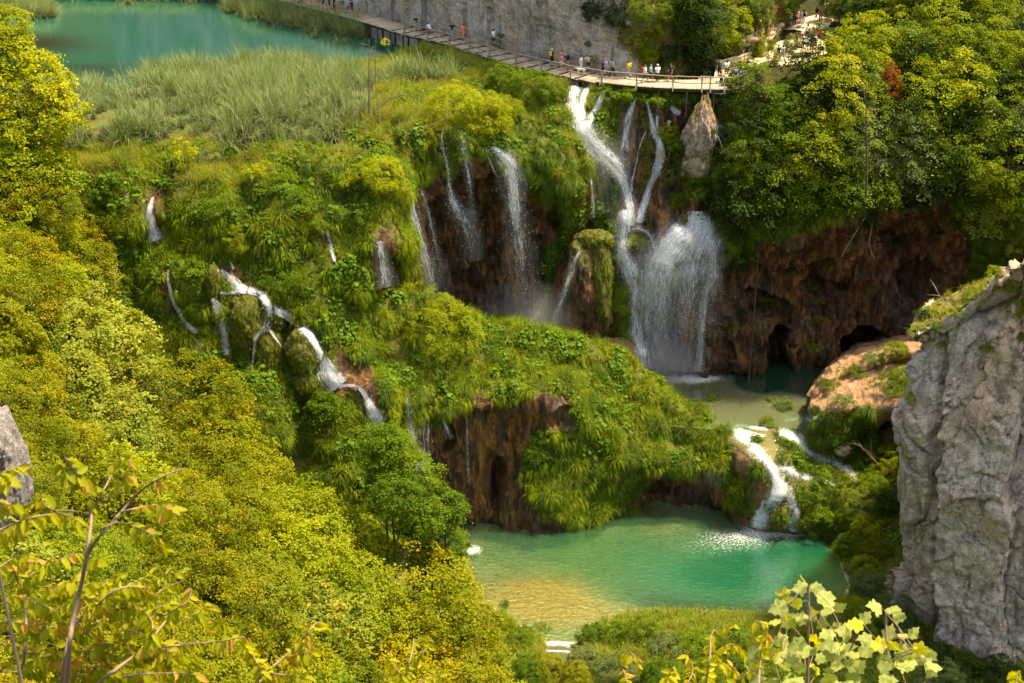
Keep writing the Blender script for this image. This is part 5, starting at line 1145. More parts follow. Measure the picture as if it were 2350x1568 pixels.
def fall(label, strands, drops=1.0, group=None, name='waterfall', wide=None):
    """strands: list of (points, densities)"""
    V, F, D, L, off = [], [], [], [], 0; first = None; dp = []; VL = []; wide = wide or (1.4 if drops > 2.4 and len(strands) > 3 else 1.7 if drops > .9 else 1.25)
    for i, (pts, dens) in enumerate(strands):
        for lay, (o, sp_, dd) in enumerate(((.22 if wide > 1.5 else .30, 1.2, .04), (.5 if wide > 1.5 else .45, wide * (1 if wide > 1.5 else 1.25), -.12), (.35, wide * 1.5, -2))[:3 if wide > 1.3 else 2]):
            v, f, d, fl, info = ribbon(pts, dens, o, sp_, seed=i * 2 + lay + len(label), hug=wide < 1.3)
            V.append(v); F.append(f + off); D.append(d + dd); uu = np.tile(np.linspace(-1, 1, 9), len(v) // 9); ff_ = np.repeat(np.linspace(0, 1, len(v) // 9), 9); VL.append((.42 if lay == 2 else 0) * (1 - np.abs(uu) ** 1.5) * np.repeat(info[3], 9) * sm(ff_, 0, .12) + uu * 0); L.append(fl); off += len(v)
            if first is None: first = info[0][0]
            if lay == 0:
                C, A, wd, dn, tc = info; n = int(np.sum(wd) * np.linalg.norm(C[-1] - C[0]) / len(C) * 7 * drops)
                k = GW.integers(0, len(C), n); u = GW.normal(size=n) * .42
                q = C[k] + A[k] * (u * wd[k] * (1.0 + .25 * k / len(C)))[:, None] + tc[k] * GW.uniform(-.1, .9, n)[:, None] + GW.normal(size=(n, 3)) * .12
                dp.append(q)
    V = np.concatenate(V); o = np.array(first)
    e = empty(name, o)
    link('water_sheet', mesh_np('water_sheet', V - o, np.concatenate(F), M['fall'], attrs={'veil': np.concatenate(VL), 'dens': np.concatenate(D), 'fl': np.concatenate(L)}), e)
    if dp and sum(map(len, dp)) > 10:
        q = np.concatenate(dp) - o; n = len(q); s = GW.uniform(.008, .020, n)[:, None]
        t4 = np.array([[1, 1, 1], [-1, -1, 1], [-1, 1, -1], [1, -1, -1]]) * .7
        VV = (q[:, None] + t4[None] * s[:, None] * np.array([1, 1, 3.0])).reshape(-1, 3); ff = np.array([[0, 1, 2], [0, 3, 1], [0, 2, 3], [1, 3, 2]])
        so = link('spray', mesh_np('spray', VV, (np.arange(n)[:, None, None] * 4 + ff[None]).reshape(-1, 3), M['drop'], smooth=False), e); so['kind'] = 'stuff'
    tag(e, label, 'waterfall', group); return e
# mossy rock bodies --------------------------------------------------------
def ico(sub):
    import bmesh
    bm = bmesh.new(); bmesh.ops.create_icosphere(bm, subdivisions=sub, radius=1)
    V = np.array([v.co[:] for v in bm.verts]); F = np.array([[v.index for v in f.verts] for f in bm.faces]); bm.free(); return V, F
def boulder(px, py, rx, ry, label, moss=.8, mat='tufa', Y=None, depth=.8, seed=0, name='boulder', sub=5, rough=.27, taper=0, cut=None, grass=0, pale=0, sand=0, cat='boulder', ground=True, tilt=0, group=None):
    V, F = ico(sub)
    if Y is None: h = hit(px, py); Y = h.y - .2
    c = W(px, py, Y=Y); d = c[1] * CPI + (CAMZ - c[2]) * SPI; a, b = rx / FPX * d, ry / FPX * d
    N0 = V.copy(); q = V * 1.3 + seed * 7.3
    r = 1 + fbm(q, 4, seed) * rough * 1.3 + np.abs(fbm(q * 2.5, 3, seed + 3)) * rough * .5
    if sub >= 5: r += fbm(q * 6, 3, seed + 5) * rough * .22
    if mat in ('cliff', 'greyrock', 'brownrock'): f1, e1 = facets(V * np.array([1.6, 1.6, 1.1]) + seed, seed); f2, e2 = facets(V * np.array([4, 4, 2.6]) + seed, seed + 3); r = r + f1 * rough * .8 + f2 * rough * .28 - .12 * rough * (1 - sm(e2, 0, .08))
    V = V * r[:, None] * np.array([a, (a + b) * .5 * depth, b])
    if taper: V[:, :2] *= (1 - taper * V[:, 2:3] / b)
    if tilt: ct, st = math.cos(tilt), math.sin(tilt); V = np.stack([V[:, 0] * ct + V[:, 2] * st, V[:, 1], -V[:, 0] * st + V[:, 2] * ct], 1)
    ms = np.clip(moss + .35 * N0[:, 2] * (moss > .05) + .3 * fbm(q * 1.5, 2, 4), 0, 1)
    me = mesh_np(name, V, F, M[mat], attrs={'moss': ms, 'pale': np.full(len(V), float(pale)), 'sand': np.full(len(V), float(sand))})
    o = link(name, me, None, c); tag(o, label, cat, group)
    if ground: BVH_V.append(V + c); BVH_F.append([f for f in F + sum(len(v) for v in BVH_V[:-1])])
    if grass:
        g = np.random.default_rng(seed + 50); n = int(grass * a * b * 12); k = g.integers(0, len(V), n); k = k[(N0[k, 2] > -.6) & (ms[k] > .45)]
        nb_ = 26; kk = np.repeat(k, nb_); base = V[kk] + g.normal(size=(len(kk), 3)) * .06
        dd = N0[kk] * .9 + g.normal(size=(len(kk), 3)) * .45 + [0, 0, .35]
        Vb, Fb_, H, Lf = strips(base, dd, np.full(len(kk), .035) * g.uniform(.6, 1.2, len(kk)), 2, np.full(len(kk), 3.2), .30 * g.uniform(.5, 1.3, len(kk)), g.random(len(kk)))
        link('moss', mesh_np('moss', Vb, Fb_, GR['moss'], attrs={'h': H, 'leaf': Lf}), o)
    return o
def rebuild():
    V = np.concatenate(BVH_V); F = []
    for f in BVH_F: F += [tuple(int(i) for i in x) for x in f]
    Ground.t = BVHTree.FromPolygons(V.tolist(), F)
boulder(620, 802, 40, 56, 'left of the two mossy twin boulders under the long white cascade', seed=1, grass=9, tilt=-.35)
boulder(698, 812, 42, 60, 'right of the two mossy twin boulders, beside the long white cascade', seed=2, grass=9, tilt=-.2)
boulder(635, 735, 16, 24, 'small mossy knob of rock above the twin boulders, splitting the cascade', seed=3, grass=9)
boulder(562, 735, 40, 66, 'tall mossy lobe of tufa left of the twin boulders', seed=4, grass=9)
boulder(606, 706, 20, 34, 'narrow mossy lobe hanging just under the ledge of the white cascade', seed=5, grass=9)
boulder(703, 878, 30, 28, 'low grassy boulder below the mossy twin boulders', seed=6, grass=9)
boulder(492, 655, 18, 46, 'upright mossy buttress between two narrow falls on the left slope', seed=7, grass=9)
boulder(948, 630, 26, 52, 'leaning mossy buttress in front of the shaded alcove', seed=8, grass=9, tilt=-.3)
boulder(1462, 562, 36, 30, 'round mossy ball of rock that the main waterfall runs around', seed=9, moss=.62, grass=6)
boulder(1340, 668, 62, 128, 'tall brown tufa tower with a grassy top left of the main waterfall', seed=10, moss=.24, sub=6, taper=.18, depth=.6, Y=128.6, grass=0, cat='rock tower', name='tufa_tower', rough=.3)
boulder(1378, 640, 26, 110, 'mossy green flank leaning on the brown tufa tower', seed=11, moss=.8, depth=.7, Y=128.2, grass=6, name='mossy_buttress', tilt=-.06)
boulder(1365, 548, 44, 20, 'grassy cap on the brown tufa tower beside the main waterfall', seed=12, moss=.9, Y=128.3, grass=9, name='grassy_cap')
boulder(1538, 590, 24, 74, 'mossy ridge dividing the veil of the main waterfall', seed=13, moss=.85, Y=128.8, grass=6, tilt=.5, depth=.8)
boulder(1566, 520, 15, 30, 'small mossy knob at the crest of the main waterfall', seed=14, moss=.9, grass=9, tilt=.15)
boulder(1408, 815, 60, 42, 'wet pale brown rock at the left foot of the main waterfall', seed=15, moss=.15, sand=.35, Y=127.5)
boulder(1795, 1186, 24, 30, 'tussock-covered rock splitting the white outflow above the pool', seed=16, moss=.75, grass=9)
boulder(1845, 1203, 18, 14, 'low mossy rock at the right end of the outflow', seed=17, moss=.7, grass=9)
boulder(1935, 1032, 18, 14, 'dark wet rock in the rapids under the orange knoll', seed=18, moss=.1, mat='cliff')
boulder(1608, 300, 34, 74, 'upright pale limestone pinnacle beside the wooden platform', moss=.22, mat='brownrock', seed=19, depth=.7, Y=130.5, cat='rock', name='rock_pinnacle', rough=.26, tilt=.10, sub=6, taper=.35)
boulder(1598, 376, 36, 36, 'broken pale rock at the foot of the limestone pinnacle', moss=.3, mat='brownrock', seed=20, Y=130.5, cat='rock', name='rock')
boulder(4, 1080, 56, 150, 'big smooth grey boulder among the bushes at the left edge', moss=-.6, mat='greyrock', seed=21, Y=53, cat='boulder', rough=.14, sub=6)
for i, (a, b, r1, r2, tx) in enumerate([(1585, 895, 12, 6, 'left'), (1590, 935, 40, 12, 'long flat'), (1645, 905, 10, 5, 'small round'), (1665, 990, 14, 6, 'half drowned')]):
    boulder(a, b, r1, r2, tx + ' moss-covered rock islet in the shallow green pool', seed=30 + i, moss=.8, grass=9, name='rock_islet', cat='rock')
boulder(2035, 700, 1, 1, 'small fallen stone under the cave wall', seed=40, sub=3, mat='cliff', name='stone', cat='stone')
# standing stones and blocks by the path
for i, (a, b, r1, r2, tx) in enumerate([(1825, 62, 26, 7, 'flat pale block under the top viewpoint'), (1858, 68, 22, 8, 'pale block at the right end of the viewpoint wall'), (1895, 50, 14, 6, 'sunlit slab beside the woman in white'), (1775, 112, 24, 9, 'long pale boulder in the middle of the stony path'),
                                     (1720, 92, 22, 6, 'flat step of pale rock where three walkers photograph'), (1798, 104, 14, 8, 'rounded sandy boulder near the red bag'), (1830, 40, 8, 13, 'upright grey block carrying the viewpoint wall'), (1745, 141, 18, 5, 'lowest pale slab of the stony path')]):
    boulder(a, b, r1, r2, tx, moss=0, mat='tufa', sand=1.0, seed=60 + i, sub=4, name='path_boulder', depth=1.2, Y=hit(a, b).y + .1)
rebuild()

X_ = lambda x, y: (1253.3 + x * .2, 188 + y * .2)
def cv(f, *p): return [(*f(x, y), w_) for x, y, w_ in p]
cA = lambda x, y: (1253.3 + x * .2, 188 + y * .2)
cB = lambda x, y: (1253.3 + x * .2747, 470 + y * .2747)
cC = lambda x, y: (1605.8 + x * .3098, 783.3 + y * .3098)
cD = lambda x, y: (235 + x * .3333, 470 + y * .3333)
fall('wide lacy curtain of water under the boardwalk, leftmost of its falls', [(cv(cA, (330, 40, 20), (320, 150, 34), (320, 240, 36), (340, 340, 34), (380, 450, 24)), [.98, .85, .78, .8, .95]), (cv(cA, (255, 70, 4), (215, 160, 7), (205, 230, 6)), [.9, .8, .7]), (cv(cA, (200, 245, 12), (260, 290, 26), (300, 340, 30), (340, 430, 20)), [.8, .7, .6, .7]), (cv(cA, (215, 430, 4), (270, 480, 5), (330, 540, 9)), [.9, .85, .8])], .6)
fall('straight white jet of water right of the lacy curtain', [(cv(cA, (495, 50, 8), (440, 150, 14), (412, 290, 16), (408, 440, 18)), [1.1, 1, .95, .98])], .6)
fall('slanting white fall dropping from the boardwalk edge into the diagonal chute', [(cv(cA, (672, 90, 6), (630, 190, 12), (580, 290, 17), (520, 420, 22), (470, 520, 26)), [1.1, 1, .95, .9, .85]), (cv(cA, (600, 420, 16), (590, 560, 24), (570, 720, 18)), [.5, .42, .3]), (cv(cA, (672, 300, 2), (668, 500, 3), (668, 800, 2)), [.7, .7, .6])], .6)
fall('broad diagonal chute of white water running down to the right', [(cv(cA, (400, 440, 34), (400, 540, 40), (480, 670, 36), (620, 800, 34), (760, 930, 30), (840, 1030, 20), (890, 1160, 15), (930, 1290, 14), (960, 1430, 16), (950, 1540, 22), (925, 1640, 26)), [.95, .95, .95, .9, .9, .95, .95, .95, .95, .98, .99]),
    (cv(cA, (490, 780, 22), (600, 930, 46), (660, 1100, 56), (700, 1300, 60), (720, 1500, 56)), [.7, .6, .45, .38, .32]), (cv(cA, (478, 800, 3), (490, 1000, 4), (530, 1250, 5), (550, 1560, 5)), [.9, .85, .8, .75])], 1)
fall('thin fall between two moss curtains in the middle of the wall', [(cv(cA, (1040, 170, 4), (985, 280, 10), (935, 440, 17), (915, 620, 20), (900, 800, 20), (890, 950, 18), (910, 1120, 14), (940, 1260, 10)), [.85, .85, .8, .75, .65, .55, .55, .5])], 1.2)
fall('long crooked white fall right of the green moss curtains', [(cv(cA, (1140, 190, 8), (1185, 330, 12), (1220, 480, 14), (1260, 590, 20), (1300, 690, 16), (1305, 820, 18), (1290, 950, 18), (1225, 1110, 16), (1160, 1280, 16), (1100, 1480, 18), (1075, 1620, 18)), [.8, .8, .85, .9, .9, .95, .95, .95, .95, .95, .9]), (cv(cA, (1315, 230, 6), (1280, 350, 10), (1270, 470, 12), (1285, 580, 10)), [.7, .7, .65, .6]),
    (cv(cA, (1150, 560, 2), (1090, 700, 3), (1030, 950, 3), (985, 1150, 5), (980, 1260, 8)), [.8, .75, .8, .8, .8])], .8)
fall('small stepped cascade behind the green shrub below the boardwalk', [(cv(cA, (1570, 160, 8), (1600, 190, 14), (1640, 250, 10)), [.8, .8, .7]), (cv(cA, (1420, 250, 8), (1470, 320, 14), (1540, 365, 16)), [.9, .9, .9]), (cv(cA, (1420, 440, 8), (1395, 510, 9)), [.9, .8])], .3)
fall('narrow fall between the platform and the dead spruce', [(cv(cA, (2145, 250, 5), (2170, 360, 12), (2200, 440, 14), (2230, 500, 8)), [.8, .85, .85, .8])], .4)
fall('white fall just right of the limestone pinnacle', [(cv(cA, (1980, 480, 12), (2040, 580, 22), (2100, 700, 20)), [.9, .95, .9]), (cv(cA, (1950, 600, 10), (1970, 680, 12)), [.9, .85])], .4)
fall('main white column of the big waterfall, left part', [(cv(cB, (668, 40, 18), (662, 100, 26), (645, 190, 27), (630, 300, 24), (655, 420, 30), (700, 540, 34), (740, 680, 26), (740, 820, 20), (750, 980, 20), (775, 1180, 26), (820, 1390, 40)), [.95, .95, .95, .95, .92, .92, .95, .9, .8, .75]),
    (cv(cB, (690, 210, 8), (790, 205, 9), (870, 260, 8), (900, 350, 8)), [.8, .75, .75, .7])], 1.6)
fall('left veil of the big waterfall behind the mossy ridge', [(cv(cB, (1110, 170, 18), (1040, 280, 28), (960, 380, 32), (890, 480, 34), (860, 640, 38), (830, 850, 40), (810, 1080, 44), (810, 1380, 52)), [.95, .92, .9, .85, .76, .68, .62, .6]), (cv(cB, (900, 560, 24), (900, 800, 34), (880, 1050, 44), (880, 1390, 60)), [.72, .66, .6, .58])], 2.2)
fall('broad bright curtain of the big waterfall, right part', [(cv(cB, (1300, 50, 26), (1340, 200, 34), (1380, 400, 34), (1380, 600, 30), (1330, 760, 22), (1300, 960, 18), (1285, 1180, 16), (1270, 1395, 20)), [.95, .88, .8, .75, .85, .85, .8, .75]),
    (cv(cB, (1270, 60, 30), (1190, 220, 52), (1090, 330, 60), (1010, 460, 66), (980, 640, 66), (960, 900, 66), (940, 1390, 70)), [.95, .92, .88, .80, .66, .56, .52]),
    (cv(cB, (1300, 60, 30), (1250, 260, 60), (1200, 440, 74), (1180, 620, 80), (1170, 820, 80), (1160, 1100, 76), (1130, 1395, 76)), [.98, .92, .84, .72, .60, .54, .52]),
    (cv(cB, (1400, 520, 14), (1420, 640, 22), (1410, 800, 20), (1400, 1000, 18)), [.6, .42, .32, .25])], 2.6)
fall('slanting thread of water left of the brown tufa tower', [(cv(cB, (290, 375, 3), (235, 490, 11), (190, 630, 10), (130, 790, 10), (85, 910, 13), (30, 1060, 16)), [.8, .75, .8, .8, .7, .55])], 1)
cE = lambda x, y: (783.3 + x * .3333, y * .3333)
fall('leftmost bright strand of water in the shaded alcove', [(cv(cE, (460, 1230, 4), (475, 1340, 7), (500, 1470, 12), (530, 1620, 16), (570, 1770, 20), (610, 1900, 22), (640, 2060, 24)), [.8, .85, .9, .88, .85, .75, .55])], 2)
fall('dotted thread of water just right of the leftmost alcove strand', [(cv(cE, (545, 1290, 3), (590, 1440, 6), (620, 1570, 8), (650, 1700, 10), (680, 1850, 16), (720, 2050, 20)), [.75, .7, .65, .5, .4, .3])], 2.5)
fall('crooked fall that widens in the left half of the shaded alcove', [(cv(cE, (705, 880, 3), (690, 960, 4), (715, 1080, 4), (740, 1190, 4), (745, 1290, 8), (770, 1390, 18), (815, 1480, 24), (860, 1570, 26), (890, 1680, 26), (900, 1800, 28)), [.8, .8, .8, .8, .8, .8, .72, .62, .5, .3])], 3)
fall('faint grey thread of water under the yellow shrubs of the alcove rim', [(cv(cE, (820, 800, 5), (830, 950, 9), (850, 1080, 10), (880, 1250, 10), (900, 1500, 14), (920, 1800, 20)), [.65, .7, .65, .5, .35, .22])], 2)
fall('broad arching fall in the middle of the shaded alcove', [(cv(cE, (1035, 1015, 10), (1100, 1060, 20), (1160, 1130, 24), (1180, 1240, 24), (1190, 1380, 26), (1205, 1520, 28), (1220, 1660, 34), (1240, 1850, 40), (1260, 2250, 46)), [.9, .95, .9, .8, .72, .62, .5, .38, .28]), (cv(cE, (990, 1000, 4), (1020, 1100, 7), (1065, 1210, 7), (1090, 1300, 8)), [.75, .75, .65, .4])], 3)
fall('thin slanting fall under the dead twigs at the top of the alcove', [(cv(cE, (515, 740, 4), (550, 840, 8), (590, 940, 8)), [.75, .8, .6])], .4)
fall('short grey fall beside the hanging moss at the alcove top', [(cv(cE, (640, 890, 4), (645, 980, 7), (655, 1080, 6)), [.7, .75, .6])], .4)
fall('foaming fall in a mossy gully at the top left of the slope', [([(352, 452, 6), (344, 480, 12), (344, 497, 16), (350, 520, 18), (362, 552, 44)], [.8, .95, .95, .9, .95]), ([(272, 449, 20), (296, 446, 16)], [.85, .8])], .4)
fall('narrow cascade slipping behind the bushes, leftmost on the slope', [([(386, 618, 4), (388, 655, 9), (403, 700, 10), (424, 738, 12), (452, 764, 14)], [.7, .9, .9, .9, .9])], .4)
fall('short twin fall left of the mossy lobe of tufa', [([(488, 684, 8), (499, 710, 22), (514, 755, 26), (520, 815, 18)], [.85, .85, .8, .8])], .8)
fall('long white cascade running diagonally past the mossy twin boulders', [([(500, 618, 10), (526, 636, 18), (552, 662, 20), (596, 674, 16), (621, 706, 22), (660, 724, 20), (694, 750, 21), (722, 782, 22), (741, 822, 28), (757, 862, 38), (778, 888, 54)], [.9, .95, .95, .9, .9, .95, .95, .95, .92, .95, .95]), ([(523, 590, 4), (537, 618, 8)], [.75, .8]), ([(505, 673, 8), (575, 668, 8)], [.95, .95]),
    ([(618, 708, 16), (611, 750, 15), (588, 776, 10), (581, 822, 8), (578, 850, 8)], [.9, .85, .85, .8, .6]), ([(618, 756, 7), (632, 776, 8), (648, 800, 5)], [.8, .75, .5])], .6)
fall('lower fan of the white cascade above the leafy trees', [([(776, 888, 10), (818, 887, 9), (842, 915, 15), (854, 943, 26), (874, 972, 40)], [.9, .9, .95, .95, .95])], .6)
fall('short fall behind the round green bush in the middle of the slope', [([(751, 530, 7), (758, 560, 14), (768, 600, 12)], [.75, .8, .7])], .5)
fall('fall pouring over a bare tufa fan at the left end of the alcove', [([(872, 552, 12), (878, 600, 18), (888, 660, 26)], [.85, .8, .7])], 1)
fall('small spout beside the grass dome on the mound', [([(861, 788, 4), (855, 806, 6), (850, 822, 6)], [.85, .85, .8])], .2)
fall('white strand falling past the leafy trees over the lower wall', [([(932, 905, 4), (937, 955, 9), (945, 1005, 18), (953, 1060, 24), (960, 1118, 30)], [.8, .85, .85, .75, .6]), ([(966, 930, 3), (971, 990, 4), (975, 1060, 5)], [.75, .7, .6]), ([(980, 940, 3), (983, 1020, 5), (986, 1100, 6)], [.8, .75, .6])], 1.5)
fall('short double spout over the lower brown wall', [([(1014, 950, 3), (1022, 975, 5), (1036, 1008, 8)], [.8, .85, .6]), ([(1021, 980, 3), (1024, 1010, 3)], [.7, .6])], 1)
fall('single string of drops right of the double spout', [([(1070, 945, 2), (1073, 1020, 4), (1076, 1110, 7)], [.7, .6, .5])], 3)
fall('white rapids between the orange knoll and the tussocks', [(cv(cC, (640, 660, 20), (740, 740, 30), (850, 830, 30), (980, 890, 24), (1130, 980, 26)), [.6, .7, .72, .7, .5]), (cv(cC, (660, 585, 10), (770, 575, 14), (870, 570, 12)), [.75, .8, .8])], .6)
fall('bright main outflow tumbling into the emerald pool', [(cv(cC, (510, 910, 12), (570, 1000, 24), (600, 1090, 28), (570, 1170, 28), (500, 1250, 24), (430, 1350, 30)), [.7, .85, .85, .82, .85, .9]), (cv(cC, (545, 960, 10), (560, 1060, 16), (540, 1150, 18), (510, 1220, 16)), [.7, .75, .75, .7]), (cv(cC, (620, 930, 8), (700, 970, 14), (760, 1000, 14)), [.85, .85, .7]), (cv(cC, (660, 1170, 14), (700, 1260, 20), (690, 1400, 26)), [.9, .85, .9]), (cv(cC, (470, 1180, 8), (450, 1280, 12)), [.8, .8])], .5)
fall('shallow glittering stream feeding the main outflow', [(cv(cC, (270, 640, 24), (400, 780, 40), (520, 910, 30)), [.52, .58, .62]), (cv(cC, (340, 690, 10), (470, 705, 12)), [.85, .8])], .1)
fall('thin cascade among the shrubs under the pale cliff', [(cv(cC, (1335, 1080, 10), (1290, 1160, 16), (1220, 1230, 20), (1180, 1330, 18)), [.8, .85, .85, .8]), (cv(cC, (950, 1060, 8), (1060, 1070, 10)), [.8, .7])], .3)
fall('low white riffle where the pool drains behind the bank grass', [([(1252, 1480, 12), (1280, 1476, 14), (1312, 1482, 12)], [.8, .85, .8]), ([(1250, 1494, 8), (1310, 1496, 8)], [.7, .7])], .1)
# drifting spray at the foot of the main fall
def mist(px, py, Y, r, dens, label):
    t = NT('spray_mist'); g = t.n('TexCoord'); gr = t.n('TexGradient', gradient_type='SPHERICAL'); t.l(g.outputs['Object'], gr.inputs[0])
    nz = t.noise(2.0, 3, g.outputs['Object']); d = t.math('MULTIPLY', t.math('MULTIPLY', t.math('POWER', gr.outputs['Fac'], 1.3), dens), t.math('ADD', nz, .2))
    v = t.n('VolumePrincipled'); v.inputs['Color'].default_value = (.93, .92, .9, 1); t.l(d, v.inputs['Density']); t.l(v.outputs[0], t.out.inputs['Volume'])
    V, F = ico(3); o = link('mist', mesh_np('mist', V, F, t.m), None, W(px, py, Y=Y), None, r); o['kind'] = 'stuff'; o['label'] = label
mist(1500, 840, 128.5, (5.5, 2.4, 3.8), 1.0, 'white mist at the foot of the big waterfall')
mist(1205, 745, 126.5, (6.5, 2.2, 5.0), .35, 'thin mist at the foot of the alcove falls')
# ------------------------------------------------------------ boardwalk
ZD = 37.3
FR = [(520,-52),(580,-22),(640,1),(720,21),(800,42),(870,62),(925,78),(1000,95),(1080,119),(1150,141),(1215,157),(1280,171),(1340,184),(1400,192),(1470,199),(1560,204),(1640,206),(1690,204),(1722,188)]
F3 = np.array([W(a, b, z=ZD) for a, b in FR]); nF = 560
Lf = np.r_[0, np.cumsum(np.linalg.norm(np.diff(F3, axis=0), axis=1))]; front = cr(F3, np.interp(np.linspace(0, Lf[-1], nF), Lf, np.arange(len(F3))))
tg = np.gradient(front, axis=0); tg /= np.linalg.norm(tg, axis=1, keepdims=True); side = np.stack([-tg[:, 1], tg[:, 0], tg[:, 0] * 0], 1); side *= np.sign(side[:, 1:2])
def at_px(px): q, _ = proj(front); return int(np.argmin(np.abs(q - px)))
WD = 3.0
def boxes(cs, mat, name):
    """oriented boxes: centre, three half-axes"""
    V = []; L = []
    cor = np.array([[x, y, z] for x in (-1, 1) for y in (-1, 1) for z in (-1, 1)])
    for c, a, b, d in cs:
        V.append(np.asarray(c) + cor @ np.array([a, b, d])); L.append(np.full(8, random.random()))
    F = np.array([[0, 1, 3, 2], [4, 6, 7, 5], [0, 4, 5, 1], [2, 3, 7, 6], [0, 2, 6, 4], [1, 5, 7, 3]])
    V = np.concatenate(V); return mesh_np(name, V, (np.arange(len(cs))[:, None, None] * 8 + F[None]).reshape(-1, 4), mat, smooth=False, attrs={'leaf': np.concatenate(L)})
step = lambda i: .16 * ((i // 14) % 2) * 0 + (-.010 * (i % 13) if 250 < i < 455 else 0)
pl = []
i1 = at_px(1660)
for i in range(0, nF - 1):
    wdt = WD if i < i1 - 40 else WD + (i - i1 + 40) * .03
    a = (front[i + 1] - front[i]) * .46; c = front[i] + side[i] * wdt / 2 + a + np.array([0, 0, step(i)]); pl.append((c + [0, 0, random.uniform(-.008, .008)], a, side[i] * (wdt / 2 + random.uniform(-.05, .05)), np.array([0, 0, .03])))
bw = empty('boardwalk', front[200]); sh_ = lambda me: me
def child_abs(name, me, par):
    o = link(name, me, par); o.matrix_parent_inverse = par.matrix_world.inverted(); o.matrix_parent_inverse = Matrix.Translation(-Vector(par.location)); return o
child_abs('deck', boxes(pl, M['deck'], 'deck'), bw)
bm_ = []
for off_ in (.25, WD - .3):
    P = front + side * off_ - np.array([0, 0, .22]); bm_.append((P[::8], np.full(len(P[::8]), .13)))
child_abs('beam', tube_mesh('beam', bm_[:1], M['bark'], 5), bw); child_abs('beam', tube_mesh('beam', bm_[1:], M['bark'], 5), bw)
pm = tube_mesh('stilt', [(np.array([[0, 0, -2.6], [0, 0, 0]]), np.array([.10, .10]))], M['bark'], 7)
for i in range(110, nF - 10, 16):
    for off_ in (.25, WD - .4): link('stilt', pm, bw, Vector(front[i] + side[i] * off_ - [0, 0, .15]) - bw.location)
# steps across the sloping stretch
ed = [(front[i] + side[i] * WD / 2 + [0, 0, .0], tg[i] * .05, side[i] * WD / 2, np.array([0, 0, .05])) for i in range(258, 450, 13)]
child_abs('step_edge', boxes(ed, M['bark'], 'step_edge'), bw)
tag(bw, 'long plank boardwalk on stilts curving along the foot of the grey cliff', 'boardwalk')
def railing(pxs, off_, label, h=1.12, braces=True):
    ids = [at_px(p) for p in pxs] if pxs[0] > 1 else pxs
    base = [front[i] + side[i] * off_ for i in ids]; e = empty('railing', base[0]); g = np.random.default_rng(len(pxs))
    for k, (i, b) in enumerate(zip(ids, base)):
        top = b + [g.normal() * .03, g.normal() * .03, h + .06]
        link('post', tube_mesh('post', [(np.array([b - [0, 0, .3], top]) - base[0], np.array([.075, .06]))], M['wood'], 7), e)
        if braces:
            o_ = b - side[i] * .55 - np.array([0, 0, .15]); m_ = b + [0, 0, h * .6]
            link('brace', tube_mesh('brace', [(np.array([o_, m_]) - base[0], np.array([.05, .045]))], M['wood'], 6), e)
    for hh, r in ((h, .06), (h * .5, .05)):
        for k in range(len(base) - 1):
            ii = np.linspace(ids[k], ids[k + 1], 5).astype(int); P = front[ii] + side[ii] * off_ + np.array([0, 0, hh]) + g.normal(size=(5, 3)) * .025
            if k: P[0] = last
            last = P[-1]
            link('rail', tube_mesh('rail', [(P - base[0], np.linspace(r * 1.1, r * .85, 5))], M['wood'], 7), e)
    tag(e, label, 'railing'); return e
railing([928, 980, 1030, 1077, 1125, 1183, 1243, 1307, 1380, 1461, 1545, 1611, 1628, 1660, 1701, 1721], .05, 'weathered log railing along the water side of the boardwalk')
railing([958, 1021, 1070, 1122], WD - .05, 'short log railing on the cliff side of the boardwalk', braces=False)
# platform floor and stony path
def poly_patch(name, pts, z0, mat, seed, label=None, thick=.5):
    pts = np.array(pts, float); c = pts.mean(0); V = []; n = len(pts) * 6; q = np.concatenate([pts[i] + (pts[(i + 1) % len(pts)] - pts[i]) * np.linspace(0, 1, 6, endpoint=False)[:, None] for i in range(len(pts))])
    rings = 14; P = np.concatenate([c + (q - c) * (1 - k / rings) for k in range(rings + 1)])
    h = []
    for x, y in P:
        g = drop(*W(x, y, Y=hit(x, y).y)[:2]) if z0 is None else None
        p = hit(x, y) if z0 is None else W(x, y, z=z0); h.append([p[0], p[1], p[2]])
    V = np.array(h); edge = np.repeat(np.arange(rings + 1), n) / rings
    V[:, 2] += .12 + fbm(V * 1.3, 3, seed) * .12 - (edge == 0) * .5
    a = np.arange((rings + 1) * n).reshape(rings + 1, n); b = np.roll(a, -1, 1)
    F = np.stack([a[:-1], b[:-1], b[1:], a[1:]], -1).reshape(-1, 4)
    nz = np.zeros(len(V)); o = link(name, mesh_np(name, V, F, mat, attrs={'moss': nz, 'pale': nz, 'sand': nz + 1})); o['kind'] = 'structure'; return o
t = NT('sandy_path'); n1 = t.noise(1.6, 6, t.pos(), .65); n2 = t.noise(9, 4, t.pos(), .7)
M['sand'] = t.done(t.pbsdf(t.mix(t.ramp(t.math('ADD', t.math('MULTIPLY', n1, .6), t.math('MULTIPLY', n2, .4)), [(.35, 0), (.62, 1)]), (.36, .27, .17), (.68, .55, .38)), .95, t.bump(n2, .8, .06)))
poly_patch('path', [(1628, 206), (1660, 207), (1695, 204), (1716, 192), (1700, 172), (1668, 158), (1640, 158), (1636, 182)], ZD - .1, M['sand'], 3)
poly_patch('path', [(1668, 166), (1700, 160), (1740, 150), (1800, 152), (1860, 142), (1905, 122), (1900, 95), (1860, 84), (1800, 92), (1745, 100), (1735, 125), (1700, 140), (1660, 150)], None, M['sand'], 4)
poly_patch('path', [(1690, 112), (1740, 104), (1790, 80), (1760, 70), (1800, 60), (1850, 74), (1905, 62), (1920, 45), (1880, 34), (1830, 46), (1780, 56), (1730, 76), (1690, 96)], None, M['sand'], 5)
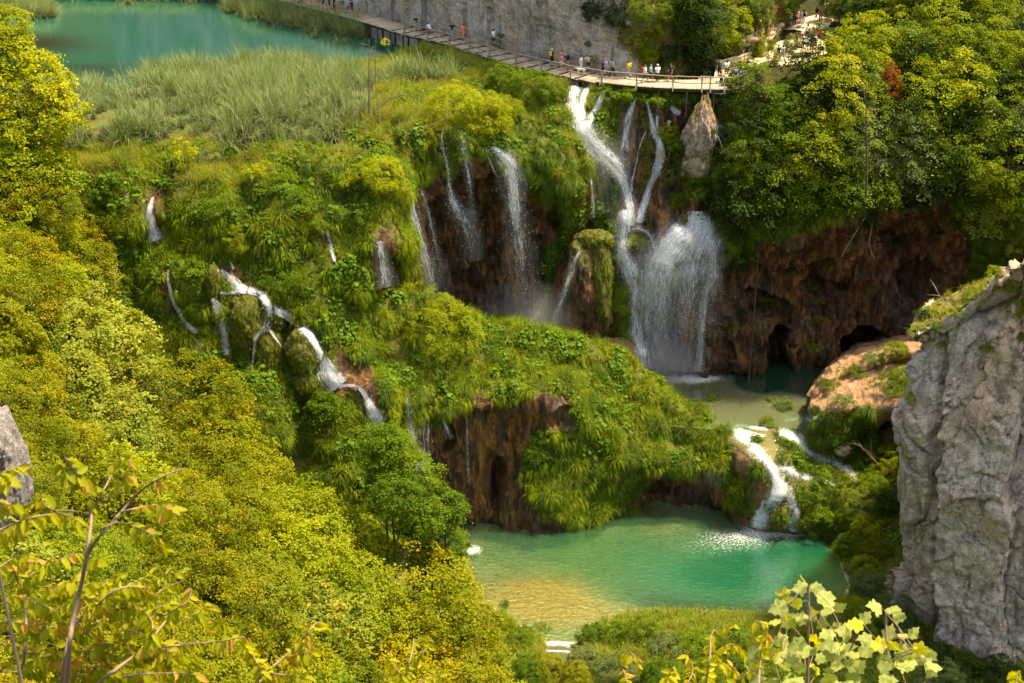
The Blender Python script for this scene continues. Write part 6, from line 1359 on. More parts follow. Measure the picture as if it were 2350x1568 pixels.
# low stone wall by the platform
ws = [W(a, b, z=ZD) for a, b in ((1650, 158), (1672, 152), (1696, 146), (1718, 138), (1735, 128))]
cs = []
for k in range(60):
    f = k % 20 / 20 * 3.99; i = int(f); p = ws[i] + (ws[i + 1] - ws[i]) * (f - i); d = (ws[i + 1] - ws[i]); d /= np.linalg.norm(d)
    lvl = k // 20; cs.append((p + [0, 0, .18 + lvl * .3], d * random.uniform(.28, .40), np.cross(d, [0, 0, 1]) * random.uniform(.25, .36), np.array([random.uniform(-.03, .03), 0, .15])))
wl = link('stone_wall', boxes(cs, M['sand'], 'stone_wall')); tag(wl, 'low dry-stone wall curving up behind the wooden platform', 'wall')

# ------------------------------------------------------------ people
def skin_mesh(name, pts, edges, rad, mat, sub=1):
    me = bpy.data.meshes.new(name); me.from_pydata([tuple(p) for p in pts], edges, []); o = bpy.data.objects.new(name, me); COL.objects.link(o)
    md = o.modifiers.new('s', 'SKIN'); sv = me.skin_vertices[0].data if me.skin_vertices else None
    if sv is None:
        me.attributes  # skin layer is created with the modifier on evaluation
    bpy.context.view_layer.update()
    if not me.skin_vertices:
        import bmesh
        b = bmesh.new(); b.from_mesh(me); b.verts.layers.skin.verify(); b.to_mesh(me); b.free()
    for i, v in enumerate(me.skin_vertices[0].data):
        r = rad[i]; v.radius = (r, r) if not hasattr(r, '__len__') else r; v.use_root = (i == 0)
    if sub: sm_ = o.modifiers.new('u', 'SUBSURF'); sm_.levels = sub; sm_.render_levels = sub
    dg = bpy.context.evaluated_depsgraph_get(); dg.update(); ev = o.evaluated_get(dg); out = bpy.data.meshes.new_from_object(ev)
    bpy.data.objects.remove(o); out.name = name; out.materials.clear(); out.materials.append(mat)
    for p in out.polygons: p.use_smooth = True
    return out
def pose(kind_):
    """joint positions of a 1.72 m adult, feet on z = 0, facing +y"""
    J = dict(pelvis=(0, 0, .93), waist=(0, 0, 1.08), chest=(0, .01, 1.28), neck=(0, .0, 1.46), head=(0, .02, 1.58), top=(0, .01, 1.68))
    for s, n in ((-1, 'l'), (1, 'r')):
        J['hip' + n] = (s * .09, 0, .90); J['knee' + n] = (s * .10, .02, .49); J['ank' + n] = (s * .10, -.01, .08); J['toe' + n] = (s * .11, .15, .04)
        J['sh' + n] = (s * .18, 0, 1.40); J['el' + n] = (s * .23, -.02, 1.13); J['wr' + n] = (s * .24, .07, .90)
    if kind_ == 'walk':
        J.update(kneel=(-.09, .16, .52), ankl=(-.09, .24, .10), toel=(-.10, .40, .07), kneer=(.09, -.05, .49), ankr=(.09, -.30, .12), toer=(.10, -.17, .04), ell=(-.24, -.12, 1.15), wrl=(-.23, -.10, .92), elr=(.24, .08, 1.14), wrr=(.22, .25, .98))
    if kind_ == 'photo':
        J.update(ell=(-.25, .18, 1.38), wrl=(-.08, .30, 1.58), elr=(.25, .18, 1.38), wrr=(.08, .30, 1.58))
    if kind_ == 'lean':
        J.update(waist=(0, .05, 1.07), chest=(0, .15, 1.24), neck=(0, .24, 1.38), head=(0, .29, 1.49), top=(0, .29, 1.59), shl=(-.18, .20, 1.33), shr=(.18, .20, 1.33), ell=(-.26, .36, 1.13), wrl=(-.14, .50, 1.10), elr=(.26, .36, 1.13), wrr=(.14, .50, 1.10))
    if kind_ == 'crouch':
        J.update(pelvis=(0, -.12, .40), waist=(0, -.04, .54), chest=(0, .08, .72), neck=(0, .14, .88), head=(0, .18, .99), top=(0, .18, 1.09), hipl=(-.09, -.10, .38), hipr=(.09, -.10, .38), kneel=(-.15, .26, .50), kneer=(.15, .26, .48), ankl=(-.12, .02, .08), ankr=(.12, .02, .08), toel=(-.13, .18, .04), toer=(.13, .18, .04), shl=(-.18, .10, .83), shr=(.18, .10, .83), ell=(-.22, .28, .66), elr=(.22, .28, .66), wrl=(-.12, .46, .62), wrr=(.12, .46, .62))
    if kind_ == 'hand_on_hip':
        J.update(ell=(-.36, -.06, 1.16), wrl=(-.17, .05, 1.03), kneer=(.12, .06, .49))
    return {k: np.array(v, float) for k, v in J.items()}
def build_pose(kind_):
    J = pose(kind_); P = []; E = []; Rr = []; idx = {}
    def add(n, p, r, par=None):
        idx[n] = len(P); P.append(p); Rr.append(r)
        if par: E.append((idx[par], idx[n]))
    add('pelvis', J['pelvis'], (.145, .11)); add('waist', J['waist'], (.125, .10), 'pelvis'); add('chest', J['chest'], (.15, .115), 'waist'); add('neck', J['neck'], .055, 'chest')
    add('jaw', J['head'] - (J['top'] - J['head']) * .55 + [0, .02, 0], .068, 'neck'); add('head', J['head'], .092, 'jaw'); add('top', J['top'] - [0, 0, .05], .082, 'head'); add('nose', J['head'] + [0, .115, -.01], .012, 'head')
    for s, n in ((-1, 'l'), (1, 'r')):
        add('ear' + n, J['head'] + [s * .095, 0, 0], .014, 'head')
        add('sh' + n, J['sh' + n], .058, 'chest'); add('el' + n, J['el' + n], .042, 'sh' + n); add('wr' + n, J['wr' + n], .027, 'el' + n)
        d = J['wr' + n] - J['el' + n]; d /= np.linalg.norm(d); sd = np.cross(d, [s, 0, 0]); sd = sd / (np.linalg.norm(sd) + 1e-6); nn = np.cross(d, sd)
        palm = J['wr' + n] + d * .07; add('palm' + n, palm, .026, 'wr' + n)
        for f, (o, ln) in enumerate(((-.030, .060), (-.010, .075), (.010, .070), (.030, .052))):
            q = palm + sd * o + d * .02; add('f%d%s' % (f, n), q + d * ln * .5, .0085, 'palm' + n); add('g%d%s' % (f, n), q + d * ln + nn * .02 * s, .007, 'f%d%s' % (f, n))
        add('th' + n, J['wr' + n] + d * .03 + sd * -.035, .010, 'wr' + n); add('ti' + n, J['wr' + n] + d * .07 + sd * -.055, .008, 'th' + n)
        add('hip' + n, J['hip' + n], .085, 'pelvis'); add('knee' + n, J['knee' + n], .058, 'hip' + n); add('ank' + n, J['ank' + n], .036, 'knee' + n); add('toe' + n, J['toe' + n], .032, 'ank' + n)
    body = skin_mesh('person', P, E, Rr, MP['skin'])
    def loft(name, chains, mat):
        return tube_mesh(name, chains, mat, 10)
    def ell(pts, rad): return (np.array(pts), np.array(rad))
    sleeve = [ell([J['sh' + n] + (J['chest'] - J['sh' + n]) * .35, J['sh' + n], J['sh' + n] + (J['el' + n] - J['sh' + n]) * .75], [.085, .078, .066]) for n in 'lr']
    shirt = loft('shirt', [ell([J['pelvis'] - [0, 0, .0], J['waist'], J['chest'], J['chest'] * .35 + J['neck'] * .65, J['neck'] - [0, 0, .02]], [.155, .150, .175, .150, .07])] + sleeve, MP['skin'])
    def legs(f): return [ell([J['pelvis'] + [0, 0, .06], J['pelvis'] - [0, 0, .06]], [.152, .150])] + [ell([J['hip' + n] + [0, 0, .04], J['hip' + n] * .5 + J['knee' + n] * .5, J['knee' + n]] + ([J['knee' + n] * .4 + J['ank' + n] * .6, J['ank' + n] + [0, 0, .02]] if f else []), [.105, .092, .082] + ([.068, .06] if f else [])) for n in 'lr']
    trousers = loft('trousers', legs(True), MP['skin']); shorts = loft('shorts', legs(False), MP['skin'])
    hd = J['head']; up = (J['top'] - J['head']) / .1
    hv, hf = ico(3); hv = hv * [.104, .116, .112]; k = ~((hv[:, 1] > .045) & (hv[:, 2] < .045)) & (hv[:, 2] > -.07); hf = hf[k[hf].all(1)]
    def sub_(V, F): u = np.unique(F); m = np.full(len(V), -1); m[u] = np.arange(len(u)); return V[u], m[F]
    a, b = sub_(hv + hd + [0, -.01, .015], hf); hair = mesh_np('hair', a, b, MP['skin'])
    hv2 = hv.copy(); hv2[:, 2] = np.where(hv2[:, 1] < 0, hv2[:, 2] * np.where(hv2[:, 2] < 0, 2.6, 1), hv2[:, 2]); a, b = sub_(hv2 + hd + [0, -.02, .015], hf); longhair = mesh_np('hair', a, b, MP['skin'])
    hc = hv[:, 2] > .02; a, b = sub_(hv * 1.06 + hd + [0, 0, .02], hf[hc[hf].all(1)]); th = np.linspace(0, np.pi, 9); brim = np.concatenate([np.stack([np.cos(th) * .09, np.sin(th) * .02 + .085, th * 0], 1), np.stack([np.cos(th) * .075, np.sin(th) * .09 + .09, th * 0 - .02], 1)]) + hd + [0, 0, .045]
    cap = mesh_np('cap', np.concatenate([a, brim]), [b, gridfaces(2, 9, len(a))], MP['skin'])
    shoe = tube_mesh('shoes', [ell([J['ank' + n] - [0, .05, .03], J['ank' + n] + (J['toe' + n] - J['ank' + n]) * .6 - [0, 0, .01], J['toe' + n] + [0, .02, -.005]], [.045, .048, .036]) for n in 'lr'], MP['skin'], 8)
    ev, ef = ico(1); eyes = mesh_np('eyes', np.concatenate([ev * .012 + hd + [s * .034, .088, .015] for s in (-1, 1)]), np.concatenate([ef, ef + len(ev)]), MP['dark'])
    bv, bf = ico(4); bv = np.sign(bv) * np.abs(bv) ** .5 * [.15, .09, .22]; bk = mesh_np('backpack', bv + (J['chest'] + [0, -.22, -.02]), bf, MP['skin'])
    return dict(body=body, shirt=shirt, trousers=trousers, shorts=shorts, hair=hair, longhair=longhair, cap=cap, shoes=shoe, eyes=eyes, backpack=bk)
MP = {}
def cloth(n, c): MP[n] = plain(n, c, .8)
for n, c in dict(skin=(.52, .30, .20), dark=(.02, .02, .022), black=(.018, .018, .02), navy=(.02, .03, .07), white=(.78, .76, .72), grey=(.28, .27, .27), red=(.55, .04, .04), pink=(.70, .18, .25), yellow=(.75, .50, .03), orange=(.75, .22, .05), teal=(.08, .35, .38), green=(.03, .16, .09), khaki=(.33, .27, .16), lilac=(.42, .30, .50), blue=(.10, .18, .38), maroon=(.16, .03, .03), lime=(.42, .60, .05), brown=(.06, .035, .02), blond=(.45, .30, .12), cream=(.62, .54, .42), rose=(.62, .22, .22), denim=(.09, .13, .22)).items(): cloth(n, c)
POSES = {k: build_pose(k) for k in ('stand', 'walk', 'photo', 'lean', 'crouch', 'hand_on_hip')}
NP = 0
def person(px, py, kind_, face, shirt, legs, label, hair='brown', long_=False, cap=None, pack=None, short=True, h=1.0, z=None, shoes='dark', group=None):
    global NP
    p = Vector(W(px, py, z=z)) if z is not None else hit(px, py)
    if p is None: return
    if z is not None: p.z = z
    D = POSES[kind_]; e = link('person', D['body'], None, p, (0, 0, R(face)), h)
    def ch(nm, me, col):
        o = link(nm, me, e); o.material_slots[0].link = 'OBJECT'; o.material_slots[0].material = MP[col]
    ch('shirt', D['shirt'], shirt); ch('shorts' if short else 'trousers', D['shorts' if short else 'trousers'], legs); ch('shoes', D['shoes'], shoes)
    ch('hair', D['longhair' if long_ else 'hair'], hair); link('eyes', D['eyes'], e)
    if cap: ch('cap', D['cap'], cap)
    if pack: ch('backpack', D['backpack'], pack)
    tag(e, label, 'person', group); NP += 1
ZP = ZD + .03
B = lambda *a, **k: person(*a, z=ZP, **k)
# walkers at the left end of the boardwalk (heads cut by the frame)
B(672, 4, 'walk', -60, 'pink', 'grey', 'person in pink top walking at the far left end of the boardwalk', long_=True)
B(690, 6, 'walk', -60, 'black', 'navy', 'person in black, second from the left end of the boardwalk', short=False)
B(712, 14, 'walk', -55, 'white', 'pink', 'person in pink shorts near the left end of the boardwalk')
B(727, 17, 'walk', -60, 'cream', 'khaki', 'person in cream and khaki walking left of the black-clad pair')
B(742, 19, 'stand', 100, 'black', 'black', 'person in black top and shorts right behind the khaki walker')
B(756, 22, 'walk', -60, 'maroon', 'black', 'person in dark red top beside the man in long black trousers')
B(768, 26, 'stand', 120, 'black', 'black', 'person in long black trousers near the left end of the boardwalk', short=False)
B(786, 30, 'stand', 10, 'green', 'khaki', 'person in dark green shirt and khaki shorts on the boardwalk')
B(800, 31, 'walk', 60, 'lilac', 'denim', 'person carrying a lilac bag behind the one in green')
B(808, 34, 'walk', -50, 'black', 'black', 'person in black shirt with white shoes, last of the left group', shoes='white')
# around the first railing
B(957, 70, 'lean', 160, 'black', 'khaki', 'bald person in black bending over a child at the railing start', hair='skin')
B(946, 69, 'stand', 150, 'teal', 'navy', 'small child in dark shorts beside the bending adult', h=.62)
B(985, 75, 'crouch', 70, 'white', 'grey', 'person in white crouching beside the dark pushchair')
B(1038, 88, 'hand_on_hip', 170, 'black', 'teal', 'person in black top and turquoise shorts on the boardwalk', long_=True)
B(1063, 92, 'walk', 160, 'orange', 'orange', 'person in orange top and orange shorts, front bag on chest')
B(1133, 104, 'walk', 40, 'white', 'navy', 'person in white half hidden by the sapling at the rail')
# group by the falls
B(1266, 152, 'hand_on_hip', -40, 'black', 'black', 'person in black with bright yellow bag and white cap', cap='white', pack='yellow')
B(1287, 154, 'stand', 120, 'pink', 'black', 'person in pink top standing behind a girl', long_=True)
B(1289, 160, 'stand', 190, 'rose', 'cream', 'girl in rose top and pale skirt leaning on the railing', long_=True, h=.92)
B(1303, 160, 'lean', 110, 'black', 'khaki', 'grey-haired person in black shirt with a black backpack', hair='grey', pack='black')
B(1333, 166, 'stand', -80, 'white', 'white', 'person in all white holding a dog lead', long_=True)
B(1350, 163, 'lean', 150, 'cream', 'brown', 'person in cream shirt with a dark backpack above the dog', pack='black')
B(1383, 173, 'walk', -100, 'navy', 'black', 'child in navy half hidden behind the lilac shirt', h=.85)
B(1390, 175, 'walk', -100, 'lilac', 'grey', 'person in lilac shirt walking left of the grey backpack', hair='blond')
B(1405, 176, 'walk', -90, 'grey', 'black', 'person in grey shirt with grey backpack, trousers black', pack='grey', short=False)
B(1441, 180, 'walk', 90, 'yellow', 'grey', 'person in yellow shirt carrying a lime-green backpack', pack='lime', short=False)
B(1479, 190, 'walk', -100, 'white', 'navy', 'person in white shirt with red straps beside the railing', pack='red')
B(1492, 188, 'walk', -110, 'teal', 'black', 'person in turquoise top with long hair, middle of three walkers', long_=True)
B(1508, 189, 'stand', 20, 'white', 'black', 'person in white shirt and white cap, rightmost of three walkers', cap='white', short=False)
B(1539, 187, 'walk', 80, 'black', 'maroon', 'person in black singlet with brown backpack near the platform', pack='brown')
# on the platform
B(1650, 176, 'stand', 20, 'black', 'black', 'person in black with green backpack at the left side of the platform', pack='green', short=False)
B(1654, 198, 'hand_on_hip', 10, 'rose', 'black', 'child in rose top standing at the platform railing', h=.85, short=False, long_=True)
B(1667, 178, 'walk', 20, 'white', 'black', 'person in white blouse and black skirt in the middle of the platform', long_=True)
B(1682, 197, 'lean', 200, 'navy', 'black', 'grey-haired person in navy shirt at the platform railing', hair='grey', pack='black')
B(1688, 194, 'stand', 180, 'blue', 'denim', 'person in blue hidden behind the navy shirt', short=False)
B(1696, 180, 'stand', 30, 'maroon', 'black', 'person in patterned dark red dress at the back of the platform', long_=True, short=False)
B(1701, 195, 'lean', 190, 'grey', 'navy', 'person in grey shirt and dark cap leaning on the platform railing', cap='navy')
B(1710, 182, 'stand', 10, 'green', 'grey', 'person in dark green shirt with black backpack at the right of the platform', pack='black')
# on the stony path
Q_ = lambda *a, **k: person(*a, **k)
Q_(1738, 76, 'stand', 30, 'red', 'red', 'person in red mostly hidden behind the white-shirted photographer')
Q_(1742, 78, 'photo', 100, 'white', 'navy', 'person in white long-sleeved shirt taking a photo on the step')
Q_(1764, 72, 'photo', 60, 'cream', 'white', 'person with raised arms and white bag taking a photo', long_=True)
Q_(1702, 125, 'walk', 10, 'white', 'navy', 'person in white shirt with white backpack low on the path', pack='white')
Q_(1712, 140, 'walk', 10, 'black', 'denim', 'person in black top and jeans lowest on the stony path', short=False)
Q_(1785, 142, 'walk', 20, 'black', 'black', 'person with bare legs half hidden by the leaves, left of two')
Q_(1795, 142, 'walk', 20, 'grey', 'grey', 'person in grey half hidden by the leaves, right of two')
Q_(1827, 114, 'walk', -30, 'black', 'black', 'person in black bending on the right part of the path')
Q_(1841, 116, 'stand', 160, 'cream', 'denim', 'person in cream top left of the group of white shirts')
Q_(1851, 118, 'stand', 10, 'white', 'khaki', 'stout person in white shirt in the group on the path', hair='blond')
Q_(1861, 122, 'stand', 10, 'maroon', 'khaki', 'person in dark red shirt between two white shirts')
Q_(1869, 116, 'stand', 170, 'white', 'black', 'person in white shirt and black skirt, right side of the group', long_=True)
Q_(1876, 100, 'walk', 30, 'red', 'navy', 'person in bright red top behind the white shirts', pack='red')
Q_(1840, 98, 'walk', 20, 'white', 'navy', 'person in white cap higher on the path', cap='white')
Q_(1852, 92, 'stand', 20, 'cream', 'black', 'person with long black hair highest of the path group', long_=True, hair='black')
Q_(1822, 58, 'hand_on_hip', 170, 'maroon', 'black', 'person in dark top at the viewpoint wall, leftmost', short=False)
Q_(1836, 56, 'lean', -90, 'cream', 'cream', 'person in pale shirt pointing over the viewpoint wall', short=False)
Q_(1843, 60, 'stand', 10, 'white', 'white', 'person in white clothes with black bag at the viewpoint wall', pack='black', short=False)
Q_(1873, 50, 'walk', 100, 'black', 'white', 'person in black shirt and white shorts beside the woman in rose')
Q_(1882, 51, 'stand', 180, 'rose', 'grey', 'person in rose top and grey skirt right of the viewpoint wall', long_=True, short=False)
Q_(1896, 38, 'walk', 170, 'white', 'denim', 'person in white blouse and denim shorts, highest on the path', long_=True)
Q_(1812, 62, 'stand', 160, 'white', 'denim', 'person in white half hidden by leaves left of the viewpoint', long_=True)
print('people', NP)
# dog
gP = [(0, 0, .52), (0, .25, .54), (0, .48, .52), (0, .62, .68), (0, .76, .70), (0, .90, .66), (0, -.12, .56), (0, -.30, .48), (0, -.46, .62), (0, -.52, .78)]
gE = [(0, 1), (1, 2), (2, 3), (3, 4), (4, 5), (0, 6), (6, 7), (7, 8), (8, 9)]; gR = [(.12, .14), (.13, .16), (.12, .15), .08, .085, .045, (.11, .13), .05, .035, .02]
for s in (-1, 1):
    k = len(gP); gP += [(s * .09, .42, .40), (s * .09, .44, .22), (s * .09, .42, .03), (s * .09, .48, .02)]; gE += [(2, k), (k, k + 1), (k + 1, k + 2), (k + 2, k + 3)]; gR += [.065, .038, .03, .028]
    k = len(gP); gP += [(s * .09, -.12, .40), (s * .09, -.02, .28), (s * .09, -.20, .16), (s * .09, -.16, .03), (s * .09, -.09, .02)]; gE += [(6, k), (k, k + 1), (k + 1, k + 2), (k + 2, k + 3), (k + 3, k + 4)]; gR += [.085, .055, .035, .03, .028]
    k = len(gP); gP += [(s * .07, .72, .79), (s * .11, .70, .72)]; gE += [(4, k), (k, k + 1)]; gR += [.03, .02]
dog = link('dog', skin_mesh('dog', gP, gE, gR, MP['cream']), None, W(1337, 171, z=ZP), (0, 0, R(100))); tag(dog, 'cream-coloured dog standing on the boardwalk beside the people in white', 'dog')
# pushchair
pc = empty('pushchair', W(974, 76, z=ZP), (0, 0, R(60)))
link('frame', tube_mesh('frame', [(np.array([[s * .22, -.35, 1.0], [s * .22, 0, .5], [s * .22, .35, .12]]), np.array([.015] * 3)) for s in (-1, 1)] + [(np.array([[s * .22, -.3, .12], [s * .22, .05, .55]]), np.array([.015] * 2)) for s in (-1, 1)] + [(np.array([[-.22, -.35, 1.0], [.22, -.35, 1.0]]), np.array([.018] * 2))], MP['dark'], 6), pc)
for s in (-1, 1):
    for y in (-.3, .35):
        th = np.linspace(0, 2 * np.pi, 13); link('wheel', tube_mesh('wheel', [(np.stack([th * 0 + s * .24, np.cos(th) * .11 + y, np.sin(th) * .11 + .12], 1), np.full(13, .02))], MP['dark'], 6), pc)
bv, bf = ico(3); link('seat', mesh_np('seat', bv * [.2, .28, .22] + [0, 0, .52], bf, MP['navy']), pc); tag(pc, 'dark pushchair parked by the crouching person on the boardwalk', 'pushchair')
# driftwood and fallen branches
def stick(pts, r, label, mat='deadwood', name='branch', Yoff=.4, cat='branch', twigs=3):
    P = []; g = np.random.default_rng(len(label)); Y0 = hit(pts[0][0], pts[0][1]).y - Yoff
    pp = spline(np.array([(a, b, 0) for a, b in pts], float), 9); C = np.array([W(a, b, Y=Y0 - .25 * k / 9) for k, (a, b, _) in enumerate(pp)])
    o = C[0].copy(); P.append((C - o, np.linspace(r, r * .35, 9)))
    for k in range(twigs):
        i = 3 + k * 5 // max(twigs, 1); i = min(i, 7); d = C[i] - C[i - 1]; d /= np.linalg.norm(d); P.append(limb(C[i] - o, d + g.normal(size=3) * .7, np.linalg.norm(C[-1] - C[0]) * .3, r * .4, r * .12, g, .3))
    e = link(name, tube_mesh(name, P, M[mat], 6), None, o); tag(e, label, cat)
stick([(1592, 200), (1602, 225), (1618, 245), (1640, 270), (1655, 310), (1672, 345)], .13, 'long broken trunk leaning from the platform across the pinnacle')
stick([(1538, 192), (1555, 172), (1568, 158)], .07, 'bare snag sticking up through the boardwalk railing')
stick([(1640, 300), (1650, 320), (1660, 345)], .10, 'short dark snag standing beside the limestone pinnacle')
stick([(930, 310), (965, 300), (1005, 280), (1045, 262)], .05, 'pale fallen branch lying on the shrubs of the alcove rim')
stick([(945, 225), (935, 260), (930, 300)], .05, 'short bare stem right of the dead tree')
stick([(850, 262), (872, 245), (905, 222), (955, 216), (985, 208)], .06, 'curving bare branch reaching right from the dead tree')
stick([(162, 362), (175, 382), (190, 398)], .05, 'white fallen stick on the grass by the left trees', 'palewood')
stick([(165, 398), (180, 384)], .04, 'second white stick crossing the first on the grass', 'palewood', twigs=0)
stick([(566, 668), (562, 690), (573, 645), (575, 610)], .05, 'dark forked twig standing in the white cascade')
stick([(1565, 380), (1600, 392), (1640, 385), (1665, 372)], .07, 'fallen trunk below the limestone pinnacle', 'bark')
stick([(1985, 500), (1960, 540), (1930, 590)], .05, 'pale bare branch hanging over the cave wall, leftmost', 'palewood', twigs=4)
stick([(2005, 505), (1995, 560), (2010, 600)], .05, 'pale forked branch hanging over the cave wall', 'palewood', twigs=5)
stick([(2200, 720), (2165, 690), (2140, 650)], .05, 'bare twig rising behind the ledge of the pale cliff', 'palewood', twigs=4)
stick([(2060, 1090), (2010, 1060), (1970, 1015)], .04, 'pale dry branch in front of the orange knoll', 'palewood', twigs=5)
stick([(1895, 975 + 260), (1870, 975 + 300)], .03, 'thin stick lying at the pool edge', 'palewood', twigs=0)
# ------------------------------------------------------------ twigs close to the camera
M['hornbeam'] = leafmat('hornbeam_leaves', (.17, .22, .010), (.40, .38, .022), (.52, .27, .06), .16, varsize=3.0, transl=.45)
M['hornbeam_y'] = leafmat('yellowing_hornbeam_leaves', (.26, .29, .014), (.50, .44, .025), (.60, .30, .06), .12, varsize=3.0, transl=.45)
M['maple'] = leafmat('maple_leaves', (.17, .24, .045), (.37, .41, .12), (.55, .52, .03), .18, varsize=5.0, transl=.4, gloss=.08)
M['twig'] = wood_mat('twig_bark', (.16, .10, .07), (.36, .25, .18))
def leaf_shape(kind_):
    if kind_ == 'hornbeam':   # ovate, pleated along the side veins
        n = 8; t_ = np.linspace(0, 1, n); w_ = np.sin(np.pi * t_ ** .8) ** .8 * .27; w_[0] = .01; w_[-1] = .0
        V = []
        for k in range(n):
            z = -.18 * t_[k] ** 2; pl_ = .018 * (-1) ** k
            V += [(-w_[k], t_[k], z + .05 * w_[k] / .27 + pl_), (-w_[k] * .5, t_[k] - .03, z + .012 + pl_), (0, t_[k] - .06 * (k > 0), z - .02), (w_[k] * .5, t_[k] - .03, z + .012 + pl_), (w_[k], t_[k], z + .05 * w_[k] / .27 + pl_)]
        return np.array(V), gridfaces(n, 5)
    out = [(0, .02), (.14, -.04), (.32, .02), (.33, .20), (.54, .34), (.45, .46), (.29, .55), (.32, .72), (.15, .80), (0, 1.02), (-.15, .80), (-.32, .72), (-.29, .55), (-.45, .46), (-.54, .34), (-.33, .20), (-.32, .02), (-.14, -.04)]
    o = np.array(out); c = np.array([0, .38]); V = [(0, .38, .03)]
    for f in (.5, 1.0):
        q = c + (o - c) * f; r = np.abs(q[:, 0]); V += [(x, y, .05 * f - .22 * x * x - .16 * (y - .4) ** 2 + .03 * math.sin(9 * x + 5 * y)) for x, y in q]
    n = len(out); F3 = np.array([[0, 1 + i, 1 + (i + 1) % n] for i in range(n)]); F4 = np.array([[1 + i, 1 + n + i, 1 + n + (i + 1) % n, 1 + (i + 1) % n] for i in range(n)])
    return np.array(V), [F3, F4]
LS = {k: leaf_shape(k) for k in ('hornbeam', 'maple')}
GN_ = np.random.default_rng(77)
def put_leaves(items, kind_, mat, name='leaves'):
    """items: (position, direction of tip, normal, size)"""
    V0, F0 = LS[kind_]; Fl = F0 if isinstance(F0, list) else [F0]; V = []; Fs = [[] for _ in Fl]; L1 = []; L2 = []
    for i, (p, d, nrm, s) in enumerate(items):
        d = d / np.linalg.norm(d); x = np.cross(d, nrm); x /= np.linalg.norm(x) + 1e-9; z = np.cross(x, d)
        cur = GN_.uniform(.8, 3.2); v = V0 * [GN_.uniform(.8, 1.1), 1, cur]; V.append(p + (v[:, :1] * x + v[:, 1:2] * d + v[:, 2:3] * z) * s)
        for f, F in zip(Fs, Fl): f.append(F + i * len(V0))
        L1.append(np.full(len(V0), GN_.random())); L2.append(np.full(len(V0), GN_.random()))
    return mesh_np(name, np.concatenate(V), [np.concatenate(f) for f in Fs], mat, attrs={'leaf': np.concatenate(L1), 'leaf2': np.concatenate(L2)})
def spray(branches, Y, label, kind_='hornbeam', mat='hornbeam', size=.062, gap=.024, name='branch', foot=None):
    """branches: lists of (px,py) seen at distance Y; first one reaches down out of view to the ground"""
    C0 = None; paths = []; items = []
    for bi, (pts, leafy, r) in enumerate(branches):
        n = max(5, len(pts) * 4); q = spline(np.array([(a, b, 0) for a, b in pts], float), n); yo = Y + GN_.uniform(-.3, .3) * (bi > 0)
        C = np.array([W(a, b, Y=yo + .1 * math.sin(k * .5 + bi)) for k, (a, b, _) in enumerate(q)])
        if C0 is None: C0 = C[0].copy()
        paths.append((C - C0, np.linspace(r, r * .35, n)))
        if leafy:
            L = np.r_[0, np.cumsum(np.linalg.norm(np.diff(C, axis=0), axis=1))]; s_ = L[-1] * (1 - leafy); k = 0
            while s_ < L[-1]:
                p = np.array([np.interp(s_, L, C[:, j]) for j in range(3)]) - C0; i = min(np.searchsorted(L, s_), n - 2); tdir = C[i + 1] - C[i]; tdir /= np.linalg.norm(tdir)
                sd_ = np.cross(tdir, [0, -.5, .8]); sd_ /= np.linalg.norm(sd_) + 1e-9
                d = tdir * .45 + sd_ * (1 if k % 2 else -1) * .8 + np.array([0, 0, -.75]) + GN_.normal(size=3) * .28
                items.append((p, d, np.array([0, -.35, 1]) + GN_.normal(size=3) * .5, size * GN_.uniform(.7, 1.15))); s_ += gap * GN_.uniform(.7, 1.3); k += 1
    e = empty(name, C0)
    if foot is not None:
        P = np.array([foot - C0, (foot - C0) * .5 + [.1, .1, 0], [0, 0, 0]]); paths.append((P, np.array([branches[0][2] * 1.5, branches[0][2] * 1.2, branches[0][2]])))
    link('twigs', tube_mesh('twigs', paths, M['twig'], 7), e); link('leaves', put_leaves(items, kind_, M[mat]), e)
    tag(e, label, 'branch', None); return e
def foot_of(px, py, Y):
    p = W(px, py, Y=Y); g = drop(p[0], p[1], p[2]); return np.array([p[0], p[1], (g.z if g is not None else p[2] - 4)])
b1 = [([(150,1640),(158,1500),(167,1426),(187,1339),(200,1266),(210,1179),(200,1112),(167,1079),(150,1050)], .25, .013), ([(187,1339),(207,1262),(277,1176),(333,1119),(400,1082),(425,1075)], .22, .008), ([(212,1175),(235,1130),(262,1080),(275,1045)], .4, .005), ([(277,1176),(320,1165),(360,1160),(395,1172)], .6, .004),
      ([(235,1215),(262,1200),(300,1206),(350,1228),(377,1262)], .75, .004), ([(205,1180),(160,1172),(120,1170),(95,1150)], .3, .004), ([(195,1120),(160,1090),(130,1060)], .7, .003), ([(240,1150),(290,1090),(300,1050)], .6, .003)]
spray(b1, 5.0, 'tall slender hornbeam spray with few leaves at the lower left', foot=foot_of(150, 1640, 5.0))
b2 = [([(-20,1225),(40,1200),(83,1186),(140,1180),(180,1196)], .95, .006), ([(-20,1240),(20,1225),(50,1222)], .8, .004), ([(-10,1110),(20,1080),(60,1068)], .8, .004), ([(-10,1150),(20,1160),(55,1165)], .9, .004), ([(-10, 1105), (5, 1095), (20, 1100)], .9, .004)]
spray(b2, 4.8, 'hornbeam twigs with drooping leaves entering at the left edge', foot=foot_of(-60, 1500, 4.8))
b3 = [([(130,1650),(150,1500),(173,1432),(220,1392),(263,1356),(300,1346),(335,1352)], .6, .009), ([(173,1432),(227,1394),(300,1396),(380,1412),(440,1420),(500,1425),(512,1450)], .6, .007), ([(380,1412),(430,1380),(440,1350)], .9, .004), ([(440,1420),(470,1390),(480,1395)], .9, .003)]
spray(b3, 5.2, 'hornbeam branch reaching right across the lower left corner', foot=foot_of(130, 1650, 5.2))
